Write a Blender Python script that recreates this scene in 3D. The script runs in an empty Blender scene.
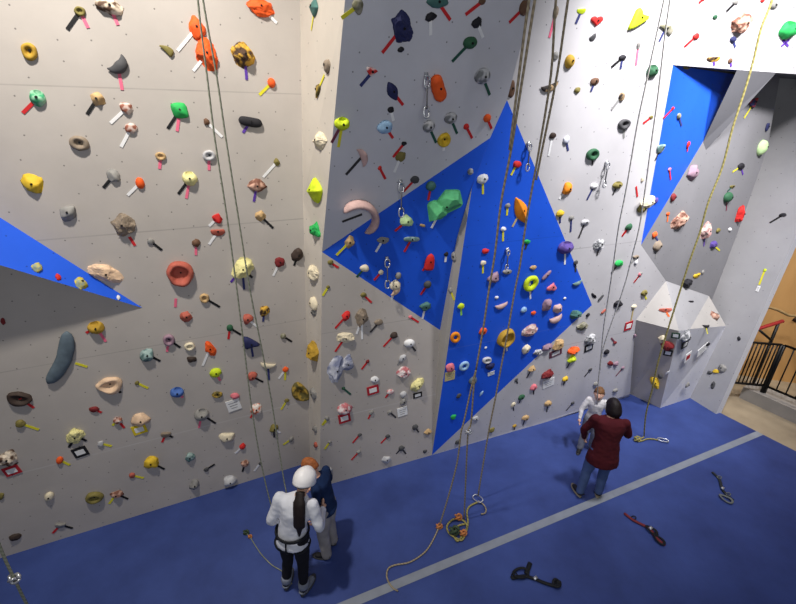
import bpy, bmesh, math, random
from mathutils import Vector, Matrix, noise
from mathutils.bvhtree import BVHTree

SC = bpy.context.scene
COLN = SC.collection

# ------------------------------------------------------------------ tables (metres)
FACETS = [
('wall_left', 'grey', [(-7.241, 1.852, -0.1), (-1.298, 4.486, -0.1), (-1.298, 4.484, 0.0), (-1.053, 4.52, 3.785), (-0.915, 4.546, 5.613), (-0.843, 4.559, 6.644), (-7.193, 1.745, 6.644)], [(-1.298, 4.484, 0.0), (0.91425, 0.40514, 0), (0.00707, -0.01596, 0.99985), (0.40508, -0.91411, -0.01745)]),
('wall_pillar_side', 'pale', [(-1.298, 4.484, -0.1), (-1.07, 4.035, -0.1), (-1.298, 4.484, 0.0), (-1.07, 4.035, 0.0), (-1.053, 4.52, 3.785), (-0.811, 4.132, 3.302), (-0.915, 4.546, 5.613), (-0.376, 3.457, 5.346), (-0.843, 4.559, 6.644), (-0.231, 3.235, 6.022)], [(-1.053, 4.52, 3.785), (0.53275, -0.84628, 0.0), (0.00344, 0.00217, 0.99999), (-0.84627, -0.53274, 0.00407)]),
('wall_lower_centre', 'grey', [(-1.07, 4.035, -0.1), (0.512, 4.622, -0.1), (0.512, 4.622, 0.0), (0.547, 4.642, 2.103), (-0.811, 4.132, 3.302), (-1.07, 4.035, 0.0)], [(-1.07, 4.035, 0.0), (0.93606, 0.35184, 0), (-0.0, 0.0, 1.0), (0.35184, -0.93606, 0.0)]),
('wall_blue_triangle', 'blue', [(-0.811, 4.132, 3.302), (0.547, 4.642, 2.103), (0.668, 4.449, 3.373), (0.784, 4.376, 3.943), (0.92, 4.322, 4.424)], [(-0.811, 4.132, 3.302), (0.9761, 0.2173, -0.0), (0.03634, -0.16322, 0.98592), (0.21424, -0.96236, -0.16721)]),
('wall_strip', 'strip', [(0.784, 4.376, 3.943), (0.668, 4.449, 3.373), (0.547, 4.642, 2.103), (0.512, 4.622, 0.0), (0.782, 4.362, 3.944)], [(0.668, 4.449, 3.373), (0.83458, -0.55088, 0.0), (-0.00959, -0.01453, 0.99985), (-0.5508, -0.83446, -0.01741)]),
('wall_overhang', 'greyblue', [(-0.811, 4.132, 3.302), (0.92, 4.322, 4.424), (1.03, 4.227, 4.758), (1.098, 3.961, 5.469), (1.171, 3.676, 6.229), (-0.231, 3.235, 6.022), (-0.376, 3.457, 5.346)], [(-0.811, 4.132, 3.302), (0.93606, 0.35184, 0), (0.12609, -0.33545, 0.93358), (0.32847, -0.87389, -0.35837)]),
('wall_overhang_return', 'pale', [(0.92, 4.322, 4.424), (0.493, 5.458, 4.89), (1.03, 4.227, 4.758), (0.603, 5.363, 5.224), (1.098, 3.961, 5.469), (0.671, 5.097, 5.935), (1.171, 3.676, 6.229), (0.744, 4.812, 6.695)], [(1.03, 4.227, 4.758), (0.33873, -0.94088, 0.0), (-0.03421, -0.01232, 0.99934), (-0.94026, -0.33851, -0.03636)]),
('wall_blue_kite', 'blue', [(0.512, 4.622, 0.0), (2.8, 5.286, 2.176), (1.071, 4.394, 4.768), (0.931, 4.373, 4.423), (0.782, 4.362, 3.944)], [(-1.07, 4.035, 0.0), (0.93606, 0.35184, 0), (0.03067, -0.08158, 0.99619), (0.3505, -0.9325, -0.08716)]),
('wall_right', 'white', [(0.512, 4.622, -0.1), (4.301, 6.137, -0.1), (4.214, 6.012, 0.091), (3.756, 5.686, 1.742), (4.109, 5.76, 2.37), (3.381, 5.425, 3.027), (3.04, 5.097, 5.157), (4.806, 5.761, 5.156), (9.2, 7.413, 5.158), (6.288, 6.111, 7.375), (0.934, 4.184, 6.468), (0.939, 4.271, 5.545), (0.96, 4.35, 4.792), (1.071, 4.394, 4.768), (2.8, 5.286, 2.176), (0.512, 4.622, 0.0)], [(-1.07, 4.035, 0.0), (0.93606, 0.35184, 0), (0.03067, -0.08158, 0.99619), (0.3505, -0.9325, -0.08716)]),
('wall_recess_blue', 'blue', [(3.381, 5.425, 3.027), (4.138, 5.835, 4.372), (4.635, 6.101, 5.159), (3.04, 5.097, 5.157)], [(3.04, 5.097, 5.157), (0.84553, 0.53392, -0.0), (0.02372, -0.03756, 0.99901), (0.5334, -0.8447, -0.04443)]),
('wall_recess', 'recess_shaded', [(3.381, 5.425, 3.027), (4.338, 5.961, 5.324), (5.356, 6.46, 5.393), (5.426, 6.488, 5.201), (5.682, 6.583, 4.213), (5.582, 6.492, 2.822), (5.458, 6.4, 1.782), (5.335, 6.343, 1.88), (4.109, 5.76, 2.37)], [(3.381, 5.425, 3.027), (0.89884, 0.43828, -0.0), (-0.01195, 0.0245, 0.99963), (0.43811, -0.89851, 0.02726)]),
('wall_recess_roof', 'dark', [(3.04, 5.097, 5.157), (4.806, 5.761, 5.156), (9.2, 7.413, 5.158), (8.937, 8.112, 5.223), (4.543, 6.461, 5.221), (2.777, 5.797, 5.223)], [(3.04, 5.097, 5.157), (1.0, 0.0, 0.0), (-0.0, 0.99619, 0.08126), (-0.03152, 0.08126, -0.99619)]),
('wall_recess_shade', 'dark', [(4.042, 5.474, 5.154), (4.733, 5.734, 5.152), (4.235, 5.878, 4.244), (4.128, 5.829, 4.348)], [(4.042, 5.474, 5.154), (0.9363, 0.35121, -0.0), (0.12718, -0.33906, 0.93213), (0.32737, -0.87275, -0.36213)]),  # down-facing facet added to stand for the dark shadow under the lip
('wall_recess_return', 'pale', [(5.356, 6.46, 5.393), (4.918, 7.358, 5.366), (5.426, 6.488, 5.201), (4.988, 7.386, 5.174), (5.682, 6.583, 4.213), (5.244, 7.481, 4.186), (5.582, 6.492, 2.822), (5.144, 7.39, 2.795), (5.458, 6.4, 1.782), (5.02, 7.298, 1.754)], [(5.682, 6.583, 4.213), (0.43601, -0.89994, 0.0), (0.08301, 0.04022, 0.99574), (-0.89611, -0.43415, 0.09224)]),
('wall_volume_top_left', 'whitepanel', [(4.109, 5.76, 2.37), (3.756, 5.686, 1.742), (4.274, 5.413, 1.688)], [(4.109, 5.76, 2.37), (0.89933, -0.43726, 0.0), (0.1448, 0.29782, 0.94357), (-0.41259, -0.84859, 0.33116)]),
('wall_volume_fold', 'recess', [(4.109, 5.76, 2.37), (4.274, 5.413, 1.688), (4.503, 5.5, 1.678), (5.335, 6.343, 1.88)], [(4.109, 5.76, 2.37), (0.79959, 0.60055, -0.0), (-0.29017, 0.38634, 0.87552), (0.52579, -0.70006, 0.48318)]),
('wall_volume_top_right', 'whitepanel', [(5.335, 6.343, 1.88), (4.503, 5.5, 1.678), (5.614, 6.125, 1.415)], [(5.335, 6.343, 1.88), (0.78697, 0.61699, -0.0), (-0.36604, 0.46688, 0.80501), (0.49668, -0.63352, 0.59327)]),
('wall_volume_left', 'grey', [(3.756, 5.686, 1.742), (4.301, 6.137, 0.0), (4.613, 5.73, 0.0), (4.274, 5.413, 1.688)], [(3.756, 5.686, 1.742), (0.87341, -0.48699, 0.0), (-0.12336, -0.22125, 0.96738), (-0.47111, -0.84492, -0.25332)]),
('wall_volume_right', 'greyblue', [(4.274, 5.413, 1.688), (4.613, 5.73, 0.0), (5.333, 6.016, 0.0), (5.614, 6.125, 1.415), (4.503, 5.5, 1.678)], [(4.503, 5.5, 1.678), (0.87453, 0.48497, -0.0), (0.01398, -0.02521, 0.99958), (0.48476, -0.87417, -0.02882)]),
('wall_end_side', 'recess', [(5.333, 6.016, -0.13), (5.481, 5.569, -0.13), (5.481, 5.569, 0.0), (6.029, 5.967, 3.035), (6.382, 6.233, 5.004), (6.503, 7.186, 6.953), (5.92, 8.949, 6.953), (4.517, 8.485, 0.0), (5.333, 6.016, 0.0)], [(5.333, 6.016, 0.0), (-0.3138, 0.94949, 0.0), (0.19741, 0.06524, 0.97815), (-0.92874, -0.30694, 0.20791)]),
('wall_end_edge', 'greyblue', [(5.481, 5.569, -0.13), (5.602, 5.608, -0.157), (5.481, 5.569, 0.0), (5.602, 5.608, -0.027), (6.029, 5.967, 3.035), (6.15, 6.006, 3.008), (6.382, 6.233, 5.004), (6.502, 6.273, 4.977), (6.503, 7.186, 6.953), (6.624, 7.226, 6.926)], [(5.481, 5.569, 0.0), (0.94507, 0.32687, -0.0), (-0.02118, 0.06123, 0.9979), (0.32618, -0.94308, 0.06479)]),
]
FRAMES = [
[(-1.298, 4.484, 0.0), (0.91425, 0.40514, 0), (0.00707, -0.01596, 0.99985), (0.40508, -0.91411, -0.01745)],
[(-1.053, 4.52, 3.785), (0.53275, -0.84628, 0.0), (0.00344, 0.00217, 0.99999), (-0.84627, -0.53274, 0.00407)],
[(-1.07, 4.035, 0.0), (0.93606, 0.35184, 0), (-0.0, 0.0, 1.0), (0.35184, -0.93606, 0.0)],
[(-0.811, 4.132, 3.302), (0.9761, 0.2173, -0.0), (0.03634, -0.16322, 0.98592), (0.21424, -0.96236, -0.16721)],
[(0.668, 4.449, 3.373), (0.83458, -0.55088, 0.0), (-0.00959, -0.01453, 0.99985), (-0.5508, -0.83446, -0.01741)],
[(-0.811, 4.132, 3.302), (0.93606, 0.35184, 0), (0.12609, -0.33545, 0.93358), (0.32847, -0.87389, -0.35837)],
[(1.03, 4.227, 4.758), (0.33873, -0.94088, 0.0), (-0.03421, -0.01232, 0.99934), (-0.94026, -0.33851, -0.03636)],
[(-1.07, 4.035, 0.0), (0.93606, 0.35184, 0), (0.03067, -0.08158, 0.99619), (0.3505, -0.9325, -0.08716)],
[(-1.07, 4.035, 0.0), (0.93606, 0.35184, 0), (0.03067, -0.08158, 0.99619), (0.3505, -0.9325, -0.08716)],
[(3.04, 5.097, 5.157), (0.84553, 0.53392, -0.0), (0.02372, -0.03756, 0.99901), (0.5334, -0.8447, -0.04443)],
[(3.381, 5.425, 3.027), (0.89884, 0.43828, -0.0), (-0.01195, 0.0245, 0.99963), (0.43811, -0.89851, 0.02726)],
[(3.04, 5.097, 5.157), (1.0, 0.0, 0.0), (-0.0, 0.99619, 0.08126), (-0.03152, 0.08126, -0.99619)],
[(4.042, 5.474, 5.154), (0.9363, 0.35121, -0.0), (0.12718, -0.33906, 0.93213), (0.32737, -0.87275, -0.36213)],
[(5.682, 6.583, 4.213), (0.43601, -0.89994, 0.0), (0.08301, 0.04022, 0.99574), (-0.89611, -0.43415, 0.09224)],
[(4.109, 5.76, 2.37), (0.89933, -0.43726, 0.0), (0.1448, 0.29782, 0.94357), (-0.41259, -0.84859, 0.33116)],
[(4.109, 5.76, 2.37), (0.79959, 0.60055, -0.0), (-0.29017, 0.38634, 0.87552), (0.52579, -0.70006, 0.48318)],
[(5.335, 6.343, 1.88), (0.78697, 0.61699, -0.0), (-0.36604, 0.46688, 0.80501), (0.49668, -0.63352, 0.59327)],
[(3.756, 5.686, 1.742), (0.87341, -0.48699, 0.0), (-0.12336, -0.22125, 0.96738), (-0.47111, -0.84492, -0.25332)],
[(4.503, 5.5, 1.678), (0.87453, 0.48497, -0.0), (0.01398, -0.02521, 0.99958), (0.48476, -0.87417, -0.02882)],
[(5.333, 6.016, 0.0), (-0.3138, 0.94949, 0.0), (0.19741, 0.06524, 0.97815), (-0.92874, -0.30694, 0.20791)],
[(5.481, 5.569, 0.0), (0.94507, 0.32687, -0.0), (-0.02118, 0.06123, 0.9979), (0.32618, -0.94308, 0.06479)],
[(-2.671, 3.823, 2.785), (0.35301, 0.93562, -0.0), (-0.46953, 0.17715, 0.86496), (0.80927, -0.30534, 0.50184)],
[(-1.053, 4.52, 3.785), (0.53275, -0.84628, 0.0), (0.00344, 0.00217, 0.99999), (-0.84627, -0.53274, 0.00407)],
[(-1.053, 4.52, 3.785), (0.45775, -0.88908, 0.0), (0.06533, 0.03364, 0.9973), (-0.88668, -0.45652, 0.07349)],
[(-1.298, 4.484, 0.0), (0.45236, -0.89183, 0.0), (0.07392, 0.03749, 0.99656), (-0.88877, -0.45081, 0.08288)],
[(-1.298, 4.484, 0.0), (0.58018, -0.81449, 0.0), (0.04727, 0.03367, 0.99831), (-0.81311, -0.57921, 0.05804)],
]
# frame, along, up, half width, half height, depth, turn, shape, colour, tapes, label, face
HOLDS = [
(0, -1.388, 5.364, 0.039, 0.034, 0.02, 5.2, 'cup', 'olive', [('k', -1.388, 5.364, -1.506, 5.234), ('p', -1.388, 5.364, -1.361, 5.256)], 'olive pocket hold with black and pink tapes', 'wall_left'),
(0, -1.173, 5.416, 0.081, 0.057, 0.043, 5.4, 'rock', 'brown_cream', [('p', -1.173, 5.416, -1.148, 5.293)], 'brown and cream striped rock hold with pink tape on the left grey wall', 'wall_left'),
(0, -1.794, 5.066, 0.049, 0.066, 0.029, -20.4, 'cup', 'mustard', [], 'mustard yellow ring-like hold on the left grey wall', 'wall_left'),
(0, -1.218, 5.01, 0.098, 0.069, 0.042, 40.7, 'crescent', 'darkgrey', [('p', -1.218, 5.01, -1.23, 4.817)], 'dark grey crescent hold with pink tape on the left grey wall', 'wall_left'),
(0, -0.827, 5.135, 0.055, 0.04, 0.024, -35.4, 'horn', 'olive', [], 'olive horn hold on the left grey wall', 'wall_left'),
(0, -1.838, 4.738, 0.053, 0.064, 0.045, -16.6, 'jug', 'green_white', [('r', -1.838, 4.738, -1.968, 4.626)], 'green and white striped jug with red tape on the left grey wall', 'wall_left'),
(0, -1.432, 4.74, 0.048, 0.057, 0.036, 1.5, 'rock', 'tan', [('k', -1.432, 4.74, -1.533, 4.622)], 'tan rocky hold with black tape below and left of the dark grey crescent hold', 'wall_left'),
(0, -1.231, 4.676, 0.048, 0.048, 0.033, 1.0, 'blob', 'brown_white', [('w', -1.231, 4.676, -1.38, 4.554)], 'brown and white hold with white tape above and right of the taupe oval pocket hold', 'wall_left'),
(0, -1.237, 4.51, 0.052, 0.043, 0.03, 0.1, 'blob', 'brown_white', [('w', -1.237, 4.51, -1.347, 4.358)], 'brown and white hold with white tape right of the taupe oval pocket hold', 'wall_left'),
(0, -0.815, 4.663, 0.082, 0.076, 0.046, -38.6, 'leaf', 'green', [('k', -0.815, 4.663, -0.943, 4.51), ('p', -0.815, 4.663, -0.87, 4.488)], 'bright green leaf-shaped hold with black and pink tapes on the left grey wall', 'wall_left'),
(0, -1.648, 4.393, 0.072, 0.061, 0.037, -15.0, 'cup', 'taupe', [], 'taupe oval pocket hold on the left grey wall', 'wall_left'),
(0, -0.555, 5.32, 0.058, 0.078, 0.044, 4.6, 'rock', 'orange', [('w', -0.555, 5.32, -0.739, 5.138)], 'upper orange rock hold beside the left rope with white tape', 'wall_left'),
(0, -0.509, 5.125, 0.112, 0.083, 0.062, -67.8, 'rock', 'orange', [('w', -0.509, 5.125, -0.642, 4.989)], 'lower long orange rock hold behind the left rope with white tape', 'wall_left'),
(0, 0.007, 5.521, 0.115, 0.06, 0.045, 5.4, 'rock', 'orange', [('w', 0.007, 5.521, 0.142, 5.414)], 'wide orange rock hold at top of left wall with white tape', 'wall_left'),
(0, -0.182, 5.13, 0.094, 0.086, 0.065, -21.2, 'rock', 'brown_yellow', [('v', -0.182, 5.13, -0.192, 4.936)], 'brown and yellow knobbly hold with purple tape on the left grey wall', 'wall_left'),
(0, 0.034, 4.918, 0.037, 0.044, 0.034, 2.2, 'ball', 'orange', [('y', 0.034, 4.918, -0.093, 4.811)], 'orange ball hold with yellow tape below and right of the brown and yellow knobbly hold', 'wall_left'),
(0, -0.209, 4.572, 0.114, 0.049, 0.044, -9.4, 'sausage', 'black', [('v', -0.209, 4.572, -0.292, 4.474)], 'black sausage-shaped hold with purple tape on the left grey wall', 'wall_left'),
(0, -0.605, 4.569, 0.028, 0.03, 0.02, 0.4, 'blob', 'brown', [('w', -0.605, 4.569, -0.487, 4.436)], 'brown hold with white tape below and right of the bright green leaf-shaped hold', 'wall_left'),
(23, 0.523, 1.671, 0.098, 0.065, 0.039, -11.8, 'leaf', 'teal', [('y', 0.523, 1.671, 0.409, 1.53)], 'teal leaf hold with yellow tape above and right of the brown and yellow knobbly hold', 'wall_pillar_side'),
(23, 0.879, 1.198, 0.06, 0.055, 0.038, -6.5, 'blob', 'taupe', [], 'taupe hold above the lime jug with red and yellow tapes', 'wall_pillar_side'),
(23, 0.595, 1.039, 0.04, 0.093, 0.024, -58.3, 'horn', 'mustard_olive', [('y', 0.595, 1.039, 0.783, 1.14)], 'mustard and olive horn hold with yellow tape above and right of the black sausage-shaped hold', 'wall_pillar_side'),
(22, 0.62, 0.622, 0.129, 0.062, 0.047, 1.1, 'rock', 'cream', [], 'cream rocky hold below and left of the lime jug with red and yellow tapes', 'wall_pillar_side'),
(5, 0.265, 2.163, 0.039, 0.049, 0.027, 4.7, 'blob', 'olive_grey', [('y', 0.265, 2.163, 0.146, 2.082)], 'olive grey hold with yellow tape above and left of the big navy rock hold', 'wall_overhang'),
(5, 0.886, 2.24, 0.088, 0.036, 0.025, 4.8, 'blob', 'teal', [('r', 0.886, 2.24, 1.018, 2.134)], 'dark teal rounded hold at top edge with red tape', 'wall_overhang'),
(5, 1.262, 2.271, 0.031, 0.021, 0.014, 4.8, 'blob', 'brown', [('r', 1.262, 2.271, 1.141, 2.179)], 'brown hold with red tape above the highlight-mottled grey ball hold', 'wall_overhang'),
(5, 0.844, 2.142, 0.044, 0.026, 0.019, 4.3, 'rock', 'black', [('w', 0.844, 2.142, 0.87, 2.023)], 'black rocky hold with white tape above and right of the big navy rock hold', 'wall_overhang'),
(5, 1.261, 2.133, 0.044, 0.031, 0.023, 4.1, 'rock', 'black', [('w', 1.261, 2.133, 1.345, 2.036)], 'black rocky hold with white tape above the highlight-mottled grey ball hold', 'wall_overhang'),
(5, 1.235, 1.994, 0.065, 0.045, 0.041, 3.4, 'ball', 'darkgreen', [('g', 1.235, 1.994, 1.103, 1.849)], 'dark green ball hold with dark green tape above the highlight-mottled grey ball hold', 'wall_overhang'),
(5, 0.619, 2.052, 0.101, 0.071, 0.053, -55.7, 'rock', 'navy', [('r', 0.619, 2.052, 0.479, 1.88)], 'big navy rock hold with red tape on the grey overhang', 'wall_overhang'),
(5, 0.632, 1.911, 0.027, 0.02, 0.014, 3.2, 'blob', 'black', [], 'small black hold below the big navy rock hold', 'wall_overhang'),
(5, 0.408, 1.74, 0.029, 0.06, 0.017, 71.7, 'horn', 'red_white', [('n', 0.408, 1.74, 0.317, 1.635)], 'red and white horn hold with navy tape above and left of the navy leaf-shaped hold', 'wall_overhang'),
(5, 0.6, 1.603, 0.085, 0.048, 0.029, -56.1, 'leaf', 'navy', [('r', 0.6, 1.603, 0.711, 1.496)], 'navy leaf-shaped hold with red tape on the grey overhang', 'wall_overhang'),
(5, 1.012, 1.645, 0.122, 0.067, 0.06, -58.5, 'sausage', 'orange', [], 'orange-red sausage hold beside a hanging quickdraw', 'wall_overhang'),
(5, 1.426, 1.753, 0.077, 0.065, 0.058, 2.2, 'ball', 'grey_white_highlight', [('g', 1.426, 1.753, 1.553, 1.599)], 'highlight-mottled grey ball hold with dark green tape on the grey overhang', 'wall_overhang'),
(5, 0.602, 1.454, 0.03, 0.024, 0.017, 0.9, 'blob', 'black', [('w', 0.602, 1.454, 0.639, 1.363)], 'small black hold with white tape below the navy leaf-shaped hold', 'wall_overhang'),
(5, 0.569, 1.308, 0.071, 0.056, 0.039, 0.1, 'blob', 'lightblue', [('r', 0.569, 1.308, 0.654, 1.208)], 'pale blue hold with red tape below the navy leaf-shaped hold', 'wall_overhang'),
(5, 0.176, 1.336, 0.067, 0.054, 0.046, 0.2, 'jug', 'lime', [('m', 0.176, 1.336, 0.085, 1.172), ('y', 0.176, 1.336, 0.148, 1.133)], 'lime jug with red and yellow tapes on the grey overhang', 'wall_overhang'),
(5, 0.99, 1.317, 0.061, 0.055, 0.049, 0.1, 'ball', 'grey_white_highlight', [('g', 0.99, 1.317, 1.1, 1.161)], 'highlight-mottled grey ball hold with dark green tape above the pale green knobbly hold', 'wall_overhang'),
(5, 1.198, 1.392, 0.067, 0.052, 0.047, 0.5, 'ball', 'grey_white_highlight', [('g', 1.198, 1.392, 1.304, 1.247)], 'highlight-mottled grey ball hold with dark green tape above the yellow round pocket hold', 'wall_overhang'),
(5, 1.175, 1.191, 0.068, 0.067, 0.04, -0.5, 'cup', 'yellow', [('w', 1.175, 1.191, 1.199, 1.081)], 'yellow round pocket hold with white tape on the grey overhang', 'wall_overhang'),
(5, 1.386, 1.313, 0.031, 0.026, 0.018, 0.1, 'blob', 'red', [('r', 1.386, 1.313, 1.482, 1.202)], 'small red hold with red tape above and right of the yellow round pocket hold', 'wall_overhang'),
(5, 1.59, 1.394, 0.041, 0.039, 0.035, 0.5, 'ball', 'orange', [('r', 1.59, 1.394, 1.673, 1.294)], 'orange ball hold with red tape below the highlight-mottled grey ball hold', 'wall_overhang'),
(5, 0.77, 1.158, 0.026, 0.02, 0.014, -0.7, 'blob', 'black', [('r', 0.77, 1.158, 0.676, 1.029)], 'small black hold with red tape left of the yellow round pocket hold', 'wall_overhang'),
(8, 2.155, 4.881, 0.045, 0.08, 0.032, 1.7, 'blob', 'brown', [], 'brown hold above the upper tip of the blue kite', 'wall_right'),
(5, 1.661, 2.265, 0.046, 0.051, 0.032, 4.6, 'blob', 'brown', [('r', 1.661, 2.265, 1.557, 2.156)], 'brown hold with red tape above and right of the highlight-mottled grey ball hold', 'wall_overhang'),
(8, 2.524, 5.519, 0.029, 0.053, 0.02, 4.4, 'blob', 'taupe', [('p', 2.524, 5.519, 2.501, 5.323)], 'taupe hold with pink tape left of the red heart-shaped hold', 'wall_right'),
(8, 2.815, 5.557, 0.049, 0.023, 0.019, 4.5, 'edge', 'lime', [('n', 2.815, 5.557, 2.778, 5.451)], 'lime ledge hold with navy tape above and left of the red heart-shaped hold', 'wall_right'),
(8, 3.022, 5.488, 0.074, 0.043, 0.019, 4.1, 'heart', 'red', [], 'red heart-shaped hold on the right wall', 'wall_right'),
(8, 3.016, 5.36, 0.04, 0.028, 0.023, 31.5, 'edge', 'darkgrey', [], 'dark grey ledge hold below the red heart-shaped hold', 'wall_right'),
(8, 3.549, 5.546, 0.119, 0.092, 0.037, 4.2, 'tri', 'lime', [], 'big lime triangular hold on the right wall', 'wall_right'),
(8, 3.949, 5.489, 0.105, 0.047, 0.028, -13.4, 'horn', 'olive_grey', [('n', 3.949, 5.489, 3.913, 5.377)], 'olive grey horn hold with navy tape right of the big lime triangular hold', 'wall_right'),
(8, 3.639, 5.328, 0.025, 0.037, 0.018, 3.3, 'blob', 'grey', [('p', 3.639, 5.328, 3.679, 5.15)], 'small grey hold with pink tape below the big lime triangular hold', 'wall_right'),
(8, 2.61, 5.181, 0.034, 0.035, 0.024, 2.9, 'blob', 'grey', [], 'grey hold left of the mustard ball hold on the bright wall', 'wall_right'),
(8, 2.79, 5.141, 0.057, 0.061, 0.051, 2.7, 'ball', 'mustard', [], 'mustard ball hold on the bright wall', 'wall_right'),
(8, 3.465, 5.207, 0.05, 0.025, 0.017, 2.8, 'blob', 'black', [('k', 3.465, 5.207, 3.348, 5.117), ('n', 3.465, 5.207, 3.477, 5.106)], 'black hold with black and navy tapes below and left of the big lime triangular hold', 'wall_right'),
(8, 3.93, 5.106, 0.078, 0.061, 0.052, 2.4, 'jug', 'darkgreen', [('e', 3.93, 5.106, 3.88, 4.98)], 'dark green jug hold with grey tape below the big lime triangular hold', 'wall_right'),
(8, 2.602, 4.923, 0.115, 0.051, 0.031, 17.4, 'crescent', 'black_tan', [], 'black and tan handle-shaped hold on the right wall', 'wall_right'),
(8, 3.17, 4.98, 0.061, 0.032, 0.022, 1.9, 'blob', 'brown', [('n', 3.17, 4.98, 3.149, 4.886)], 'brown hold with navy tape right of the black and tan handle-shaped hold', 'wall_right'),
(8, 2.965, 4.893, 0.038, 0.03, 0.021, 1.6, 'blob', 'olive', [], 'small olive hold right of the black and tan handle-shaped hold', 'wall_right'),
(8, 3.589, 4.85, 0.04, 0.039, 0.027, 37.0, 'blob', 'black_tan', [('e', 3.589, 4.85, 3.495, 4.717)], 'black and tan hold with grey tape right of the black and tan handle-shaped hold', 'wall_right'),
(8, 3.731, 4.574, 0.087, 0.055, 0.033, 0.2, 'cup', 'darkgrey', [('e', 3.731, 4.574, 3.792, 4.427)], 'dark grey pocket hold with grey tape on the right wall', 'wall_right'),
(8, 4.124, 4.65, 0.033, 0.017, 0.012, 0.5, 'blob', 'olive', [('r', 4.124, 4.65, 4.025, 4.583)], 'small olive hold with red tape above and right of the dark green round pocket hold', 'wall_right'),
(8, 2.763, 4.459, 0.038, 0.035, 0.024, -0.3, 'blob', 'darkbrown', [('w', 2.763, 4.459, 2.764, 4.254)], 'small dark brown hold with white tape below the black and tan handle-shaped hold', 'wall_right'),
(8, 2.959, 4.413, 0.041, 0.042, 0.029, -0.5, 'blob', 'white_navy_highlight', [('n', 2.959, 4.413, 3.019, 4.302)], 'white and navy hold with navy tape above the amber orange rounded hold with white tape', 'wall_right'),
(8, 4.359, 5.776, 0.03, 0.017, 0.012, 4.9, 'blob', 'red', [('r', 4.359, 5.776, 4.317, 5.738)], 'second from left of the small red holds with red tape, right wall', 'wall_right'),
(8, 4.867, 5.792, 0.044, 0.021, 0.015, 4.8, 'blob', 'grey', [('k', 4.867, 5.792, 4.77, 5.703)], 'small grey hold with black tape above the round tan and brown rock hold', 'wall_right'),
(8, 5.283, 5.841, 0.033, 0.015, 0.01, 4.8, 'blob', 'red', [], 'small red hold above and right of the round tan and brown rock hold', 'wall_right'),
(8, 5.496, 5.814, 0.07, 0.034, 0.024, 4.7, 'blob', 'grey', [], 'grey hold above and left of the big bright green jug at right edge', 'wall_right'),
(8, 4.629, 5.641, 0.034, 0.02, 0.014, 4.3, 'blob', 'darkgreen', [], 'small dark green hold left of the round tan and brown rock hold', 'wall_right'),
(8, 5.067, 5.606, 0.136, 0.087, 0.065, 4.0, 'rock', 'tan_pink', [], 'round tan and brown rock hold on the right wall', 'wall_right'),
(8, 5.031, 5.46, 0.05, 0.031, 0.022, 3.5, 'blob', 'navy', [('n', 5.031, 5.46, 5.116, 5.391)], 'small navy hold with navy tape left of the big bright green jug at right edge', 'wall_right'),
(8, 4.428, 5.453, 0.046, 0.03, 0.021, 3.6, 'blob', 'red', [('r', 4.428, 5.453, 4.305, 5.351)], 'small red hold with red tape left of the round tan and brown rock hold', 'wall_right'),
(8, 4.82, 5.267, 0.103, 0.028, 0.022, 2.8, 'edge', 'brown_yellow', [('v', 4.82, 5.267, 4.874, 5.198)], 'brown and yellow ledge hold with purple tape on the right wall', 'wall_right'),
(8, 5.111, 5.259, 0.034, 0.026, 0.019, 2.7, 'blob', 'brown', [('v', 5.111, 5.259, 5.17, 5.202)], 'small brown hold with purple tape below the round tan and brown rock hold', 'wall_right'),
(8, 5.919, 5.611, 0.148, 0.093, 0.079, 3.8, 'jug', 'green', [('v', 5.918, 5.447, 6.02, 5.521), ('v', 5.897, 5.513, 6.05, 5.455)], 'big bright green jug at right edge with purple tape', 'wall_right'),
(9, 0.31, 0.001, 0.084, 0.02, 0.016, 3.8, 'edge', 'olive', [], 'olive ledge hold left of the green rock hold under the recess lip', 'wall_recess_blue'),
(10, 1.59, 2.167, 0.183, 0.046, 0.034, 2.8, 'rock', 'green', [], 'green rock hold under the recess lip', 'wall_recess'),
(9, 0.447, -0.505, 0.043, 0.034, 0.024, 0.9, 'blob', 'olive_grey', [('n', 0.447, -0.505, 0.593, -0.615)], 'small olive grey hold with navy tape above the mauve rock hold in the right recess', 'wall_recess_blue'),
(9, 0.259, -0.425, 0.031, 0.016, 0.011, 1.4, 'blob', 'red', [('r', 0.259, -0.425, 0.107, -0.534)], 'small red hold with red tape above and right of the dark green round pocket hold', 'wall_recess_blue'),
(10, 1.813, 1.817, 0.059, 0.116, 0.036, 102.8, 'horn', 'navy_red', [('y', 1.813, 1.817, 1.683, 1.622)], 'navy and red horn hold with yellow tape below the round tan and brown rock hold', 'wall_recess'),
(10, 2.367, 1.509, 0.04, 0.058, 0.028, 0.1, 'blob', 'navy', [], 'small navy hold above the pale green ball hold on the recess edge', 'wall_recess'),
(9, 0.234, -0.859, 0.073, 0.061, 0.049, -1.2, 'edge', 'teal_stripe', [('k', 0.234, -0.859, 0.199, -1.0)], 'grey teal ledge hold with black tape right of the dark green round pocket hold', 'wall_recess_blue'),
(9, 0.905, -0.836, 0.031, 0.042, 0.022, -1.0, 'blob', 'red', [('r', 0.905, -0.836, 0.943, -0.924)], 'small red hold with red tape above the mauve rock hold in the right recess', 'wall_recess_blue'),
(9, 0.614, -1.132, 0.033, 0.022, 0.015, -2.7, 'blob', 'pink', [('r', 0.614, -1.132, 0.729, -1.27)], 'small pink hold with red tape left of the mauve rock hold in the right recess', 'wall_recess_blue'),
(10, 0.766, 0.924, 0.09, 0.089, 0.067, -2.4, 'rock', 'mauve', [], 'mauve rock hold in the right recess', 'wall_recess'),
(10, 0.465, 0.616, 0.053, 0.058, 0.037, -3.8, 'blob', 'darkred', [], 'dark red hold above the large tan ribbed rock hold', 'wall_recess'),
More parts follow.
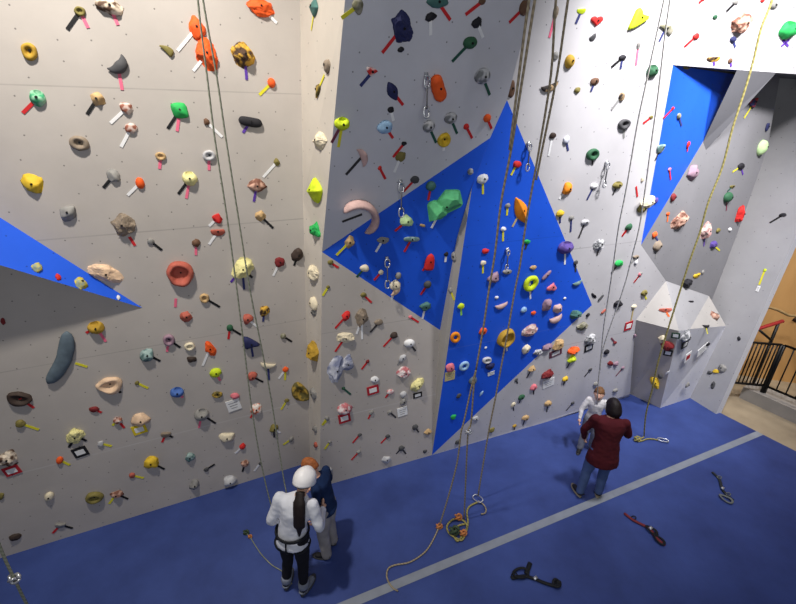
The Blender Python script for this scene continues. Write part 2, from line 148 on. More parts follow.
(10, 0.443, 0.391, 0.037, 0.025, 0.018, -4.8, 'blob', 'orange', [('o', 0.443, 0.391, 0.472, 0.279)], 'small orange hold with orange tape above and left of the large tan ribbed rock hold', 'wall_recess'),
(10, 0.748, 0.275, 0.167, 0.112, 0.084, 8.2, 'rock', 'tan_pink', [], 'large tan ribbed rock hold on the grey recess wall', 'wall_recess'),
(9, 0.302, -1.528, 0.139, 0.076, 0.057, -5.1, 'rock', 'cream', [], 'large cream rock hold at tip of the right blue panel', 'wall_recess_blue'),
(8, 4.453, 3.559, 0.071, 0.054, 0.04, -3.7, 'rock', 'olive', [], 'olive rocky hold above the bottom tip of the right blue panel', 'wall_right'),
(9, 0.507, -1.52, 0.035, 0.04, 0.025, -4.9, 'blob', 'purple', [], 'small purple hold above and left of the large tan ribbed rock hold', 'wall_recess_blue'),
(8, 4.289, 3.948, 0.026, 0.035, 0.018, -2.2, 'blob', 'cream', [('r', 4.218, 3.859, 4.297, 3.725)], 'small cream hold with red tape left of the mauve rock hold in the right recess', 'wall_right'),
(10, 1.964, 0.968, 0.089, 0.046, 0.032, -2.0, 'blob', 'black', [('y', 1.964, 0.968, 1.781, 0.896), ('v', 1.964, 0.968, 2.09, 0.845)], 'black hold with yellow and purple tapes above the red rock hold on the recess edge', 'wall_recess'),
(10, 1.89, 0.684, 0.067, 0.025, 0.02, -3.2, 'edge', 'olive', [('g', 1.89, 0.684, 1.794, 0.614)], 'small olive ledge hold with dark green tape on the grey recess wall', 'wall_recess'),
(10, 1.831, 0.527, 0.095, 0.079, 0.071, -3.8, 'ball', 'darkgreen', [('m', 1.831, 0.527, 1.919, 0.317)], 'dark green ball hold with maroon tape on the grey recess wall', 'wall_recess'),
(10, 2.334, 0.228, 0.09, 0.133, 0.068, -4.8, 'rock', 'red', [], 'red rock hold on the recess edge', 'wall_recess'),
(10, 1.498, 0.037, 0.1, 0.12, 0.075, -5.9, 'rock', 'pink_cream', [('v', 1.498, 0.037, 1.565, -0.202)], 'pink and cream striped rock hold with purple tape on the grey recess wall', 'wall_recess'),
(10, 1.816, -0.21, 0.085, 0.059, 0.044, -6.7, 'rock', 'purple', [('y', 1.816, -0.21, 2.066, -0.336)], 'purple rocky hold with yellow tape below and right of the large tan ribbed rock hold', 'wall_recess'),
(10, 1.839, 0.016, 0.047, 0.039, 0.027, -5.8, 'blob', 'olive', [], 'small olive hold right of the pink and cream striped rock hold', 'wall_recess'),
(8, 4.3, 3.325, 0.049, 0.044, 0.031, -4.6, 'blob', 'darkgreen', [('r', 4.3, 3.325, 4.236, 3.205)], 'leftmost of the small dark green holds with red tape, right wall', 'wall_right'),
(10, 0.243, 0.117, 0.05, 0.043, 0.03, -6.1, 'blob', 'orange', [('n', 0.243, 0.117, 0.354, 0.023)], 'small orange hold with navy tape below and left of the large tan ribbed rock hold', 'wall_recess'),
(10, 0.375, -0.056, 0.089, 0.068, 0.051, -6.8, 'rock', 'taupe', [('e', 0.375, -0.056, 0.399, -0.243)], 'taupe rocky hold with grey tape right of the bottom tip of the right blue panel', 'wall_recess'),
(10, 2.178, -0.001, 0.043, 0.033, 0.023, -5.8, 'blob', 'white', [], 'small white hold below and left of the red rock hold on the recess edge', 'wall_recess'),
(19, 0.018, 3.352, 0.046, 0.027, 0.021, 169.4, 'edge', 'black', [('k', 0.018, 3.352, 0.133, 3.208)], 'small black ledge hold with black tape right of the pink and cream striped rock hold', 'wall_end_side'),
(10, 2.368, 1.224, 0.094, 0.113, 0.085, -1.0, 'ball', 'palegreen', [], 'pale green ball hold on the recess edge', 'wall_recess'),
(10, 1.087, 1.436, 0.093, 0.074, 0.052, -0.2, 'blob', 'black', [], 'black hold above and right of the mauve rock hold in the right recess', 'wall_recess'),
(0, -2.064, 4.066, 0.065, 0.075, 0.048, -2.8, 'rock', 'yellow', [], 'yellow rock hold on the left grey wall', 'wall_left'),
(0, -1.886, 3.81, 0.054, 0.077, 0.041, -43.9, 'rock', 'grey', [], 'grey rocky hold below and right of the yellow rock hold', 'wall_left'),
(0, -1.462, 4.115, 0.045, 0.053, 0.033, -2.3, 'rock', 'grey', [('k', -1.462, 4.115, -1.567, 4.012)], 'grey rocky hold with black tape below and right of the taupe oval pocket hold', 'wall_left'),
(0, -1.27, 4.039, 0.037, 0.053, 0.034, -2.8, 'ball', 'orange', [('w', -1.27, 4.039, -1.395, 3.934)], 'orange ball hold with white tape above and right of the taupe split rock hold', 'wall_left'),
(0, -1.049, 4.272, 0.044, 0.037, 0.022, -1.3, 'cup', 'tan', [('p', -1.049, 4.272, -1.083, 4.16)], 'tan pocket hold with pink tape below the bright green leaf-shaped hold', 'wall_left'),
(0, -0.844, 4.06, 0.067, 0.068, 0.057, -2.5, 'jug', 'paleyellow', [('k', -0.844, 4.06, -0.971, 3.921), ('p', -0.844, 4.06, -0.908, 3.875)], 'pale yellow jug with black and pink tapes', 'wall_left'),
(0, -1.498, 3.662, 0.086, 0.091, 0.064, -5.1, 'rock', 'taupe', [('r', -1.471, 3.543, -1.443, 3.451)], 'taupe split rock hold with red tape on the left grey wall', 'wall_left'),
(0, -1.303, 3.477, 0.03, 0.033, 0.021, -6.1, 'blob', 'grey', [('k', -1.303, 3.477, -1.224, 3.38)], 'grey hold with black tape below and right of the taupe split rock hold', 'wall_left'),
(0, -0.904, 3.421, 0.038, 0.043, 0.026, -6.2, 'blob', 'brown', [('p', -0.904, 3.421, -0.928, 3.291)], 'brown hold with pink tape above and right of the large terracotta bowl hold', 'wall_left'),
(0, -1.744, 3.199, 0.123, 0.075, 0.056, -31.6, 'rock', 'peach', [], 'long peach rock hold above the blue wedge', 'wall_left'),
(0, -1.109, 3.11, 0.124, 0.138, 0.068, -8.1, 'bowl', 'terra', [('p', -1.205, 2.842, -1.229, 2.743)], 'large terracotta bowl hold with pink tape on the left grey wall', 'wall_left'),
(21, -0.595, 0.684, 0.036, 0.044, 0.027, -18.5, 'rock', 'grey_yellow', [], 'grey and yellow rocky hold below the yellow rock hold', 'wedge'),
(21, -0.505, 0.551, 0.022, 0.034, 0.016, -19.9, 'blob', 'red', [], 'red hold left of the long peach rock hold above the blue wedge', 'wedge'),
(21, -0.368, 0.439, 0.045, 0.056, 0.033, -20.6, 'rock', 'grey_yellow', [], 'grey and yellow rocky hold left of the long peach rock hold above the blue wedge', 'wedge'),
(0, -0.635, 4.269, 0.06, 0.049, 0.029, 13.6, 'cup', 'lightgrey', [('p', -0.635, 4.269, -0.658, 4.133)], 'light grey pocket hold with pink tape below and left of the black sausage-shaped hold', 'wall_left'),
(0, 0.001, 4.191, 0.03, 0.034, 0.021, -1.6, 'blob', 'olive', [('w', 0.001, 4.191, -0.155, 4.045)], 'olive hold with white tape below and right of the black sausage-shaped hold', 'wall_left'),
(0, -0.231, 3.957, 0.081, 0.063, 0.048, -2.9, 'rock', 'tan_pink', [('v', -0.231, 3.957, -0.28, 3.802)], 'tan and brown rocky hold with purple tape below the black sausage-shaped hold', 'wall_left'),
(0, -0.661, 3.657, 0.04, 0.053, 0.03, -4.7, 'rock', 'red', [('w', -0.661, 3.657, -0.752, 3.584)], 'red rocky hold with white tape above and left of the pale yellow star-shaped rock hold', 'wall_left'),
(0, -0.679, 3.519, 0.067, 0.039, 0.031, -5.5, 'edge', 'terra', [('w', -0.679, 3.519, -0.785, 3.392)], 'terracotta ledge hold with white tape above and left of the pale yellow star-shaped rock hold', 'wall_left'),
(0, -0.233, 3.647, 0.048, 0.05, 0.036, -4.6, 'rock', 'tan', [('k', -0.233, 3.647, -0.116, 3.504)], 'tan rocky hold with black tape above the pale yellow star-shaped rock hold', 'wall_left'),
(0, -0.499, 3.083, 0.101, 0.113, 0.076, -7.8, 'rock', 'paleyellow', [('v', -0.499, 3.083, -0.638, 2.944), ('n', -0.499, 3.083, -0.514, 2.833), ('k', -0.499, 3.083, -0.407, 2.961)], 'pale yellow star-shaped rock hold with purple and navy tapes on the left grey wall', 'wall_left'),
(0, -0.09, 3.104, 0.056, 0.054, 0.038, -38.9, 'blob', 'darkred', [('w', -0.09, 3.104, -0.181, 2.952)], 'dark red hold with white tape right of the pale yellow star-shaped rock hold', 'wall_left'),
(0, 0.123, 3.163, 0.069, 0.07, 0.051, -47.6, 'rock', 'darkbrown', [('k', 0.123, 3.163, 0.066, 3.042)], 'dark brown rocky hold with black tape left of the left tip of the blue triangle', 'wall_left'),
(22, 0.436, 0.15, 0.167, 0.128, 0.077, 6.6, 'leaf', 'lime', [], 'lime leaf-shaped hold on the pillar side', 'wall_pillar_side'),
(22, 0.346, -0.27, 0.104, 0.074, 0.056, 11.2, 'rock', 'green', [], 'green rocky hold above the left tip of the blue triangle', 'wall_pillar_side'),
(25, 0.33, 3.007, 0.121, 0.075, 0.056, 15.7, 'rock', 'cream', [], 'cream rocky hold below and left of the left tip of the blue triangle', 'wall_pillar_side'),
(2, 0.357, 3.177, 0.033, 0.029, 0.02, -6.4, 'blob', 'olive', [('r', 0.357, 3.177, 0.443, 3.107)], 'small olive hold with red tape below and left of the large pale pink C-shaped hold', 'wall_lower_centre'),
(5, 0.368, 1.037, 0.1, 0.054, 0.032, 113.2, 'crescent', 'rose', [('d', 0.368, 1.037, 0.227, 0.869)], 'pale pink curved hold with dark grey tape above the large pale pink C-shaped hold', 'wall_overhang'),
(5, 0.753, 1.028, 0.043, 0.046, 0.032, -1.3, 'rock', 'olive', [('w', 0.753, 1.028, 0.708, 0.876)], 'olive rocky hold with white tape left of the yellow round pocket hold', 'wall_overhang'),
(5, 0.555, 0.923, 0.019, 0.021, 0.013, -1.9, 'blob', 'red', [('r', 0.555, 0.923, 0.625, 0.809)], 'small red hold with red tape above the large pale pink C-shaped hold', 'wall_overhang'),
(5, 0.939, 0.788, 0.046, 0.04, 0.028, -2.5, 'blob', 'darkgrey', [('r', 0.939, 0.788, 0.836, 0.662)], 'dark grey hold with red tape above the pale green knobbly hold', 'wall_overhang'),
(5, 0.413, 0.43, 0.191, 0.151, 0.12, 132.2, 'bigcrescent', 'rose', [('d', 0.413, 0.43, 0.207, 0.358)], 'large pale pink C-shaped hold with dark grey tape on the grey overhang', 'wall_overhang'),
(3, 1.568, 0.812, 0.033, 0.035, 0.03, -1.2, 'ball', 'grey_white_highlight', [], 'highlight-mottled grey ball hold below and right of the yellow round pocket hold', 'wall_blue_triangle'),
(3, 1.153, 0.674, 0.055, 0.053, 0.047, -1.6, 'ball', 'teal', [('r', 1.153, 0.674, 1.136, 0.523)], 'teal ball hold with red tape above and right of the pale green knobbly hold', 'wall_blue_triangle'),
(3, 1.31, 0.461, 0.166, 0.135, 0.094, 20.4, 'facet', 'mint', [('w', 1.31, 0.461, 1.198, 0.211)], 'big mint green faceted rock hold with white tape on the blue triangle panel', 'wall_blue_triangle'),
(3, 1.093, 0.247, 0.035, 0.017, 0.015, -17.6, 'sausage', 'tan', [], 'small tan bar hold right of the pale green knobbly hold', 'wall_blue_triangle'),
(3, 0.916, 0.304, 0.067, 0.06, 0.045, -2.8, 'rock', 'palegreen', [('r', 0.916, 0.304, 0.789, 0.197)], 'pale green knobbly hold with red tape on the blue triangle panel', 'wall_blue_triangle'),
(3, 0.979, 0.094, 0.095, 0.033, 0.03, -3.4, 'sausage', 'teal_stripe', [('r', 0.979, 0.094, 0.904, -0.058)], 'grey teal bar hold with red tape below the pale green knobbly hold', 'wall_blue_triangle'),
(3, 0.296, 0.098, 0.047, 0.064, 0.035, -3.5, 'rock', 'tan', [('y', 0.296, 0.098, 0.15, -0.047)], 'tan rocky hold with yellow tape right of the left tip of the blue triangle', 'wall_blue_triangle'),
(3, 0.656, 0.098, 0.059, 0.037, 0.027, -3.4, 'rock', 'grey', [('w', 0.656, 0.098, 0.582, -0.037)], 'grey rocky hold with white tape below and left of the pale green knobbly hold', 'wall_blue_triangle'),
(3, 1.209, -0.197, 0.062, 0.101, 0.049, -4.2, 'cone', 'red', [('r', 1.209, -0.197, 1.136, -0.316)], 'bright red cone hold with red tape on the blue triangle panel', 'wall_blue_triangle'),
(3, 0.453, -0.23, 0.055, 0.041, 0.029, -4.5, 'blob', 'cream', [('g', 0.453, -0.23, 0.333, -0.374)], 'cream hold with dark green tape right of the left tip of the blue triangle', 'wall_blue_triangle'),
(3, 0.643, -0.298, 0.027, 0.033, 0.019, -4.6, 'blob', 'cream', [('r', 0.643, -0.298, 0.563, -0.394)], 'small cream hold with red tape left of the bright red cone hold', 'wall_blue_triangle'),
(3, 0.846, -0.358, 0.036, 0.046, 0.032, -4.8, 'ball', 'grey', [], 'grey ball hold below and left of the bright red cone hold', 'wall_blue_triangle'),
(3, 0.814, -0.48, 0.064, 0.063, 0.044, -5.2, 'blob', 'cream', [], 'cream hold below and left of the bright red cone hold', 'wall_blue_triangle'),
(3, 1.214, -0.507, 0.044, 0.051, 0.039, -5.1, 'ball', 'darkgrey', [('r', 1.214, -0.507, 1.157, -0.609)], 'second from left of the dark grey ball holds with red tape, blue triangle panel', 'wall_blue_triangle'),
(7, 1.966, 4.04, 0.057, 0.045, 0.034, -2.2, 'rock', 'white', [('y', 1.966, 4.04, 1.992, 3.878)], 'white rocky hold with yellow tape below and right of the yellow round pocket hold', 'wall_blue_kite'),
(3, 1.405, -0.121, 0.024, 0.029, 0.017, -3.9, 'blob', 'black', [('w', 1.405, -0.121, 1.403, -0.221)], 'small black hold with white tape above and right of the bright red cone hold', 'wall_blue_triangle'),
(4, -0.026, -0.225, 0.03, 0.058, 0.021, 9.5, 'blob', 'grey', [], 'grey hold right of the bright red cone hold', 'wall_strip'),
(7, 2.366, 4.176, 0.048, 0.036, 0.025, -1.5, 'blob', 'red', [('y', 2.366, 4.176, 2.315, 4.064)], 'red hold with yellow tape above the amber orange pinch hold on the blue kite', 'wall_blue_kite'),
(7, 2.334, 3.732, 0.034, 0.029, 0.02, -3.5, 'blob', 'grey', [('y', 2.334, 3.732, 2.344, 3.62)], 'small grey hold with yellow tape left of the amber orange rounded hold with white tape', 'wall_blue_kite'),
(7, 2.323, 3.462, 0.035, 0.027, 0.019, -4.7, 'blob', 'white', [('y', 2.323, 3.462, 2.348, 3.314)], 'small white hold with yellow tape above and left of the lime ring hold', 'wall_blue_kite'),
(7, 2.127, 3.213, 0.051, 0.034, 0.024, -6.0, 'blob', 'red', [], 'red hold below and left of the amber orange pinch hold on the blue kite', 'wall_blue_kite'),
(7, 2.115, 3.066, 0.039, 0.032, 0.023, -6.6, 'blob', 'cream', [('y', 2.115, 3.066, 2.134, 2.93)], 'small cream hold with yellow tape above and left of the lime ring hold', 'wall_blue_kite'),
(7, 2.478, 2.907, 0.066, 0.031, 0.022, -7.1, 'blob', 'grey', [], 'small grey hold above and left of the lime ring hold', 'wall_blue_kite'),
(7, 2.3, 2.851, 0.072, 0.068, 0.051, -7.5, 'rock', 'mauve', [], 'mauve rocky hold left of the lime ring hold', 'wall_blue_kite'),
(7, 2.528, 3.662, 0.185, 0.08, 0.048, -56.3, 'leaf', 'amber', [('t', 2.528, 3.662, 2.445, 3.479)], 'amber orange pinch hold on the blue kite with tan tape', 'wall_blue_kite'),
(8, 3.122, 3.883, 0.069, 0.072, 0.048, -2.7, 'blob', 'amber', [('w', 3.122, 3.883, 3.044, 3.766)], 'amber orange rounded hold with white tape on the right wall', 'wall_right'),
(8, 3.377, 4.257, 0.089, 0.065, 0.039, -1.1, 'cup', 'darkgreen', [('d', 3.377, 4.257, 3.421, 4.138)], 'dark green round pocket hold with dark grey tape on the right wall', 'wall_right'),
(8, 3.895, 3.891, 0.076, 0.045, 0.038, -2.5, 'jug', 'olive', [('d', 3.895, 3.891, 3.866, 3.773)], 'olive jug hold with dark grey tape on the right wall', 'wall_right'),
(8, 3.523, 3.897, 0.054, 0.033, 0.023, -2.6, 'blob', 'white', [('n', 3.523, 3.897, 3.469, 3.733)], 'small white hold with navy tape right of the amber orange rounded hold with white tape', 'wall_right'),
(8, 3.1, 3.591, 0.053, 0.042, 0.03, -3.9, 'blob', 'yellow', [('n', 3.1, 3.591, 3.135, 3.471)], 'yellow hold with navy tape below the amber orange rounded hold with white tape', 'wall_right'),
(8, 3.293, 3.524, 0.036, 0.029, 0.02, -4.2, 'blob', 'grey', [('n', 3.293, 3.524, 3.334, 3.343)], 'small grey hold with navy tape below the amber orange rounded hold with white tape', 'wall_right'),
(8, 3.53, 3.45, 0.068, 0.036, 0.025, -4.4, 'blob', 'lightgrey', [('d', 3.53, 3.45, 3.49, 3.247)], 'light grey hold with dark grey tape on the right wall', 'wall_right'),
(8, 3.878, 3.131, 0.094, 0.058, 0.043, -5.6, 'rock', 'grey_white_highlight', [('d', 3.878, 3.131, 3.887, 2.965)], 'grey and white rocky hold with dark grey tape on the right wall', 'wall_right'),
(8, 4.321, 3.325, 0.047, 0.044, 0.031, -4.6, 'blob', 'darkgreen', [('r', 4.321, 3.325, 4.24, 3.203)], 'second from left of the small dark green holds with red tape, right wall', 'wall_right'),
(7, 2.694, 3.275, 0.048, 0.029, 0.02, -5.4, 'blob', 'green', [('d', 2.694, 3.275, 2.692, 3.176)], 'small green hold with dark grey tape left of the purple jug on the kite edge', 'wall_blue_kite'),
(7, 3.308, 3.14, 0.122, 0.084, 0.071, -5.8, 'jug', 'purple', [('w', 3.308, 3.14, 3.369, 2.899)], 'purple jug on the kite edge with white tape', 'wall_blue_kite'),
(7, 2.868, 2.917, 0.051, 0.028, 0.02, -6.9, 'blob', 'tan', [], 'small tan hold above the lime ring hold', 'wall_blue_kite'),
(7, 3.1, 2.784, 0.082, 0.03, 0.027, 44.6, 'sausage', 'mauve', [], 'mauve bar hold above and left of the pink-red bell-shaped hold', 'wall_blue_kite'),
(8, 4.336, 2.802, 0.085, 0.047, 0.033, -6.7, 'blob', 'green', [('d', 4.336, 2.802, 4.249, 2.662)], 'green hold with dark grey tape right of the purple jug on the kite edge', 'wall_right'),
(8, 3.545, 2.907, 0.032, 0.033, 0.022, -6.6, 'blob', 'darkgrey', [('d', 3.545, 2.907, 3.587, 2.765)], 'small dark grey hold with dark grey tape above and right of the pink-red bell-shaped hold', 'wall_right'),
(7, 3.66, 2.604, 0.086, 0.046, 0.028, 17.2, 'crescent', 'teal_stripe', [], 'grey teal curved hold right of the pink-red bell-shaped hold', 'wall_blue_kite'),
(7, 2.862, 2.707, 0.114, 0.109, 0.054, 44.5, 'ring', 'lime', [('w', 2.862, 2.707, 2.926, 2.461)], 'lime ring hold with white tape on the blue kite panel', 'wall_blue_kite'),
(8, 4.63, 2.865, 0.058, 0.028, 0.019, -6.3, 'blob', 'taupe', [('e', 4.63, 2.865, 4.555, 2.733)], 'small taupe hold with grey tape below the bottom tip of the right blue panel', 'wall_right'),
(8, 4.832, 2.572, 0.036, 0.026, 0.018, -7.3, 'blob', 'pink', [('r', 4.832, 2.572, 4.765, 2.444)], 'small pink hold with red tape below the bottom tip of the right blue panel', 'wall_right'),
(0, -2.334, 2.383, 0.311, 0.099, 0.054, 60.5, 'banana', 'slate', [('y', -2.238, 2.291, -2.152, 2.223)], 'large slate blue banana-shaped hold with yellow tape on the left grey wall', 'wall_left'),
(0, -1.965, 2.65, 0.074, 0.07, 0.06, 8.0, 'jug', 'mustard', [('p', -1.965, 2.65, -1.927, 2.474), ('r', -1.965, 2.65, -2.064, 2.607)], 'mustard jug below the blue wedge with pink and red tapes', 'wall_left'),
(0, -1.146, 2.612, 0.054, 0.059, 0.041, -11.0, 'rock', 'terra', [], 'terracotta rocky hold below the large terracotta bowl hold', 'wall_left'),
(0, -1.366, 2.37, 0.058, 0.071, 0.035, -12.7, 'cup', 'mauve', [('p', -1.366, 2.37, -1.413, 2.229), ('k', -1.366, 2.37, -1.276, 2.252)], 'mauve pocket hold with pink and black tapes above and left of the lime bean-shaped hold', 'wall_left'),
(0, -1.182, 2.246, 0.054, 0.05, 0.03, -13.1, 'cup', 'cream', [], 'cream pocket hold above and left of the lime bean-shaped hold', 'wall_left'),
(0, -1.196, 2.073, 0.05, 0.039, 0.028, -14.1, 'blob', 'darkbrown', [], 'dark brown hold above and left of the lime bean-shaped hold', 'wall_left'),
(0, -1.6, 2.237, 0.065, 0.08, 0.049, -13.8, 'rock', 'teal_stripe', [('k', -1.6, 2.237, -1.5, 2.129)], 'grey teal striped rock hold with black tape on the left grey wall', 'wall_left'),
(0, -2.017, 1.958, 0.116, 0.106, 0.074, 11.7, 'shell', 'peach', [('k', -2.017, 1.958, -1.945, 1.83)], 'peach shell-shaped hold with black tape on the left grey wall', 'wall_left'),
(0, -1.774, 1.913, 0.022, 0.025, 0.015, -15.9, 'blob', 'olive', [('y', -1.774, 1.913, -1.686, 1.816)], 'small olive hold with yellow tape right of the peach shell-shaped hold', 'wall_left'),
(0, -1.419, 1.682, 0.072, 0.067, 0.057, -16.7, 'jug', 'blue', [('p', -1.419, 1.682, -1.377, 1.589)], 'blue jug hold with pink tape below and left of the lime bean-shaped hold', 'wall_left'),
(0, -2.776, 2.011, 0.101, 0.081, 0.056, -32.5, 'shell', 'darkbrown', [('r', -2.776, 2.011, -2.703, 1.867)], 'dark brown shell-shaped hold near left edge with red tape on the left grey wall', 'wall_left'),
(0, -2.226, 1.694, 0.045, 0.036, 0.025, -18.0, 'blob', 'darkred', [('r', -2.226, 1.694, -2.174, 1.631)], 'dark red hold with red tape below and left of the peach shell-shaped hold', 'wall_left'),
(0, -2.858, 1.716, 0.042, 0.043, 0.029, -19.2, 'blob', 'olive', [('y', -2.858, 1.716, -2.741, 1.592)], 'olive hold with yellow tape below the dark brown shell-shaped hold near left edge', 'wall_left'),
(0, -2.057, 1.487, 0.043, 0.05, 0.037, -18.9, 'jug', 'brown_white', [('y', -2.057, 1.487, -2.121, 1.432), ('r', -2.057, 1.487, -2.023, 1.361)], 'brown and white jug hold with yellow and red tapes below the peach shell-shaped hold', 'wall_left'),
(0, -1.845, 1.421, 0.082, 0.077, 0.058, -18.9, 'rock', 'peach', [], 'peach rock hold above a yellow card', 'wall_left'),
(21, -0.153, 0.188, 0.016, 0.027, 0.011, -22.6, 'blob', 'white', [], 'small white hold below and right of the long peach rock hold above the blue wedge', 'wedge'),
(0, -2.644, 2.854, 0.016, 0.036, 0.011, -11.3, 'blob', 'darkred', [], 'small dark red hold above and left of the large slate blue banana-shaped hold', 'wall_left'),
(0, -0.932, 2.8, 0.048, 0.055, 0.029, -9.7, 'cup', 'tan', [('k', -0.932, 2.8, -0.797, 2.667)], 'tan pocket hold with black tape below and right of the large terracotta bowl hold', 'wall_left'),
(0, -0.532, 2.46, 0.051, 0.06, 0.038, -11.2, 'rock', 'terra', [('w', -0.532, 2.46, -0.433, 2.343)], 'terracotta rocky hold with white tape above the navy wedge hold', 'wall_left'),
(0, -0.331, 2.53, 0.052, 0.069, 0.039, -10.6, 'rock', 'brown_yellow', [('n', -0.331, 2.53, -0.363, 2.396)], 'brown and yellow rocky hold with navy tape above and right of the navy wedge hold', 'wall_left'),
(0, -0.735, 2.387, 0.037, 0.045, 0.026, -11.8, 'blob', 'darkgreen', [('r', -0.735, 2.387, -0.773, 2.247), ('k', -0.735, 2.387, -0.63, 2.276)], 'dark green hold with red and black tapes above and left of the navy wedge hold', 'wall_left'),
(0, -0.538, 2.138, 0.103, 0.076, 0.061, -24.5, 'wedge', 'navy', [('n', -0.538, 2.138, -0.538, 1.948)], 'navy wedge hold with navy tape on the left grey wall', 'wall_left'),
(0, -0.156, 2.15, 0.037, 0.035, 0.025, -12.4, 'blob', 'olive_grey', [('k', -0.156, 2.15, -0.057, 2.051)], 'small olive grey hold with black tape above and right of the cream smile-shaped hold', 'wall_left'),
(0, -0.38, 1.799, 0.103, 0.056, 0.033, -20.3, 'crescent', 'cream', [('n', -0.38, 1.799, -0.394, 1.564)], 'cream smile-shaped hold with navy tape on the left grey wall', 'wall_left'),
(0, -0.986, 2.169, 0.092, 0.05, 0.037, -75.5, 'rock', 'orange', [('w', -0.986, 2.169, -1.097, 1.965)], 'orange rocky hold with white tape above the lime bean-shaped hold', 'wall_left'),
(0, -0.977, 1.838, 0.065, 0.061, 0.043, 10.5, 'blob', 'lime', [('p', -0.977, 1.838, -0.947, 1.711)], 'lime bean-shaped hold with pink tape on the left grey wall', 'wall_left'),
(0, -0.586, 1.669, 0.055, 0.06, 0.041, -15.4, 'rock', 'terra', [('k', -0.586, 1.669, -0.469, 1.558)], 'terracotta rocky hold with black tape below and left of the cream smile-shaped hold', 'wall_left'),
(0, -0.177, 1.669, 0.038, 0.041, 0.027, -14.8, 'blob', 'orange', [('w', -0.177, 1.669, -0.276, 1.554), ('y', -0.177, 1.669, -0.201, 1.51)], 'small orange hold with white and yellow tapes right of the cream smile-shaped hold', 'wall_left'),
(0, -1.012, 1.525, 0.06, 0.043, 0.026, -16.8, 'cup', 'mustard_olive', [], 'mustard and olive pocket hold below the lime bean-shaped hold', 'wall_left'),
(0, -0.822, 1.446, 0.049, 0.044, 0.031, -16.9, 'blob', 'pink', [], 'pink hold below and right of the lime bean-shaped hold', 'wall_left'),
(0, -1.229, 1.291, 0.083, 0.085, 0.07, -18.5, 'jug', 'grey', [('k', -1.229, 1.291, -1.098, 1.107), ('p', -1.229, 1.291, -1.291, 1.102)], 'grey jug with black tape on the left wall', 'wall_left'),
(0, -0.608, 1.171, 0.064, 0.086, 0.048, -18.0, 'rock', 'orange_white', [('r', -0.608, 1.171, -0.69, 1.056)], 'orange and white rocky hold with red tape below the cream smile-shaped hold', 'wall_left'),
(0, -0.211, 1.188, 0.031, 0.031, 0.022, -17.3, 'blob', 'olive', [('y', -0.211, 1.188, -0.299, 1.064)], 'small olive hold with yellow tape below and right of the cream smile-shaped hold', 'wall_left'),
(0, -0.024, 1.268, 0.171, 0.099, 0.07, -63.8, 'shell', 'mustard_olive', [], 'mustard and olive shell hold in the corner', 'wall_left'),
(25, 0.337, 2.643, 0.085, 0.078, 0.054, 19.2, 'blob', 'cream', [], 'cream hold above and left of the wide cream rock hold', 'wall_pillar_side'),
(25, 0.316, 2.512, 0.072, 0.036, 0.026, 20.4, 'blob', 'grey', [], 'small grey hold above and left of the wide cream rock hold', 'wall_pillar_side'),
(25, 0.31, 1.977, 0.136, 0.116, 0.087, 25.3, 'rock', 'mustard', [], 'mustard rocky hold above and left of the large highlight-mottled navy rock hold', 'wall_pillar_side'),
(25, 0.254, 1.335, 0.111, 0.071, 0.05, 30.3, 'blob', 'grey', [('y', 0.254, 1.335, 0.277, 1.165)], 'grey hold with yellow tape right of the mustard and olive shell hold in the corner', 'wall_pillar_side'),
(2, 0.313, 2.898, 0.019, 0.02, 0.014, -7.8, 'blob', 'olive', [('y', 0.313, 2.898, 0.245, 2.803)], 'small olive hold with yellow tape below the left tip of the blue triangle', 'wall_lower_centre'),
(2, 0.498, 2.511, 0.05, 0.059, 0.037, -9.5, 'rock', 'red', [('r', 0.498, 2.511, 0.36, 2.375)], 'red rocky hold with red tape left of the taupe rock hold with two white tapes', 'wall_lower_centre'),
(2, 0.714, 2.745, 0.036, 0.032, 0.022, -8.2, 'blob', 'olive', [('r', 0.714, 2.745, 0.81, 2.632)], 'small olive hold with red tape above the taupe rock hold with two white tapes', 'wall_lower_centre'),
(2, 0.684, 2.45, 0.072, 0.099, 0.054, -9.6, 'rock', 'taupe', [('w', 0.684, 2.45, 0.611, 2.252), ('w', 0.684, 2.45, 0.677, 2.171)], 'taupe rock hold with two white tapes on the lower grey centre wall', 'wall_lower_centre'),
(2, 0.894, 2.359, 0.054, 0.043, 0.03, -9.8, 'blob', 'taupe', [('d', 0.894, 2.359, 0.784, 2.244)], 'taupe hold with dark grey tape right of the taupe rock hold with two white tapes', 'wall_lower_centre'),
(2, 0.468, 2.23, 0.099, 0.058, 0.044, -10.8, 'rock', 'cream', [('r', 0.468, 2.23, 0.34, 2.066)], 'wide cream rock hold with red tape on the lower grey centre wall', 'wall_lower_centre'),
(2, 1.087, 2.146, 0.053, 0.048, 0.034, -10.7, 'blob', 'darkbrown', [('r', 1.087, 2.146, 0.948, 2.013)], 'dark brown hold with red tape above the white and red rock hold', 'wall_lower_centre'),
(2, 1.295, 1.998, 0.075, 0.056, 0.051, -11.1, 'ball', 'white', [('d', 1.295, 1.998, 1.386, 1.861)], 'white ball hold with dark grey tape above the white and red rock hold', 'wall_lower_centre'),
(2, 1.2, 1.794, 0.042, 0.057, 0.03, -31.2, 'blob', 'lightgrey', [('e', 1.2, 1.794, 1.135, 1.703)], 'light grey hold with grey tape above the white and red rock hold', 'wall_lower_centre'),
(2, 0.738, 1.843, 0.024, 0.026, 0.017, -12.3, 'blob', 'darkred', [('r', 0.738, 1.843, 0.655, 1.748)], 'small dark red hold with red tape right of the smaller highlight-mottled navy rock hold', 'wall_lower_centre'),
(2, 0.334, 1.811, 0.087, 0.162, 0.065, -12.9, 'rock', 'white_navy_highlight', [], 'large highlight-mottled navy rock hold on the lower grey centre wall', 'wall_lower_centre'),
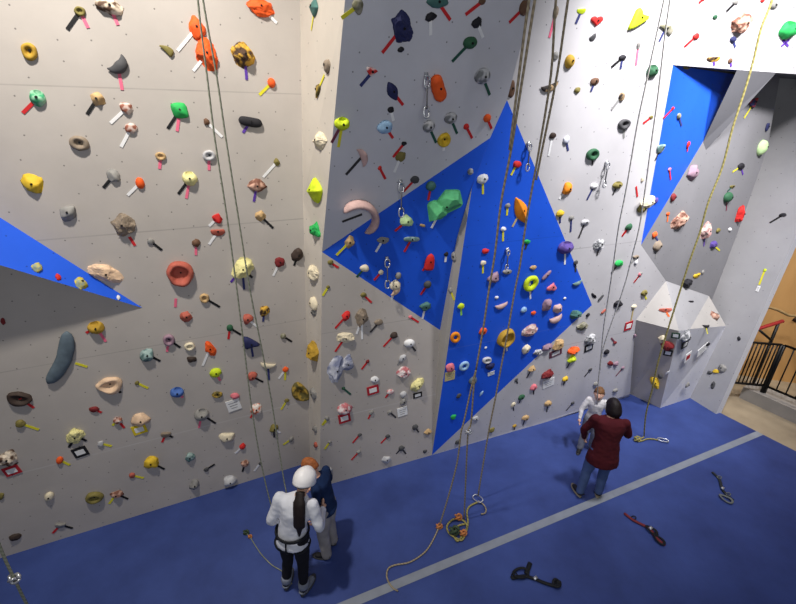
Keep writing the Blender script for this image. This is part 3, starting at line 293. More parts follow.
(2, 0.479, 1.872, 0.068, 0.1, 0.051, -12.5, 'rock', 'white_navy_highlight', [], 'smaller highlight-mottled navy rock hold on the lower grey centre wall', 'wall_lower_centre'),
(2, 0.41, 1.522, 0.023, 0.022, 0.015, -14.1, 'blob', 'darkgreen', [('g', 0.41, 1.522, 0.5, 1.407)], 'small dark green hold with dark green tape below the large highlight-mottled navy rock hold', 'wall_lower_centre'),
(2, 0.821, 1.555, 0.057, 0.045, 0.031, -13.5, 'blob', 'white', [], 'white hold left of the white and red rock hold', 'wall_lower_centre'),
(2, 1.031, 1.314, 0.054, 0.039, 0.028, -14.3, 'blob', 'white_red', [('r', 1.031, 1.314, 0.964, 1.235)], 'small white and red hold with red tape on the lower grey centre wall', 'wall_lower_centre'),
(2, 1.231, 1.565, 0.091, 0.081, 0.06, -13.1, 'rock', 'white_red', [], 'white and red rock hold on the lower grey centre wall', 'wall_lower_centre'),
(2, 1.217, 1.231, 0.045, 0.047, 0.032, -14.5, 'blob', 'lightgrey', [], 'small light grey hold below the white and red rock hold', 'wall_lower_centre'),
(2, 1.217, 1.107, 0.046, 0.056, 0.032, -15.0, 'blob', 'grey', [], 'grey hold below and left of the pale yellow rock hold above a black card', 'wall_lower_centre'),
(2, 1.414, 1.333, 0.088, 0.098, 0.066, -13.9, 'rock', 'paleyellow', [], 'pale yellow rock hold above a black card', 'wall_lower_centre'),
(2, 1.306, 2.362, 0.025, 0.022, 0.015, -9.5, 'blob', 'pink', [('r', 1.306, 2.362, 1.42, 2.27)], 'small pink hold with red tape left of the bottom corner of the blue triangle', 'wall_lower_centre'),
(3, 0.81, -0.533, 0.097, 0.065, 0.039, 73.6, 'crescent', 'peach', [('w', 0.81, -0.533, 0.756, -0.775)], 'peach curved hold with white tape below and left of the bright red cone hold', 'wall_blue_triangle'),
(3, 1.208, -0.507, 0.047, 0.051, 0.042, -5.1, 'ball', 'darkgrey', [('r', 1.208, -0.507, 1.135, -0.644)], 'leftmost of the dark grey ball holds with red tape, blue triangle panel', 'wall_blue_triangle'),
(3, 1.207, -0.823, 0.069, 0.055, 0.041, -6.1, 'rock', 'teal', [('w', 1.207, -0.823, 1.183, -1.01)], 'teal rocky hold with white tape above and left of the amber orange ring hold', 'wall_blue_triangle'),
(4, -0.05, -0.646, 0.028, 0.035, 0.02, 12.4, 'blob', 'grey', [('y', -0.05, -0.646, 0.009, -0.767)], 'small grey hold with yellow tape below and right of the bright red cone hold', 'wall_strip'),
(7, 1.884, 2.519, 0.043, 0.045, 0.03, -9.3, 'blob', 'lime', [('l', 1.884, 2.519, 1.906, 2.388)], 'small lime hold with lime tape above the amber orange ring hold', 'wall_blue_kite'),
(7, 1.848, 2.081, 0.069, 0.088, 0.034, 23.8, 'ring', 'amber', [], 'amber orange ring hold on the blue kite panel', 'wall_blue_kite'),
(7, 2.035, 1.586, 0.076, 0.077, 0.038, 9.6, 'ring', 'lightblue', [], 'pale blue ring hold on the blue kite panel', 'wall_blue_kite'),
(7, 1.832, 1.602, 0.069, 0.056, 0.042, -13.4, 'rock', 'pink', [], 'pink rocky hold left of the pale blue ring hold', 'wall_blue_kite'),
(7, 2.259, 2.089, 0.055, 0.06, 0.038, -10.9, 'blob', 'orange', [], 'orange hold left of the large mustard bowl hold', 'wall_blue_kite'),
(7, 2.396, 1.593, 0.075, 0.053, 0.032, -12.9, 'cup', 'lightgrey', [], 'light grey pocket hold right of the pale blue ring hold', 'wall_blue_kite'),
(7, 2.465, 1.472, 0.072, 0.055, 0.041, -13.3, 'rock', 'navy', [], 'navy rocky hold right of the pale blue ring hold', 'wall_blue_kite'),
(7, 2.214, 1.289, 0.063, 0.068, 0.057, -14.4, 'ball', 'slate', [], 'slate blue ball hold below and right of the pale blue ring hold', 'wall_blue_kite'),
(7, 2.018, 1.06, 0.036, 0.041, 0.025, -15.6, 'blob', 'darkgrey', [], 'small dark grey hold below the pale blue ring hold', 'wall_blue_kite'),
(7, 2.396, 0.999, 0.023, 0.049, 0.016, -28.8, 'blob', 'lightblue', [], 'small pale blue hold below and right of the pale blue ring hold', 'wall_blue_kite'),
(7, 1.978, 0.678, 0.045, 0.047, 0.031, -17.3, 'blob', 'green', [('l', 1.978, 0.678, 1.992, 0.533)], 'small green hold with lime tape below the pale blue ring hold', 'wall_blue_kite'),
(8, 2.366, 0.523, 0.057, 0.049, 0.034, -17.4, 'blob', 'lightgrey', [], 'small light grey hold below the pale blue ring hold', 'wall_right'),
(7, 2.384, 2.564, 0.021, 0.02, 0.014, -8.7, 'blob', 'white', [], 'second from left of the small white holds, blue kite panel', 'wall_blue_kite'),
(7, 2.347, 1.807, 0.019, 0.022, 0.013, -12.0, 'blob', 'white', [], 'small white hold below and left of the large mustard bowl hold', 'wall_blue_kite'),
(7, 2.474, 2.446, 0.103, 0.056, 0.034, 11.6, 'crescent', 'rose', [], 'pale pink curved hold above the large mustard bowl hold', 'wall_blue_kite'),
(2, 0.412, 1.212, 0.081, 0.074, 0.056, -15.5, 'rock', 'white_red', [], 'white and red rock hold above a red card', 'wall_lower_centre'),
(2, 0.765, 1.05, 0.03, 0.033, 0.021, -15.8, 'blob', 'grey', [('r', 0.765, 1.05, 0.719, 0.957)], 'second from left of the small grey holds with red tape, lower grey centre wall', 'wall_lower_centre'),
(2, 1.022, 0.982, 0.031, 0.034, 0.022, -15.8, 'blob', 'grey', [('d', 1.022, 0.982, 1.112, 0.865)], 'small grey hold with dark grey tape below the white and red rock hold', 'wall_lower_centre'),
(2, 0.181, 1.103, 0.023, 0.023, 0.016, -16.3, 'blob', 'grey', [('y', 0.181, 1.103, 0.106, 1.032)], 'second from left of the small grey holds with yellow tape, lower grey centre wall', 'wall_lower_centre'),
(2, 1.397, 0.608, 0.038, 0.04, 0.026, -16.9, 'blob', 'darkgrey', [], 'small dark grey hold above and left of the bottom tip of the blue kite', 'wall_lower_centre'),
(7, 2.637, 1.916, 0.13, 0.144, 0.071, -11.3, 'bowl', 'mustard', [('w', 2.637, 1.916, 2.709, 1.676)], 'large mustard bowl hold with white tape on the blue kite panel', 'wall_blue_kite'),
(7, 3.242, 2.594, 0.08, 0.061, 0.027, 172.0, 'heart', 'pink', [], 'pink-red bell-shaped hold on the blue kite panel', 'wall_blue_kite'),
(7, 3.228, 2.318, 0.082, 0.078, 0.058, -9.2, 'rock', 'mauve', [], 'mauve rocky hold below the pink-red bell-shaped hold', 'wall_blue_kite'),
(7, 3.429, 2.244, 0.068, 0.065, 0.049, -9.4, 'rock', 'rose', [], 'pale pink rocky hold below the pink-red bell-shaped hold', 'wall_blue_kite'),
(7, 3.427, 2.088, 0.116, 0.086, 0.051, 16.4, 'crescent', 'rose', [], 'pale pink curved hold below the pink-red bell-shaped hold', 'wall_blue_kite'),
(7, 3.798, 2.081, 0.094, 0.068, 0.051, -9.8, 'rock', 'teal', [], 'teal rocky hold below and left of the right corner of the blue kite', 'wall_blue_kite'),
(8, 3.997, 1.845, 0.094, 0.063, 0.047, -10.5, 'rock', 'olive_grey', [], 'olive grey rocky hold below the right corner of the blue kite', 'wall_right'),
(8, 4.034, 2.025, 0.035, 0.029, 0.02, -9.8, 'blob', 'black', [], 'small black hold below the right corner of the blue kite', 'wall_right'),
(8, 4.046, 2.343, 0.067, 0.022, 0.018, -38.4, 'edge', 'black', [], 'small black ledge hold above and right of the right corner of the blue kite', 'wall_right'),
(8, 4.189, 2.29, 0.054, 0.022, 0.02, 50.8, 'sausage', 'darkgrey', [], 'small dark grey bar hold above and right of the right corner of the blue kite', 'wall_right'),
(8, 4.324, 2.039, 0.051, 0.022, 0.02, 37.8, 'sausage', 'terra', [], 'small terracotta bar hold below and right of the right corner of the blue kite', 'wall_right'),
(8, 4.578, 2.121, 0.074, 0.054, 0.041, -9.1, 'rock', 'black', [], 'black rocky hold right of the right corner of the blue kite', 'wall_right'),
(8, 4.94, 2.016, 0.051, 0.036, 0.025, -9.3, 'blob', 'cream', [('t', 4.94, 2.016, 4.991, 1.741)], 'small cream hold with tan tape left of the left white triangle', 'wall_right'),
(8, 5.053, 2.238, 0.061, 0.051, 0.035, -8.4, 'blob', 'olive', [('y', 5.053, 2.238, 5.161, 2.111)], 'small olive hold with yellow tape above and left of the left white triangle', 'wall_right'),
(14, 0.069, -0.434, 0.084, 0.036, 0.028, 10.4, 'edge', 'terra', [('o', 0.069, -0.434, 0.135, -0.532)], 'terracotta ledge hold with orange tape below and right of the left white triangle', 'wall_volume_top_left'),
(7, 3.032, 1.946, 0.117, 0.081, 0.06, 16.4, 'rock', 'pink_cream', [], 'long pink and cream rock hold on the kite', 'wall_blue_kite'),
(7, 2.85, 2.309, 0.047, 0.045, 0.032, -9.5, 'blob', 'lightblue', [], 'small pale blue hold above the long pink and cream rock hold on the kite', 'wall_blue_kite'),
(7, 3.025, 2.231, 0.038, 0.03, 0.021, -9.7, 'blob', 'orange', [], 'small orange hold above the long pink and cream rock hold on the kite', 'wall_blue_kite'),
(7, 2.394, 2.563, 0.025, 0.021, 0.015, -8.7, 'blob', 'white', [], 'third from left of the small white holds, blue kite panel', 'wall_blue_kite'),
(7, 3.515, 2.38, 0.023, 0.02, 0.014, -8.7, 'blob', 'white', [], 'small white hold below and right of the pink-red bell-shaped hold', 'wall_blue_kite'),
(7, 3.024, 1.63, 0.068, 0.077, 0.051, 22.7, 'rock', 'cream', [], 'cream rocky hold below the long pink and cream rock hold on the kite', 'wall_blue_kite'),
(7, 3.255, 1.532, 0.088, 0.048, 0.036, -12.4, 'rock', 'grey_white_highlight', [], 'grey and white rocky hold below the long pink and cream rock hold on the kite', 'wall_blue_kite'),
(8, 3.416, 1.596, 0.087, 0.056, 0.042, -2.3, 'rock', 'mauve', [], 'mauve rocky hold left of the orange-red rock hold stacked on a lime one', 'wall_right'),
(8, 3.61, 1.613, 0.094, 0.079, 0.059, 29.9, 'rock', 'tan', [], 'tan rocky hold above and left of the orange-red rock hold stacked on a lime one', 'wall_right'),
(8, 3.954, 1.406, 0.098, 0.067, 0.05, -12.3, 'rock', 'orange', [], 'orange-red rock hold stacked on a lime one', 'wall_right'),
(8, 3.965, 1.25, 0.084, 0.073, 0.055, -12.9, 'rock', 'lime', [('d', 3.965, 1.25, 3.918, 1.091)], 'lime rock hold under an orange-red one with dark grey tape', 'wall_right'),
(8, 4.226, 1.571, 0.114, 0.075, 0.056, -11.4, 'rock', 'grey_white_highlight', [], 'grey and white rock hold above a black card', 'wall_right'),
(8, 3.222, 1.246, 0.061, 0.054, 0.041, -13.5, 'rock', 'tan', [('d', 3.222, 1.246, 3.166, 1.084)], 'small tan rocky hold with dark grey tape on the right wall', 'wall_right'),
(8, 3.555, 1.054, 0.096, 0.087, 0.065, -14.0, 'rock', 'darkred', [], 'dark red rock hold above a white card', 'wall_right'),
(8, 3.944, 0.873, 0.061, 0.049, 0.035, -14.3, 'blob', 'yellow', [('d', 3.944, 0.873, 3.952, 0.743)], 'small yellow hold with dark grey tape below the lime rock hold under an orange-red one', 'wall_right'),
(8, 3.341, 0.867, 0.062, 0.057, 0.04, -14.9, 'blob', 'pink', [('d', 3.341, 0.867, 3.38, 0.708)], 'small pink hold with dark grey tape on the right wall', 'wall_right'),
(8, 2.979, 1.099, 0.027, 0.034, 0.019, -14.3, 'blob', 'darkgrey', [('d', 2.979, 1.099, 3.014, 1.018)], 'small dark grey hold with dark grey tape below the large mustard bowl hold', 'wall_right'),
(8, 3.142, 0.721, 0.061, 0.051, 0.036, -15.7, 'blob', 'darkgreen', [('d', 3.142, 0.721, 3.131, 0.601)], 'small dark green hold with dark grey tape below the large mustard bowl hold', 'wall_right'),
(8, 3.022, 0.601, 0.038, 0.059, 0.026, -16.3, 'blob', 'cream', [('d', 3.022, 0.601, 3.055, 0.468)], 'small cream hold with dark grey tape below and right of the pale blue ring hold', 'wall_right'),
(8, 3.721, 0.429, 0.073, 0.061, 0.043, -16.2, 'blob', 'tan', [('d', 3.721, 0.429, 3.75, 0.232)], 'small tan hold with dark grey tape below and right of the large mustard bowl hold', 'wall_right'),
(8, 4.276, 0.277, 0.04, 0.029, 0.021, -16.1, 'blob', 'darkgrey', [('d', 4.276, 0.277, 4.176, 0.131)], 'second from left of the small dark grey holds with dark grey tape, right wall', 'wall_right'),
(8, 3.324, 0.241, 0.071, 0.055, 0.038, -17.3, 'blob', 'tan', [('d', 3.324, 0.241, 3.312, 0.077)], 'small tan hold with dark grey tape below the large mustard bowl hold', 'wall_right'),
(8, 4.439, 0.937, 0.039, 0.027, 0.019, -13.6, 'blob', 'darkgrey', [('d', 4.439, 0.937, 4.357, 0.808)], 'small dark grey hold with dark grey tape right of the large mustard bowl hold', 'wall_right'),
(8, 4.67, 1.236, 0.054, 0.048, 0.034, -32.4, 'blob', 'black', [], 'small black hold right of the orange-red rock hold stacked on a lime one', 'wall_right'),
(8, 4.795, 1.384, 0.039, 0.026, 0.018, -11.7, 'blob', 'darkred', [('m', 4.795, 1.384, 4.677, 1.499)], 'small dark red hold with maroon tape on the right wall', 'wall_right'),
(17, 0.048, -0.311, 0.023, 0.029, 0.016, 17.0, 'blob', 'mauve', [('m', 0.048, -0.311, -0.015, -0.491)], 'small mauve hold with maroon tape below and left of the left white triangle', 'wall_volume_left'),
(8, 4.852, 0.959, 0.072, 0.042, 0.029, -33.0, 'blob', 'darkred', [], 'small dark red hold right of the lime rock hold under an orange-red one', 'wall_right'),
(8, 4.982, 0.925, 0.05, 0.051, 0.035, -13.2, 'blob', 'mauve', [], 'small mauve hold above and left of the yellow rock hold at the right rope', 'wall_right'),
(8, 5.196, 0.792, 0.041, 0.028, 0.02, -13.4, 'blob', 'mauve', [('m', 5.196, 0.792, 5.093, 0.64)], 'small mauve hold with maroon tape on the right wall', 'wall_right'),
(8, 4.671, 0.58, 0.051, 0.043, 0.03, -14.7, 'blob', 'grey', [], 'small grey hold below the grey and white rock hold above a black card', 'wall_right'),
(8, 5.209, 0.299, 0.059, 0.043, 0.03, -15.1, 'blob', 'grey', [], 'second from left of the small grey holds, right wall', 'wall_right'),
(8, 3.141, 0.12, 0.042, 0.036, 0.025, -18.0, 'blob', 'mustard', [('d', 3.141, 0.12, 3.156, 0.005)], 'small mustard hold with dark grey tape below and right of the pale blue ring hold', 'wall_right'),
(8, 4.665, 2.783, 0.031, 0.037, 0.022, -6.6, 'blob', 'white', [], 'small white hold below the bottom tip of the right blue panel', 'wall_right'),
(8, 4.841, 2.582, 0.034, 0.026, 0.018, -7.2, 'blob', 'grey', [('r', 4.841, 2.582, 4.762, 2.447)], 'small grey hold with red tape below the bottom tip of the right blue panel', 'wall_right'),
(10, 1.365, -0.797, 0.104, 0.072, 0.054, -9.4, 'rock', 'black', [], 'black rock hold above the white triangles', 'wall_recess'),
(10, 1.595, -0.687, 0.086, 0.043, 0.034, 0.9, 'edge', 'yellow', [], 'small yellow ledge hold above and right of the black rock hold above the white triangles', 'wall_recess'),
(10, 1.741, -0.654, 0.029, 0.038, 0.02, -8.5, 'blob', 'grey', [], 'small grey hold above and right of the black rock hold above the white triangles', 'wall_recess'),
(15, 0.566, -0.479, 0.119, 0.037, 0.029, -13.9, 'edge', 'black', [], 'black ledge hold below the black rock hold above the white triangles', 'wall_volume_fold'),
(17, 0.413, -0.274, 0.043, 0.074, 0.032, 17.5, 'rock', 'cream', [], 'cream rocky hold above and left of the dark red rock hold beside the right rope', 'wall_volume_left'),
(17, 0.512, -0.383, 0.078, 0.083, 0.058, 18.3, 'rock', 'darkred', [], 'dark red rock hold beside the right rope', 'wall_volume_left'),
(18, -0.082, -0.105, 0.115, 0.091, 0.068, -14.8, 'rock', 'grey_white_highlight', [], 'grey and white rocky hold below and left of the right white triangle', 'wall_volume_right'),
(18, 0.82, -0.497, 0.065, 0.038, 0.027, -15.5, 'blob', 'black', [], 'small black hold below the right white triangle', 'wall_volume_right'),
(16, -0.63, -0.361, 0.124, 0.037, 0.022, -16.6, 'crescent', 'black', [('y', -0.63, -0.361, -0.705, -0.481)], 'black curved hold with yellow tape below the right white triangle', 'wall_volume_top_right'),
(16, -0.188, -0.31, 0.085, 0.078, 0.059, -15.8, 'rock', 'tan_pink', [], 'tan and brown rocky hold right of the right white triangle', 'wall_volume_top_right'),
(17, 0.528, -1.211, 0.062, 0.126, 0.047, 22.5, 'rock', 'yellow', [], 'yellow rock hold at the right rope', 'wall_volume_left'),
(17, 0.565, -1.059, 0.037, 0.05, 0.026, 21.8, 'blob', 'darkgrey', [], 'small dark grey hold above and right of the yellow rock hold at the right rope', 'wall_volume_left'),
(19, -0.239, 0.766, 0.063, 0.058, 0.044, 149.1, 'rock', 'grey', [], 'grey rocky hold below the right white triangle', 'wall_end_side'),
(19, -0.171, 0.659, 0.048, 0.035, 0.028, 148.7, 'edge', 'yellow', [], 'small yellow ledge hold below the right white triangle', 'wall_end_side'),
(19, -0.096, 0.591, 0.043, 0.032, 0.022, 148.6, 'blob', 'darkgrey', [], 'leftmost of the small dark grey holds, end side wall', 'wall_end_side'),
(19, -0.229, 0.428, 0.031, 0.065, 0.022, 169.3, 'blob', 'darkgrey', [], 'second from left of the small dark grey holds, end side wall', 'wall_end_side'),
(18, 0.629, -1.26, 0.041, 0.061, 0.029, -19.1, 'blob', 'grey', [], 'small grey hold right of the yellow rock hold at the right rope', 'wall_volume_right'),
(17, 0.641, -0.94, 0.015, 0.055, 0.01, -18.5, 'blob', 'white', [], 'small white hold above and right of the yellow rock hold at the right rope', 'wall_volume_left'),
(19, -0.115, 2.497, 0.021, 0.026, 0.015, 162.2, 'blob', 'lime', [('y', -0.115, 2.497, -0.14, 2.255)], 'small lime hold with yellow tape above and right of the right white triangle', 'wall_end_side'),
(19, -0.243, 1.339, 0.025, 0.037, 0.017, 153.0, 'blob', 'black', [], 'small black hold below and right of the right white triangle', 'wall_end_side'),
(0, -2.469, 1.406, 0.073, 0.096, 0.055, -20.3, 'rock', 'paleyellow', [('k', -2.469, 1.406, -2.396, 1.309), ('k', -2.469, 1.406, -2.565, 1.279)], 'pale yellow rock hold above a black card on the left wall with black tape', 'wall_left'),
(0, -2.285, 1.227, 0.03, 0.042, 0.021, -20.9, 'blob', 'lightgrey', [('y', -2.285, 1.227, -2.196, 1.155)], 'small light grey hold with yellow tape on the left grey wall', 'wall_left'),
(0, -2.687, 1.14, 0.032, 0.051, 0.029, -22.3, 'ball', 'orange', [('y', -2.687, 1.14, -2.622, 1.042)], 'orange ball hold with yellow tape above the cream ball hold low on the left wall', 'wall_left'),
(0, -3.075, 1.326, 0.084, 0.093, 0.063, -22.3, 'rock', 'brown_cream', [], 'brown and cream rock hold above a red card', 'wall_left'),
(0, -1.883, 0.776, 0.079, 0.083, 0.059, -0.3, 'rock', 'yellow', [('k', -1.883, 0.776, -1.769, 0.614)], 'yellow rock hold with black tape low on the left wall', 'wall_left'),
(0, -2.109, 0.657, 0.033, 0.042, 0.023, -23.7, 'blob', 'terra', [('y', -2.109, 0.657, -2.005, 0.568)], 'small terracotta hold with yellow tape below the peach rock hold above a yellow card', 'wall_left'),
(0, -1.648, 1.134, 0.051, 0.044, 0.035, -20.1, 'edge', 'taupe', [('r', -1.648, 1.134, -1.711, 1.028), ('k', -1.648, 1.134, -1.588, 1.061)], 'taupe ledge hold with red and black tapes on the left grey wall', 'wall_left'),
(0, -2.909, 0.685, 0.043, 0.066, 0.039, -25.6, 'ball', 'cream', [], 'cream ball hold low on the left wall', 'wall_left'),
(0, -2.529, 0.494, 0.089, 0.08, 0.048, -25.7, 'cup', 'olive', [], 'olive oval pocket hold low on the left wall', 'wall_left'),
(0, -2.322, 0.442, 0.059, 0.053, 0.04, -25.4, 'rock', 'tan_pink', [('y', -2.322, 0.442, -2.422, 0.327), ('k', -2.322, 0.442, -2.228, 0.315)], 'tan and brown rocky hold with yellow and black tapes on the left grey wall', 'wall_left'),
(0, -2.932, 0.225, 0.05, 0.042, 0.034, -28.3, 'edge', 'grey', [('k', -2.932, 0.225, -2.843, 0.116), ('r', -2.932, 0.225, -3.033, 0.133)], 'grey ledge hold with black and red tapes on the left grey wall', 'wall_left'),
(0, -3.345, 0.246, 0.043, 0.051, 0.032, -29.5, 'rock', 'darkbrown', [], 'dark brown rocky hold below the brown and cream rock hold above a red card', 'wall_left'),
(0, -3.279, 0.861, 0.026, 0.047, 0.018, -25.6, 'blob', 'olive', [], 'olive hold below the brown and cream rock hold above a red card', 'wall_left'),
(0, -1.471, 0.695, 0.053, 0.061, 0.04, -22.1, 'rock', 'teal_stripe', [], 'grey teal rocky hold below the grey jug with black tape on the left wall', 'wall_left'),
(0, -1.499, 0.226, 0.056, 0.08, 0.042, -24.6, 'rock', 'grey', [], 'grey rocky hold left of the light grey rock hold just above the mat', 'wall_left'),
(0, -1.012, 0.85, 0.09, 0.073, 0.054, -20.4, 'rock', 'cream', [], 'wide cream rock hold low on the left wall', 'wall_left'),
(0, -0.844, 0.635, 0.035, 0.045, 0.027, -21.1, 'rock', 'red', [('w', -0.844, 0.635, -0.956, 0.551)], 'small red rocky hold with white tape on the left grey wall', 'wall_left'),
(0, -1.327, 0.42, 0.03, 0.034, 0.021, -23.1, 'blob', 'darkgrey', [('k', -1.327, 0.42, -1.216, 0.467)], 'small dark grey hold with black tape on the left grey wall', 'wall_left'),
(0, -0.86, 0.342, 0.055, 0.051, 0.038, -22.6, 'rock', 'tan_pink', [('k', -0.86, 0.342, -0.911, 0.202)], 'tan and brown rocky hold with black tape on the left grey wall', 'wall_left'),
(0, -0.674, 0.256, 0.019, 0.026, 0.013, -22.6, 'blob', 'darkgrey', [('w', -0.674, 0.256, -0.764, 0.152)], 'small dark grey hold with white tape on the left grey wall', 'wall_left'),
(0, -1.087, 0.116, 0.078, 0.083, 0.059, -24.2, 'rock', 'lightgrey', [], 'light grey rock hold just above the mat', 'wall_left'),
(0, -0.427, 0.791, 0.056, 0.057, 0.042, -19.6, 'rock', 'olive', [('w', -0.427, 0.791, -0.354, 0.685), ('d', -0.427, 0.791, -0.437, 0.635)], 'olive rocky hold with white and dark grey tapes below the cream smile-shaped hold', 'wall_left'),
(0, -0.223, 0.519, 0.033, 0.047, 0.023, -20.5, 'blob', 'grey', [('y', -0.223, 0.519, -0.337, 0.463)], 'small grey hold with yellow tape below the mustard and olive shell hold in the corner', 'wall_left'),
(24, 0.291, 0.821, 0.09, 0.049, 0.034, 36.9, 'blob', 'grey', [], 'small grey hold below the mustard and olive shell hold in the corner', 'wall_pillar_side'),
(24, 0.317, 0.569, 0.082, 0.04, 0.028, 38.9, 'blob', 'terra', [], 'small terracotta hold below the mustard and olive shell hold in the corner', 'wall_pillar_side'),
(2, 0.176, 1.128, 0.03, 0.028, 0.02, -16.2, 'blob', 'grey', [('y', 0.176, 1.128, 0.107, 1.034)], 'leftmost of the small grey holds with yellow tape, lower grey centre wall', 'wall_lower_centre'),
(2, 0.185, 0.734, 0.025, 0.024, 0.017, -17.9, 'blob', 'grey', [('y', 0.185, 0.734, 0.11, 0.638)], 'third from left of the small grey holds with yellow tape, lower grey centre wall', 'wall_lower_centre'),
(2, 0.149, 0.26, 0.036, 0.039, 0.025, -20.1, 'blob', 'lightgrey', [], 'small light grey hold below the white and red rock hold above a red card', 'wall_lower_centre'),
(2, 1.403, 0.619, 0.049, 0.044, 0.031, -16.8, 'blob', 'darkgrey', [('d', 1.403, 0.619, 1.458, 0.501)], 'second from left among small dark grey holds with dark grey tape, lower grey centre wall', 'wall_lower_centre'),
(2, 1.603, 0.468, 0.059, 0.047, 0.035, -17.2, 'rock', 'tan', [], 'small tan rocky hold above the bottom tip of the blue kite', 'wall_lower_centre'),
(2, 0.589, 0.725, 0.028, 0.026, 0.019, -17.4, 'blob', 'darkgrey', [('r', 0.589, 0.725, 0.489, 0.621)], 'small dark grey hold with red tape below the large highlight-mottled navy rock hold', 'wall_lower_centre'),
(2, 0.988, 0.578, 0.034, 0.031, 0.022, -17.5, 'blob', 'darkgrey', [('r', 0.988, 0.578, 0.886, 0.483)], 'small dark grey hold with red tape below the white and red rock hold', 'wall_lower_centre'),
(2, 1.194, 0.297, 0.049, 0.047, 0.033, -18.4, 'blob', 'darkgrey', [('d', 1.194, 0.297, 1.266, 0.162), ('d', 1.194, 0.297, 1.114, 0.214)], 'leftmost of the small dark grey holds with dark grey tape, lower grey centre wall', 'wall_lower_centre'),
(2, 0.567, 0.435, 0.033, 0.031, 0.022, -18.7, 'blob', 'grey', [('r', 0.567, 0.435, 0.458, 0.329)], 'small grey hold with red tape left of the bottom tip of the blue kite', 'wall_lower_centre'),
(2, 0.962, 0.168, 0.063, 0.055, 0.042, -19.3, 'rock', 'lightgrey', [], 'light grey rocky hold left of the bottom tip of the blue kite', 'wall_lower_centre'),
(2, 1.568, 0.111, 0.036, 0.032, 0.022, -18.6, 'blob', 'darkgrey', [('d', 1.568, 0.111, 1.468, 0.064)], 'small dark grey hold with dark grey tape below the amber orange ring hold', 'wall_lower_centre'),
(8, 2.706, 0.182, 0.052, 0.047, 0.035, -18.3, 'rock', 'olive', [], 'small olive rocky hold right of the bottom tip of the blue kite', 'wall_right'),
(8, 2.106, 0.128, 0.044, 0.051, 0.031, -19.4, 'blob', 'darkgrey', [], 'small dark grey hold right of the bottom tip of the blue kite', 'wall_right'),
]
QUICKDRAWS = [
((0.029, 4.121, 4.015), 0.333, (0.328, -0.874, -0.358), 'hanging grey quickdraw with carabiner above the pale green knobbly hold'),
((-0.121, 4.276, 3.176), 0.339, (0.214, -0.962, -0.167), 'hanging grey quickdraw with carabiner below the pale green knobbly hold'),
((1.302, 4.596, 3.189), 0.239, (0.351, -0.932, -0.087), 'hanging grey quickdraw with carabiner below the amber orange pinch hold on the blue kite'),
((1.382, 4.516, 4.361), 0.269, (0.351, -0.932, -0.087), 'hanging grey quickdraw with carabiner below the upper tip of the blue kite'),
((2.451, 4.939, 4.142), 0.276, (0.351, -0.932, -0.087), 'hanging grey quickdraw with carabiner below and right of the dark green round pocket hold'),
((0.242, 3.834, 4.911), 0.313, (0.328, -0.874, -0.358), 'hanging grey quickdraw with carabiner right of the navy leaf-shaped hold'),
]
CARDS = [
(0, -1.889, 1.292, 0.072, 0.064, 4.8, 'yellow', 'white', 'yellow framed route card below the peach rock hold above a yellow card'),
(0, -0.856, 1.316, 0.08, 0.083, 7.2, 'white', 'white', 'white route card right of the grey jug with black tape on the left wall'),
(2, 0.794, 1.402, 0.08, 0.066, 4.8, 'red', 'white', 'red framed route card below and right of the smaller highlight-mottled navy rock hold'),
(2, 1.205, 0.941, 0.073, 0.073, 4.8, 'white', 'white', 'white route card below and left of the pale yellow rock hold above a black card'),
(2, 1.429, 1.159, 0.066, 0.042, 3.0, 'black', 'white', 'black framed route card below the pale yellow rock hold above a black card'),
(7, 1.84, 1.457, 0.076, 0.075, 3.0, 'tan', 'tan', 'tan route card below and left of the pale blue ring hold'),
(7, 2.506, 1.336, 0.053, 0.033, 9.0, 'white', 'white', 'white route card right of the pale blue ring hold'),
(2, 0.399, 1.063, 0.079, 0.072, 4.8, 'red', 'white', 'red framed route card below the white and red rock hold above a red card'),
(8, 4.968, 1.667, 0.077, 0.081, 7.2, 'red', 'white', 'red framed route card below and left of the left white triangle'),
(8, 3.606, 1.445, 0.112, 0.06, 12.0, 'maroon', 'white', 'maroon framed route card left of the lime rock hold under an orange-red one'),
(8, 4.251, 1.408, 0.081, 0.069, 12.0, 'black', 'white', 'black framed route card below the grey and white rock hold above a black card'),
(8, 3.622, 0.874, 0.107, 0.082, 10.8, 'white', 'white', 'white route card below the dark red rock hold above a white card'),
(17, 0.55, -0.52, 0.059, 0.065, 3.0, 'black', 'white', 'black framed route card below the dark red rock hold beside the right rope'),
(17, 0.565, -0.15, 0.056, 0.056, 7.2, 'darkgreen', 'white', 'darkgreen framed route card below and right of the left white triangle'),
(18, 0.003, -0.273, 0.081, 0.066, 6.0, 'black', 'white', 'black framed route card right of the dark red rock hold beside the right rope'),
(18, 0.263, -0.583, 0.08, 0.088, 15.0, 'white', 'red', 'white route card below and right of the dark red rock hold beside the right rope'),
(18, 0.703, -0.565, 0.14, 0.08, 21.0, 'white', 'white', 'white route card right of the dark red rock hold beside the right rope'),
(19, -0.153, 2.191, 0.022, 0.047, -3.0, 'white', 'white', 'white route card above and right of the right white triangle'),
(0, -2.487, 1.182, 0.068, 0.066, 7.2, 'black', 'white', 'black framed route card above the olive oval pocket hold low on the left wall'),
(0, -3.096, 1.161, 0.069, 0.06, 7.2, 'red', 'white', 'red framed route card below the dark brown shell-shaped hold near left edge'),
]
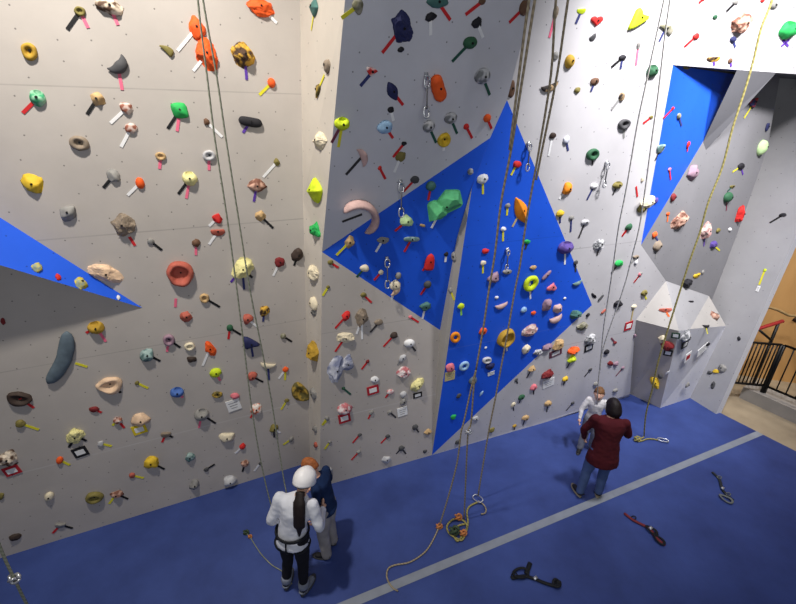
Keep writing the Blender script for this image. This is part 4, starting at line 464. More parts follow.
ROPES = {'loop3': [(1.051, 3.793, 0.02), (1.108, 3.747, 0.02), (1.132, 3.672, 0.02), (1.107, 3.613, 0.02), (1.054, 3.599, 0.02)], 'pile': [(1.048, 3.777, 0.02), (0.933, 3.717, 0.02), (0.88, 3.628, 0.02), (0.87, 3.486, 0.02), (0.825, 3.352, 0.02), (0.761, 3.249, 0.02), (0.693, 3.274, 0.02), (0.617, 3.339, 0.02), (0.603, 3.432, 0.02), (0.675, 3.514, 0.02), (0.752, 3.528, 0.02), (0.823, 3.5, 0.02), (0.847, 3.418, 0.02), (0.782, 3.313, 0.02), (0.7, 3.236, 0.02), (0.677, 3.339, 0.02), (0.739, 3.432, 0.02), (0.829, 3.459, 0.02)], 'r1a': [(-1.093, 2.764, 5.443), (-1.132, 2.754, 5.174), (-1.151, 2.754, 4.803), (-1.168, 2.754, 4.44), (-1.177, 2.76, 3.962), (-1.196, 2.763, 3.407), (-1.221, 2.764, 2.849), (-1.244, 2.766, 2.307), (-1.251, 2.774, 1.741), (-1.231, 2.793, 1.106), (-1.17, 2.824, 0.681)], 'r1b': [(-1.086, 2.759, 5.442), (-1.104, 2.757, 5.175), (-1.098, 2.766, 4.804), (-1.104, 2.771, 4.439), (-1.107, 2.779, 3.958), (-1.109, 2.788, 3.397), (-1.093, 2.805, 2.825), (-1.085, 2.818, 2.265), (-1.089, 2.828, 1.687), (-1.072, 2.844, 1.154), (-0.948, 2.897, 0.806)], 'r2': [(0.879, 3.031, 5.535), (0.858, 3.051, 5.247), (0.843, 3.083, 4.839), (0.825, 3.12, 4.364), (0.797, 3.146, 3.979), (0.799, 3.185, 3.568), (0.785, 3.212, 3.23), (0.774, 3.245, 2.825), (0.751, 3.279, 2.375)], 'r2a': [(0.846, 3.019, 5.53), (0.817, 3.035, 5.243), (0.813, 3.072, 4.838), (0.813, 3.116, 4.364)], 'r2l': [(0.781, 3.409, 2.291), (0.754, 3.408, 2.111), (0.704, 3.416, 1.647), (0.682, 3.417, 1.484), (0.668, 3.436, 1.037), (0.593, 3.439, 0.487), (0.506, 3.433, 0.0)], 'r2r': [(0.751, 3.279, 2.375), (0.748, 3.295, 2.191), (0.765, 3.349, 1.677), (0.744, 3.354, 1.54), (0.78, 3.431, 0.86), (0.829, 3.53, 0.0)], 'r2t': [(0.504, 3.424, 0.012), (0.417, 3.254, 0.012), (0.312, 3.107, 0.012), (0.136, 2.99, 0.012), (-0.034, 2.956, 0.012), (-0.111, 2.912, 0.012), (-0.12, 2.815, 0.012), (-0.064, 2.721, 0.012), (0.0, 2.681, 0.012)], 'r3a': [(1.128, 3.427, 5.67), (1.119, 3.449, 5.344), (1.172, 3.503, 4.885), (1.168, 3.542, 4.346), (1.161, 3.556, 4.121), (1.15, 3.581, 3.731), (1.154, 3.612, 3.325), (1.14, 3.627, 3.065), (1.129, 3.656, 2.613), (1.112, 3.686, 2.137), (1.096, 3.712, 1.696), (1.074, 3.738, 1.246), (1.06, 3.776, 0.661), (1.05, 3.816, 0.084)], 'r3b': [(1.228, 3.464, 5.682), (1.217, 3.485, 5.353), (1.225, 3.522, 4.887), (1.197, 3.552, 4.345), (1.184, 3.565, 4.104)], 'r4a': [(2.121, 3.896, 5.83), (2.154, 3.943, 5.465), (2.195, 4.016, 4.841), (2.217, 4.053, 4.532), (2.291, 4.136, 3.944), (2.323, 4.182, 3.58), (2.387, 4.244, 3.178), (2.425, 4.281, 2.929), (2.514, 4.373, 2.311), (2.609, 4.452, 1.841), (2.715, 4.541, 1.318), (2.811, 4.613, 0.929)], 'r4b': [(2.131, 3.9, 5.831), (2.215, 3.965, 5.47), (2.26, 4.004, 5.236), (2.364, 4.084, 4.79), (2.424, 4.135, 4.489), (2.596, 4.28, 3.634), (2.631, 4.331, 3.232), (2.648, 4.368, 2.897), (2.641, 4.397, 2.567), (2.616, 4.424, 2.174), (2.616, 4.452, 1.871), (2.669, 4.499, 1.584)], 'r5': [(3.542, 4.636, 6.082), (3.588, 4.67, 5.643), (3.567, 4.671, 5.409), (3.606, 4.696, 5.132), (3.623, 4.713, 4.853), (3.626, 4.727, 4.497), (3.667, 4.757, 4.102), (3.628, 4.757, 3.713), (3.654, 4.78, 3.364), (3.642, 4.789, 3.008), (3.646, 4.806, 2.585), (3.657, 4.83, 2.067), (3.669, 4.852, 1.602), (3.724, 4.891, 1.09), (3.745, 4.903, 0.976), (3.79, 4.938, 0.51), (3.915, 5.003, 0.024)], 'r5f': [(3.905, 4.984, 0.02), (3.817, 4.94, 0.02), (3.757, 4.918, 0.02), (3.808, 4.896, 0.02), (3.927, 4.94, 0.02), (4.022, 4.94, 0.02), (4.088, 4.918, 0.02)], 'r6': [(-2.991, 2.136, 2.554), (-3.089, 2.099, 1.526), (-3.111, 2.091, 1.141), (-3.125, 2.085, 0.754), (-3.123, 2.086, 0.0)], 'rtail': [(-1.14, 2.752, 0.012), (-1.271, 2.879, 0.012), (-1.415, 2.956, 0.012), (-1.563, 3.071, 0.012), (-1.683, 3.192, 0.012), (-1.776, 3.293, 0.012), (-1.842, 3.344, 0.012)]}
PT = {'P': (5.481, 5.569, 0.0), 'bar': [(6.073, 6.215, 1.233), (6.737, 6.298, 1.426)], 'boy': (-0.863, 3.01, 0.0), 'bpost': [(6.668, 6.291, 1.41), (6.51, 6.083, 0.928)], 'brace': [(6.282, 6.249, 1.313), (6.545, 6.159, 1.104)], 'child': (2.83, 4.725, 0.0), 'curb': [(6.385, 6.076, 0.0), (6.437, 5.871, 0.0), (6.627, 5.313, 0.0)], 'ge': (-0.314, 0.949, 0.0), 'gn': (-0.949, -0.314, 0.0), 'h1': [(1.246, 2.822, 0.0), (1.318, 2.887, 0.0), (1.405, 2.92, 0.0), (1.413, 2.833, 0.0), (1.325, 2.791, 0.0), (1.254, 2.812, 0.0), (1.38, 2.833, 0.0), (1.491, 2.801, 0.0), (1.585, 2.759, 0.0), (1.704, 2.729, 0.0), (1.726, 2.791, 0.0)], 'h1s': [(1.408, 2.854, 0.0), (1.489, 2.976, 0.0)], 'h2': [(2.882, 3.615, 0.0), (2.943, 3.516, 0.0), (3.029, 3.447, 0.0), (3.085, 3.393, 0.0), (3.084, 3.289, 0.0), (3.143, 3.188, 0.0)], 'h3': [(4.482, 4.278, 0.0), (4.49, 4.154, 0.0), (4.406, 3.985, 0.0), (4.402, 3.872, 0.0), (4.421, 3.809, 0.0), (4.346, 3.763, 0.0), (4.291, 3.794, 0.0), (4.309, 3.872, 0.0)], 'line0': (-0.691, 2.487, -0.0), 'line0b': (-0.437, 2.487, -0.0), 'line1': (5.848, 5.098, 0.0), 'man': (2.569, 3.92, 0.0), 'md': (0.477, -0.879, 0.0), 'pipe': [(6.461, 6.493, 1.626), (6.692, 6.472, 1.578), (6.922, 6.43, 1.48), (7.135, 6.381, 1.366)], 'rail_c': (6.627, 6.027, -0.12), 'rail_l': (6.232, 6.25, 0.85), 'rail_r': (7.314, 6.431, 0.85), 'rail_top': (7.216, 6.699, 0.85), 'spots': [(-3.251, 2.629, 0.0), (0.522, 2.801, 0.0), (0.304, 2.964, 0.0), (2.795, 2.78, 0.0)], 'woman': (-1.088, 2.708, 0.0)}
COL = {'amber': ((244, 140, 30), None), 'black': ((36, 35, 40), None), 'black_tan': ((46, 40, 38), (190, 160, 120)), 'blue': ((70, 104, 170), None), 'brown': ((104, 76, 58), None), 'brown_cream': ((84, 62, 48), (220, 205, 185)), 'brown_white': ((140, 84, 66), (216, 200, 190)), 'brown_yellow': ((74, 54, 40), (204, 160, 60)), 'cream': ((220, 208, 180), None), 'darkbrown': ((62, 50, 44), None), 'darkgreen': ((48, 92, 64), None), 'darkgrey': ((74, 74, 76), None), 'darkred': ((120, 38, 40), None), 'green': ((44, 170, 84), None), 'green_white': ((60, 150, 104), (150, 196, 164)), 'grey': ((140, 138, 134), None), 'grey_white_highlight': ((118, 120, 122), (196, 196, 198)), 'grey_yellow': ((150, 160, 140), (200, 180, 60)), 'lightblue': ((150, 185, 215), None), 'lightgrey': ((184, 184, 186), None), 'lime': ((200, 220, 40), None), 'mauve': ((150, 122, 136), None), 'mint': ((90, 180, 120), None), 'mustard': ((176, 140, 48), None), 'mustard_olive': ((170, 140, 60), (92, 84, 44)), 'navy': ((40, 44, 84), None), 'navy_red': ((50, 54, 94), (190, 60, 60)), 'olive': ((122, 112, 60), None), 'olive_grey': ((110, 108, 84), (150, 146, 130)), 'orange': ((238, 92, 34), None), 'orange_white': ((206, 110, 74), (225, 215, 205)), 'palegreen': ((190, 220, 160), None), 'paleyellow': ((222, 214, 150), None), 'peach': ((222, 190, 158), None), 'pink': ((222, 120, 130), None), 'pink_cream': ((176, 134, 130), (206, 186, 176)), 'purple': ((88, 70, 140), None), 'red': ((205, 45, 42), None), 'red_white': ((200, 52, 48), (214, 200, 196)), 'rose': ((196, 164, 158), None), 'slate': ((92, 106, 116), None), 'tan': ((190, 158, 112), None), 'tan_pink': ((200, 160, 140), (120, 80, 66)), 'taupe': ((136, 122, 106), None), 'teal': ((70, 110, 104), None), 'teal_stripe': ((92, 120, 118), (150, 172, 168)), 'terra': ((178, 92, 76), None), 'white': ((226, 226, 226), None), 'white_navy_highlight': ((200, 202, 212), (120, 126, 152)), 'white_red': ((220, 208, 206), (190, 110, 114)), 'yellow': ((214, 178, 48), None)}  # pale mottle on grey balls and the two navy rocks paints in highlights
TAPE = {'d': ((58, 56, 58), 'dark grey'), 'e': ((140, 140, 138), 'grey'), 'g': ((40, 84, 70), 'dark green'), 'k': ((24, 24, 26), 'black'), 'l': ((150, 220, 90), 'lime'), 'm': ((120, 60, 76), 'maroon'), 'n': ((52, 58, 110), 'navy'), 'o': ((240, 110, 50), 'orange'), 'p': ((236, 110, 140), 'pink'), 'r': ((200, 40, 44), 'red'), 't': ((196, 176, 120), 'tan'), 'v': ((92, 56, 160), 'purple'), 'w': ((236, 236, 236), 'white'), 'y': ((222, 214, 50), 'yellow')}
WEDGE = [(-2.671, 3.823, 2.785), (-3.935, 3.23, 4.464), (-3.73, 2.807, 3.875), (-3.924, 3.247, 3.834)]
MAT = [(-7.24, 1.851, 0), (-1.298, 4.484, 0), (-1.07, 4.035, 0), (0.512, 4.622, 0), (3.096, 5.595, 0), (4.301, 6.137, 0), (4.613, 5.73, 0), (5.333, 6.066, 0), (5.576, 5.6, 0), (9.396, -1.429, 0), (-9.0, -2.5, 0)]
PLACE = {'side_a': 'on the narrow pale pillar side', 'side_b': 'on the narrow pale pillar side', 'side_c': 'on the narrow pale pillar side', 'side_d': 'on the narrow pale pillar side', 'wall_blue_kite': 'on the blue kite panel', 'wall_blue_triangle': 'on the blue triangle panel', 'wall_end_side': 'on the end side wall', 'wall_left': 'on the left grey wall', 'wall_lower_centre': 'on the lower grey centre wall', 'wall_overhang': 'on the grey overhang', 'wall_pillar_side': 'on the narrow pale pillar side', 'wall_recess': 'on the grey recess wall', 'wall_recess_blue': 'on the blue recess panel', 'wall_right': 'on the right wall', 'wall_strip': 'on the thin grey strip beside the blue kite', 'wall_volume_fold': 'between the white triangles', 'wall_volume_left': 'below the left white triangle', 'wall_volume_right': 'below the right white triangle', 'wall_volume_top_left': 'on the left white triangle', 'wall_volume_top_right': 'on the right white triangle', 'wedge': 'on the blue wedge'}

# ------------------------------------------------------------------ materials
def lin(c, k=1.0):
    r = []
    for x in c:
        x = x / 255.0
        x = x / 12.92 if x <= .04045 else ((x + .055) / 1.055) ** 2.4
        r.append(min(.92, x * k))
    return (r[0], r[1], r[2], 1)

def new_mat(name, rough=.7, spec=.3):
    m = bpy.data.materials.new(name)
    m.use_nodes = True
    b = m.node_tree.nodes['Principled BSDF']
    b.inputs['Roughness'].default_value = rough
    b.inputs['Specular IOR Level'].default_value = spec
    return m, m.node_tree, b

_mc = {}
def plain(name, rgb, rough=.7, var=.12, scale=14., k=1.0, spec=.3, metal=0):
    if name in _mc: return _mc[name]
    m, nt, b = new_mat(name, rough, spec)
    b.inputs['Metallic'].default_value = metal
    tc = nt.nodes.new('ShaderNodeTexCoord')
    nz = nt.nodes.new('ShaderNodeTexNoise'); nz.inputs['Scale'].default_value = scale; nz.inputs['Detail'].default_value = 4
    rp = nt.nodes.new('ShaderNodeValToRGB')
    c = lin(rgb, k)
    rp.color_ramp.elements[0].position = .3; rp.color_ramp.elements[1].position = .72
    rp.color_ramp.elements[0].color = tuple(x * (1 - var) for x in c[:3]) + (1,)
    rp.color_ramp.elements[1].color = tuple(min(.95, x * (1 + var)) for x in c[:3]) + (1,)
    nt.links.new(tc.outputs['Object'], nz.inputs['Vector'])
    nt.links.new(nz.outputs['Fac'], rp.inputs['Fac'])
    nt.links.new(rp.outputs['Color'], b.inputs['Base Color'])
    _mc[name] = m
    return m

def mottled(name, rgb1, rgb2, scale=22., k=1.0):
    if name in _mc: return _mc[name]
    m, nt, b = new_mat(name, .75)
    tc = nt.nodes.new('ShaderNodeTexCoord')
    nz = nt.nodes.new('ShaderNodeTexNoise'); nz.inputs['Scale'].default_value = scale; nz.inputs['Detail'].default_value = 1.5
    rp = nt.nodes.new('ShaderNodeValToRGB')
    rp.color_ramp.elements[0].position = .42; rp.color_ramp.elements[1].position = .58
    rp.color_ramp.elements[0].color = lin(rgb1, k); rp.color_ramp.elements[1].color = lin(rgb2, k)
    nt.links.new(tc.outputs['Object'], nz.inputs['Vector'])
    nt.links.new(nz.outputs['Fac'], rp.inputs['Fac'])
    nt.links.new(rp.outputs['Color'], b.inputs['Base Color'])
    _mc[name] = m
    return m

def N(nt, t, **kw):
    n = nt.nodes.new(t)
    for k, v in kw.items(): setattr(n, k, v)
    return n
def math_node(nt, op, a, b=None, c=None):
    n = nt.nodes.new('ShaderNodeMath'); n.operation = op
    for i, v in enumerate((a, b, c)):
        if v is None: continue
        if isinstance(v, (int, float)): n.inputs[i].default_value = v
        else: nt.links.new(v, n.inputs[i])
    return n.outputs[0]

def wall_mat(name, rgb, dots=(40, 40, 42), seams=(), dot_scale=4.3, k=1.0, dotr=.028, seamcol=None, seamw=.006, rough=.65):
    """painted plywood climbing panel: T-nut holes, faint panel joints and chalk smears, in wall metres (UV)"""
    m, nt, b = new_mat(name, rough, .25)
    uv = N(nt, 'ShaderNodeTexCoord').outputs['UV']
    nz = N(nt, 'ShaderNodeTexNoise'); nz.inputs['Scale'].default_value = 1.3; nz.inputs['Detail'].default_value = 6; nz.inputs['Roughness'].default_value = .6
    nt.links.new(uv, nz.inputs['Vector'])
    rp = N(nt, 'ShaderNodeValToRGB'); c = lin(rgb, k)
    rp.color_ramp.elements[0].position = .3; rp.color_ramp.elements[1].position = .75
    rp.color_ramp.elements[0].color = tuple(x * .9 for x in c[:3]) + (1,)
    rp.color_ramp.elements[1].color = tuple(min(.95, x * 1.08) for x in c[:3]) + (1,)
    nt.links.new(nz.outputs['Fac'], rp.inputs['Fac'])
    vo = N(nt, 'ShaderNodeTexVoronoi'); vo.voronoi_dimensions = '2D'; vo.feature = 'F1'
    vo.inputs['Scale'].default_value = dot_scale; vo.inputs['Randomness'].default_value = .55
    nt.links.new(uv, vo.inputs['Vector'])
    dot = math_node(nt, 'LESS_THAN', vo.outputs['Distance'], dotr)
    mx = N(nt, 'ShaderNodeMix', data_type='RGBA'); mx.inputs[7].default_value = lin(dots)
    nt.links.new(math_node(nt, 'MULTIPLY', dot, .6), mx.inputs[0]); nt.links.new(rp.outputs['Color'], mx.inputs[6])
    out = mx.outputs[2]
    sp = N(nt, 'ShaderNodeSeparateXYZ'); nt.links.new(uv, sp.inputs[0])
    for axis, pos, colr, w in seams:
        d = math_node(nt, 'ABSOLUTE', math_node(nt, 'SUBTRACT', sp.outputs[axis], pos))
        f = math_node(nt, 'LESS_THAN', d, w)
        n2 = N(nt, 'ShaderNodeTexNoise'); n2.inputs['Scale'].default_value = 2.1
        nt.links.new(uv, n2.inputs['Vector'])
        f = math_node(nt, 'MULTIPLY', f, math_node(nt, 'MULTIPLY', n2.outputs['Fac'], .5))
        mx = N(nt, 'ShaderNodeMix', data_type='RGBA'); mx.inputs[7].default_value = lin(colr)
        nt.links.new(f, mx.inputs[0]); nt.links.new(out, mx.inputs[6]); out = mx.outputs[2]
    nt.links.new(out, b.inputs['Base Color'])
    bp = N(nt, 'ShaderNodeBump'); bp.inputs['Strength'].default_value = .12; bp.inputs['Distance'].default_value = .01
    nt.links.new(nz.outputs['Fac'], bp.inputs['Height']); nt.links.new(bp.outputs[0], b.inputs['Normal'])
    return m

DK, LT = (96, 94, 92), (214, 212, 208)
WALL = {
    'grey': wall_mat('grey wall paint', (187, 180, 173), seams=[(1, 1.10, LT, .008), (1, 3.58, DK, .006), (1, 4.83, DK, .005), (1, 2.33, DK, .004)]),
    'pale': wall_mat('pale wall paint', (206, 198, 186), dotr=.03),
    'greyblue': wall_mat('overhang wall paint', (206, 206, 212)),
    'white': wall_mat('right wall paint', (196, 194, 196), seams=[(1, 3.1, DK, .006), (1, 1.55, DK, .004)]),
    'whitepanel': wall_mat('white volume paint', (184, 180, 175), dotr=.03),
    'blue': wall_mat('blue wall paint', (34, 92, 222), dots=(16, 26, 80), seams=[(1, 1.9, (120, 140, 200), .004), (1, 3.3, (16, 40, 130), .004)], rough=.5),
    'strip': wall_mat('grey strip paint', (170, 166, 160), dotr=.0),
    'recess_shaded': wall_mat('shaded recess face tone', (134, 133, 136)),  # right wall grey darkened: the lip's shadow is put into the colour
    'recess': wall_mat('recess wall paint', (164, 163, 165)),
    'dark': wall_mat('underside shade tone', (104, 104, 108), dotr=.02),  # shade under the recess lip and the wedge, put into the colour
}

# ------------------------------------------------------------------ object helpers
def link(name, bm, m, parent=None, smooth=True, mw=None):
    me = bpy.data.meshes.new(name)
    bm.to_mesh(me); bm.free()
    for mm in (m if isinstance(m, (list, tuple)) else [m]): me.materials.append(mm)
    if smooth:
        me.polygons.foreach_set('use_smooth', [True] * len(me.polygons))
    o = bpy.data.objects.new(name, me)
    COLN.objects.link(o)
    if parent is not None: o.parent = parent
    if mw is not None: o.matrix_world = mw
    return o
def tag(o, label=None, cat=None, group=None, kind=None):
    if label: o['label'] = label
    if cat: o['category'] = cat
    if group: o['group'] = group
    if kind: o['kind'] = kind
    return o
def empty(name, loc, rz=0):
    o = bpy.data.objects.new(name, None); o.empty_display_size = .1
    COLN.objects.link(o); o.location = loc; o.rotation_euler = (0, 0, rz)
    return o
def frame(i):
    o, e, t, n = FRAMES[i]
    return Vector(o), Vector(e), Vector(t), Vector(n)

def add_tube(bm, pts, rad, seg=6, cap=True, mi=0, flat=None):
    """swept tube; rad number or list; flat=(a,b) gives an elliptical / strap section"""
    pts = [Vector(p) for p in pts]; n = len(pts)
    rings = []; up = None
    for i, p in enumerate(pts):
        t = (pts[min(i + 1, n - 1)] - pts[max(i - 1, 0)])
        if t.length < 1e-9: t = Vector((0, 0, 1))
        t.normalize()
        if up is None:
            up = Vector((0, 0, 1)) if abs(t.z) < .9 else Vector((1, 0, 0))
        x = t.cross(up)
        if x.length < 1e-6: x = t.orthogonal()
        x.normalize(); y = x.cross(t).normalized(); up = y
        r = rad[i] if isinstance(rad, (list, tuple)) else rad
        fa, fb = flat or (1, 1)
        rings.append([bm.verts.new(p + x * (math.cos(2 * math.pi * k / seg) * r * fa) + y * (math.sin(2 * math.pi * k / seg) * r * fb)) for k in range(seg)])
    for a, b in zip(rings, rings[1:]):
        for k in range(seg):
            f = bm.faces.new((a[k], a[(k + 1) % seg], b[(k + 1) % seg], b[k])); f.material_index = mi
    if cap:
        f = bm.faces.new(rings[0][::-1]); f.material_index = mi
        f = bm.faces.new(rings[-1]); f.material_index = mi
    return rings
def smooth_path(pts, sub=4):
    pts = [Vector(p) for p in pts]; out = []
    for i in range(len(pts) - 1):
        p0, p1, p2, p3 = pts[max(i - 1, 0)], pts[i], pts[i + 1], pts[min(i + 2, len(pts) - 1)]
        for s in range(sub):
            t = s / sub
            out.append(.5 * ((2 * p1) + (p2 - p0) * t + (2 * p0 - 5 * p1 + 4 * p2 - p3) * t * t + (3 * p1 - p0 - 3 * p2 + p3) * t ** 3))
    out.append(pts[-1]); return out
def add_box(bm, c, s, m=None, mi=0):
    r = bmesh.ops.create_cube(bm, size=1)
    mt = Matrix.Translation(c) @ (m or Matrix.Identity(4)) @ Matrix.Diagonal((s[0], s[1], s[2], 1))
    bmesh.ops.transform(bm, matrix=mt, verts=r['verts'])
    for v in r['verts']:
        for f in v.link_faces: f.material_index = mi
    return r['verts']
def add_ellipsoid(bm, c, s, sub=2, mi=0, m=None):
    r = bmesh.ops.create_icosphere(bm, subdivisions=sub, radius=1)
    mt = Matrix.Translation(c) @ (m or Matrix.Identity(4)) @ Matrix.Diagonal((s[0], s[1], s[2], 1))
    bmesh.ops.transform(bm, matrix=mt, verts=r['verts'])
    for v in r['verts']:
        for f in v.link_faces: f.material_index = mi
    return r['verts']

# ------------------------------------------------------------------ the walls
def build_walls():
    for name, mk, vs, fr in FACETS:
        o, e, t, n = [Vector(v) for v in fr]
        bm = bmesh.new()
        V = [bm.verts.new(v) for v in vs]
        faces = []
        if name in ('wall_pillar_side', 'wall_overhang_return', 'wall_recess_return', 'wall_end_edge'):
            for i in range(0, len(V) - 2, 2):
                for tr in ((V[i], V[i + 1], V[i + 3]), (V[i], V[i + 3], V[i + 2])):
                    try: faces.append(bm.faces.new(tr))
                    except ValueError: pass
        else:
            faces.append(bm.faces.new(V))
        cam = Vector((0, 0, 4.5))
        for f in faces:
            f.normal_update()
            if f.normal.dot(cam - f.calc_center_median()) < 0: f.normal_flip()
        uvl = bm.loops.layers.uv.new('UVMap')
        for f in faces:
            for l in f.loops:
                q = l.vert.co - o
                l[uvl].uv = (q.dot(e), q.dot(t))
        bmesh.ops.triangulate(bm, faces=bm.faces[:])
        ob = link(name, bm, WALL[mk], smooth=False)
        tag(ob, kind='structure')

# ------------------------------------------------------------------ floor, mat
def mat_material():
    m, nt, b = new_mat('blue vinyl mat', .55, .35)
    tc = N(nt, 'ShaderNodeTexCoord')
    nz = N(nt, 'ShaderNodeTexNoise'); nz.inputs['Scale'].default_value = 1.1; nz.inputs['Detail'].default_value = 7; nz.inputs['Roughness'].default_value = .62
    nt.links.new(tc.outputs['Object'], nz.inputs['Vector'])
    rp = N(nt, 'ShaderNodeValToRGB')
    rp.color_ramp.elements[0].position = .3; rp.color_ramp.elements[1].position = .75
    rp.color_ramp.elements[0].color = lin((42, 58, 114)); rp.color_ramp.elements[1].color = lin((62, 82, 148))
    nt.links.new(nz.outputs['Fac'], rp.inputs['Fac'])
    # chalk smudges
    n2 = N(nt, 'ShaderNodeTexNoise'); n2.inputs['Scale'].default_value = 3.4; n2.inputs['Detail'].default_value = 8; n2.inputs['Roughness'].default_value = .7
    nt.links.new(tc.outputs['Object'], n2.inputs['Vector'])
    f = math_node(nt, 'MULTIPLY', math_node(nt, 'GREATER_THAN', n2.outputs['Fac'], .70), .14)
    mx = N(nt, 'ShaderNodeMix', data_type='RGBA'); mx.inputs[7].default_value = lin((150, 160, 200))
    nt.links.new(f, mx.inputs[0]); nt.links.new(rp.outputs['Color'], mx.inputs[6])
    nt.links.new(mx.outputs[2], b.inputs['Base Color'])
    bp = N(nt, 'ShaderNodeBump'); bp.inputs['Strength'].default_value = .2; bp.inputs['Distance'].default_value = .02
    nt.links.new(nz.outputs['Fac'], bp.inputs['Height']); nt.links.new(bp.outputs[0], b.inputs['Normal'])
    return m

def build_floor():
    bm = bmesh.new()
    top = [bm.verts.new(p) for p in MAT]
    f = bm.faces.new(top)
    f.normal_update()
    if f.normal.z < 0: f.normal_flip()
    r = bmesh.ops.extrude_face_region(bm, geom=[f])
    vs = [v for v in r['geom'] if isinstance(v, bmesh.types.BMVert)]
    bmesh.ops.translate(bm, vec=(0, 0, -.12), verts=vs)
    bmesh.ops.recalc_face_normals(bm, faces=bm.faces[:])
    bmesh.ops.triangulate(bm, faces=bm.faces[:])
    fl = link('floor', bm, mat_material(), smooth=False); tag(fl, kind='structure')
    # grey line across the mat
    a, b = Vector(PT['line0']), Vector(PT['line1']); d = (b - a).normalized()
    a = a - d * 5; b = b + d * .0
    s = Vector((d.y, -d.x, 0)) * .047
    bm = bmesh.new()
    q = [bm.verts.new(p + Vector((0, 0, .003))) for p in (a - s, a + s, b + s, b - s)]
    bm.faces.new(q[::-1]); bmesh.ops.recalc_face_normals(bm, faces=bm.faces[:])
    for f in bm.faces:
        if f.normal.z < 0: f.normal_flip()
    lm = plain('grey floor tape', (136, 142, 152), var=.1, scale=6)
    tag(link('line_marking', bm, lm, fl, smooth=False), 'long grey tape line')
    bm = bmesh.new()
    c0 = Vector((4.62, 2.55, .003))
    q = [bm.verts.new(p) for p in (c0, c0 + Vector((.11, .04, 0)), c0 + Vector((.6, -1.0, 0)), c0 + Vector((.49, -1.04, 0)))]
    f = bm.faces.new(q); f.normal_update()
    if f.normal.z < 0: f.normal_flip()
    tag(link('line_marking', bm, lm, fl, smooth=False), 'short grey tape line at the corner')
    # concrete beyond the mat
    bm = bmesh.new()
    q = [bm.verts.new(p) for p in ((-10, -3, -.12), (13, -3, -.12), (13, 12, -.12), (-10, 12, -.12))]
    bm.faces.new(q)
    tag(link('floor_concrete', bm, plain('worn concrete', (158, 144, 122), var=.18, scale=3, rough=.6), smooth=False), kind='structure')

# ------------------------------------------------------------------ climbing holds
def nz(p, s, seed): return noise.noise(Vector(p) * s + Vector((seed * 7.31, seed * 3.77, seed * 1.93)))

def arc_shape(ru, rv, span, thick, taper, seed, rw):
    n = 18; a0 = math.radians(270 - span / 2); pts = []
    for i in range(n + 1):
        a = a0 + math.radians(span) * i / n
        pts.append([math.cos(a), math.sin(a)])
    xs = [p[0] for p in pts]; ys = [p[1] for p in pts]
    cx, cy = (max(xs) + min(xs)) / 2, (max(ys) + min(ys)) / 2
    th = thick * min(ru, rv)
    sx = max(ru - th * (.35 if taper else .04), ru * .3) / ((max(xs) - min(xs)) / 2)
    sy = max(rv - th, rv * .12) / max((max(ys) - min(ys)) / 2, .05)
    P, Rr = [], []
    for i, p in enumerate(pts):
        t = i / n
        k = max(.12, math.sin(math.pi * t) ** .8) if taper else max(.12, (1 - abs(2 * t - 1) ** 4) ** .5)
        P.append(((p[0] - cx) * sx, (p[1] - cy) * sy, rw * .35)); Rr.append(th * k)
    bm = bmesh.new()
    rings = []
    for i, p in enumerate(P):
        t = Vector(P[min(i + 1, n)]) - Vector(P[max(i - 1, 0)]); t.normalize()
        x = Vector((-t.y, t.x, 0)); r = Rr[i]
        rings.append([bm.verts.new(Vector(p) + x * math.cos(2 * math.pi * k / 12) * r + Vector((0, 0, math.sin(2 * math.pi * k / 12) * rw * .65 * r / th))) for k in range(12)])
    for a, b in zip(rings, rings[1:]):
        for k in range(12): bm.faces.new((a[k], a[(k + 1) % 12], b[(k + 1) % 12], b[k]))
    bm.faces.new(rings[0][::-1]); bm.faces.new(rings[-1])
    for v in bm.verts:
        d = nz(v.co, 1.2 / min(ru, rv), seed) * .1 * th
        v.co += v.co.normalized() * d
    return bm

def lathe_oval(ru, rv, rw, prof, seed, seg=28, wob=.1):
    bm = bmesh.new(); rings = []
    for r, w in prof:
        ring = []
        for k in range(seg):
            a = 2 * math.pi * k / seg
            x, y = math.cos(a), math.sin(a)
            g = 1 + wob * nz((x * 1.3, y * 1.3, w * .4), 1.0, seed)
            ring.append(bm.verts.new((x * r * ru * g, y * r * rv * g, rw * w * (1 + wob * nz((x, y, 3), 1.4, seed)))))
        rings.append(ring)
    for a, b in zip(rings, rings[1:]):
        for k in range(seg): bm.faces.new((a[k], a[(k + 1) % seg], b[(k + 1) % seg], b[k]))
    bm.faces.new(rings[-1])
    return bm

def outline_shape(pts, ru, rv, rw, inset=.55, seed=1):
    bm = bmesh.new(); rings = []
    for s, w in ((1, 0), (1, .35), (.93, .7), (.78, .93), (inset, 1.0)):
        rings.append([bm.verts.new((x * s * ru, y * s * rv, w * rw)) for x, y in pts])
    n = len(pts)
    for a, b in zip(rings, rings[1:]):
        for k in range(n): bm.faces.new((a[k], a[(k + 1) % n], b[(k + 1) % n], b[k]))
    bm.faces.new(rings[-1])
    return bm

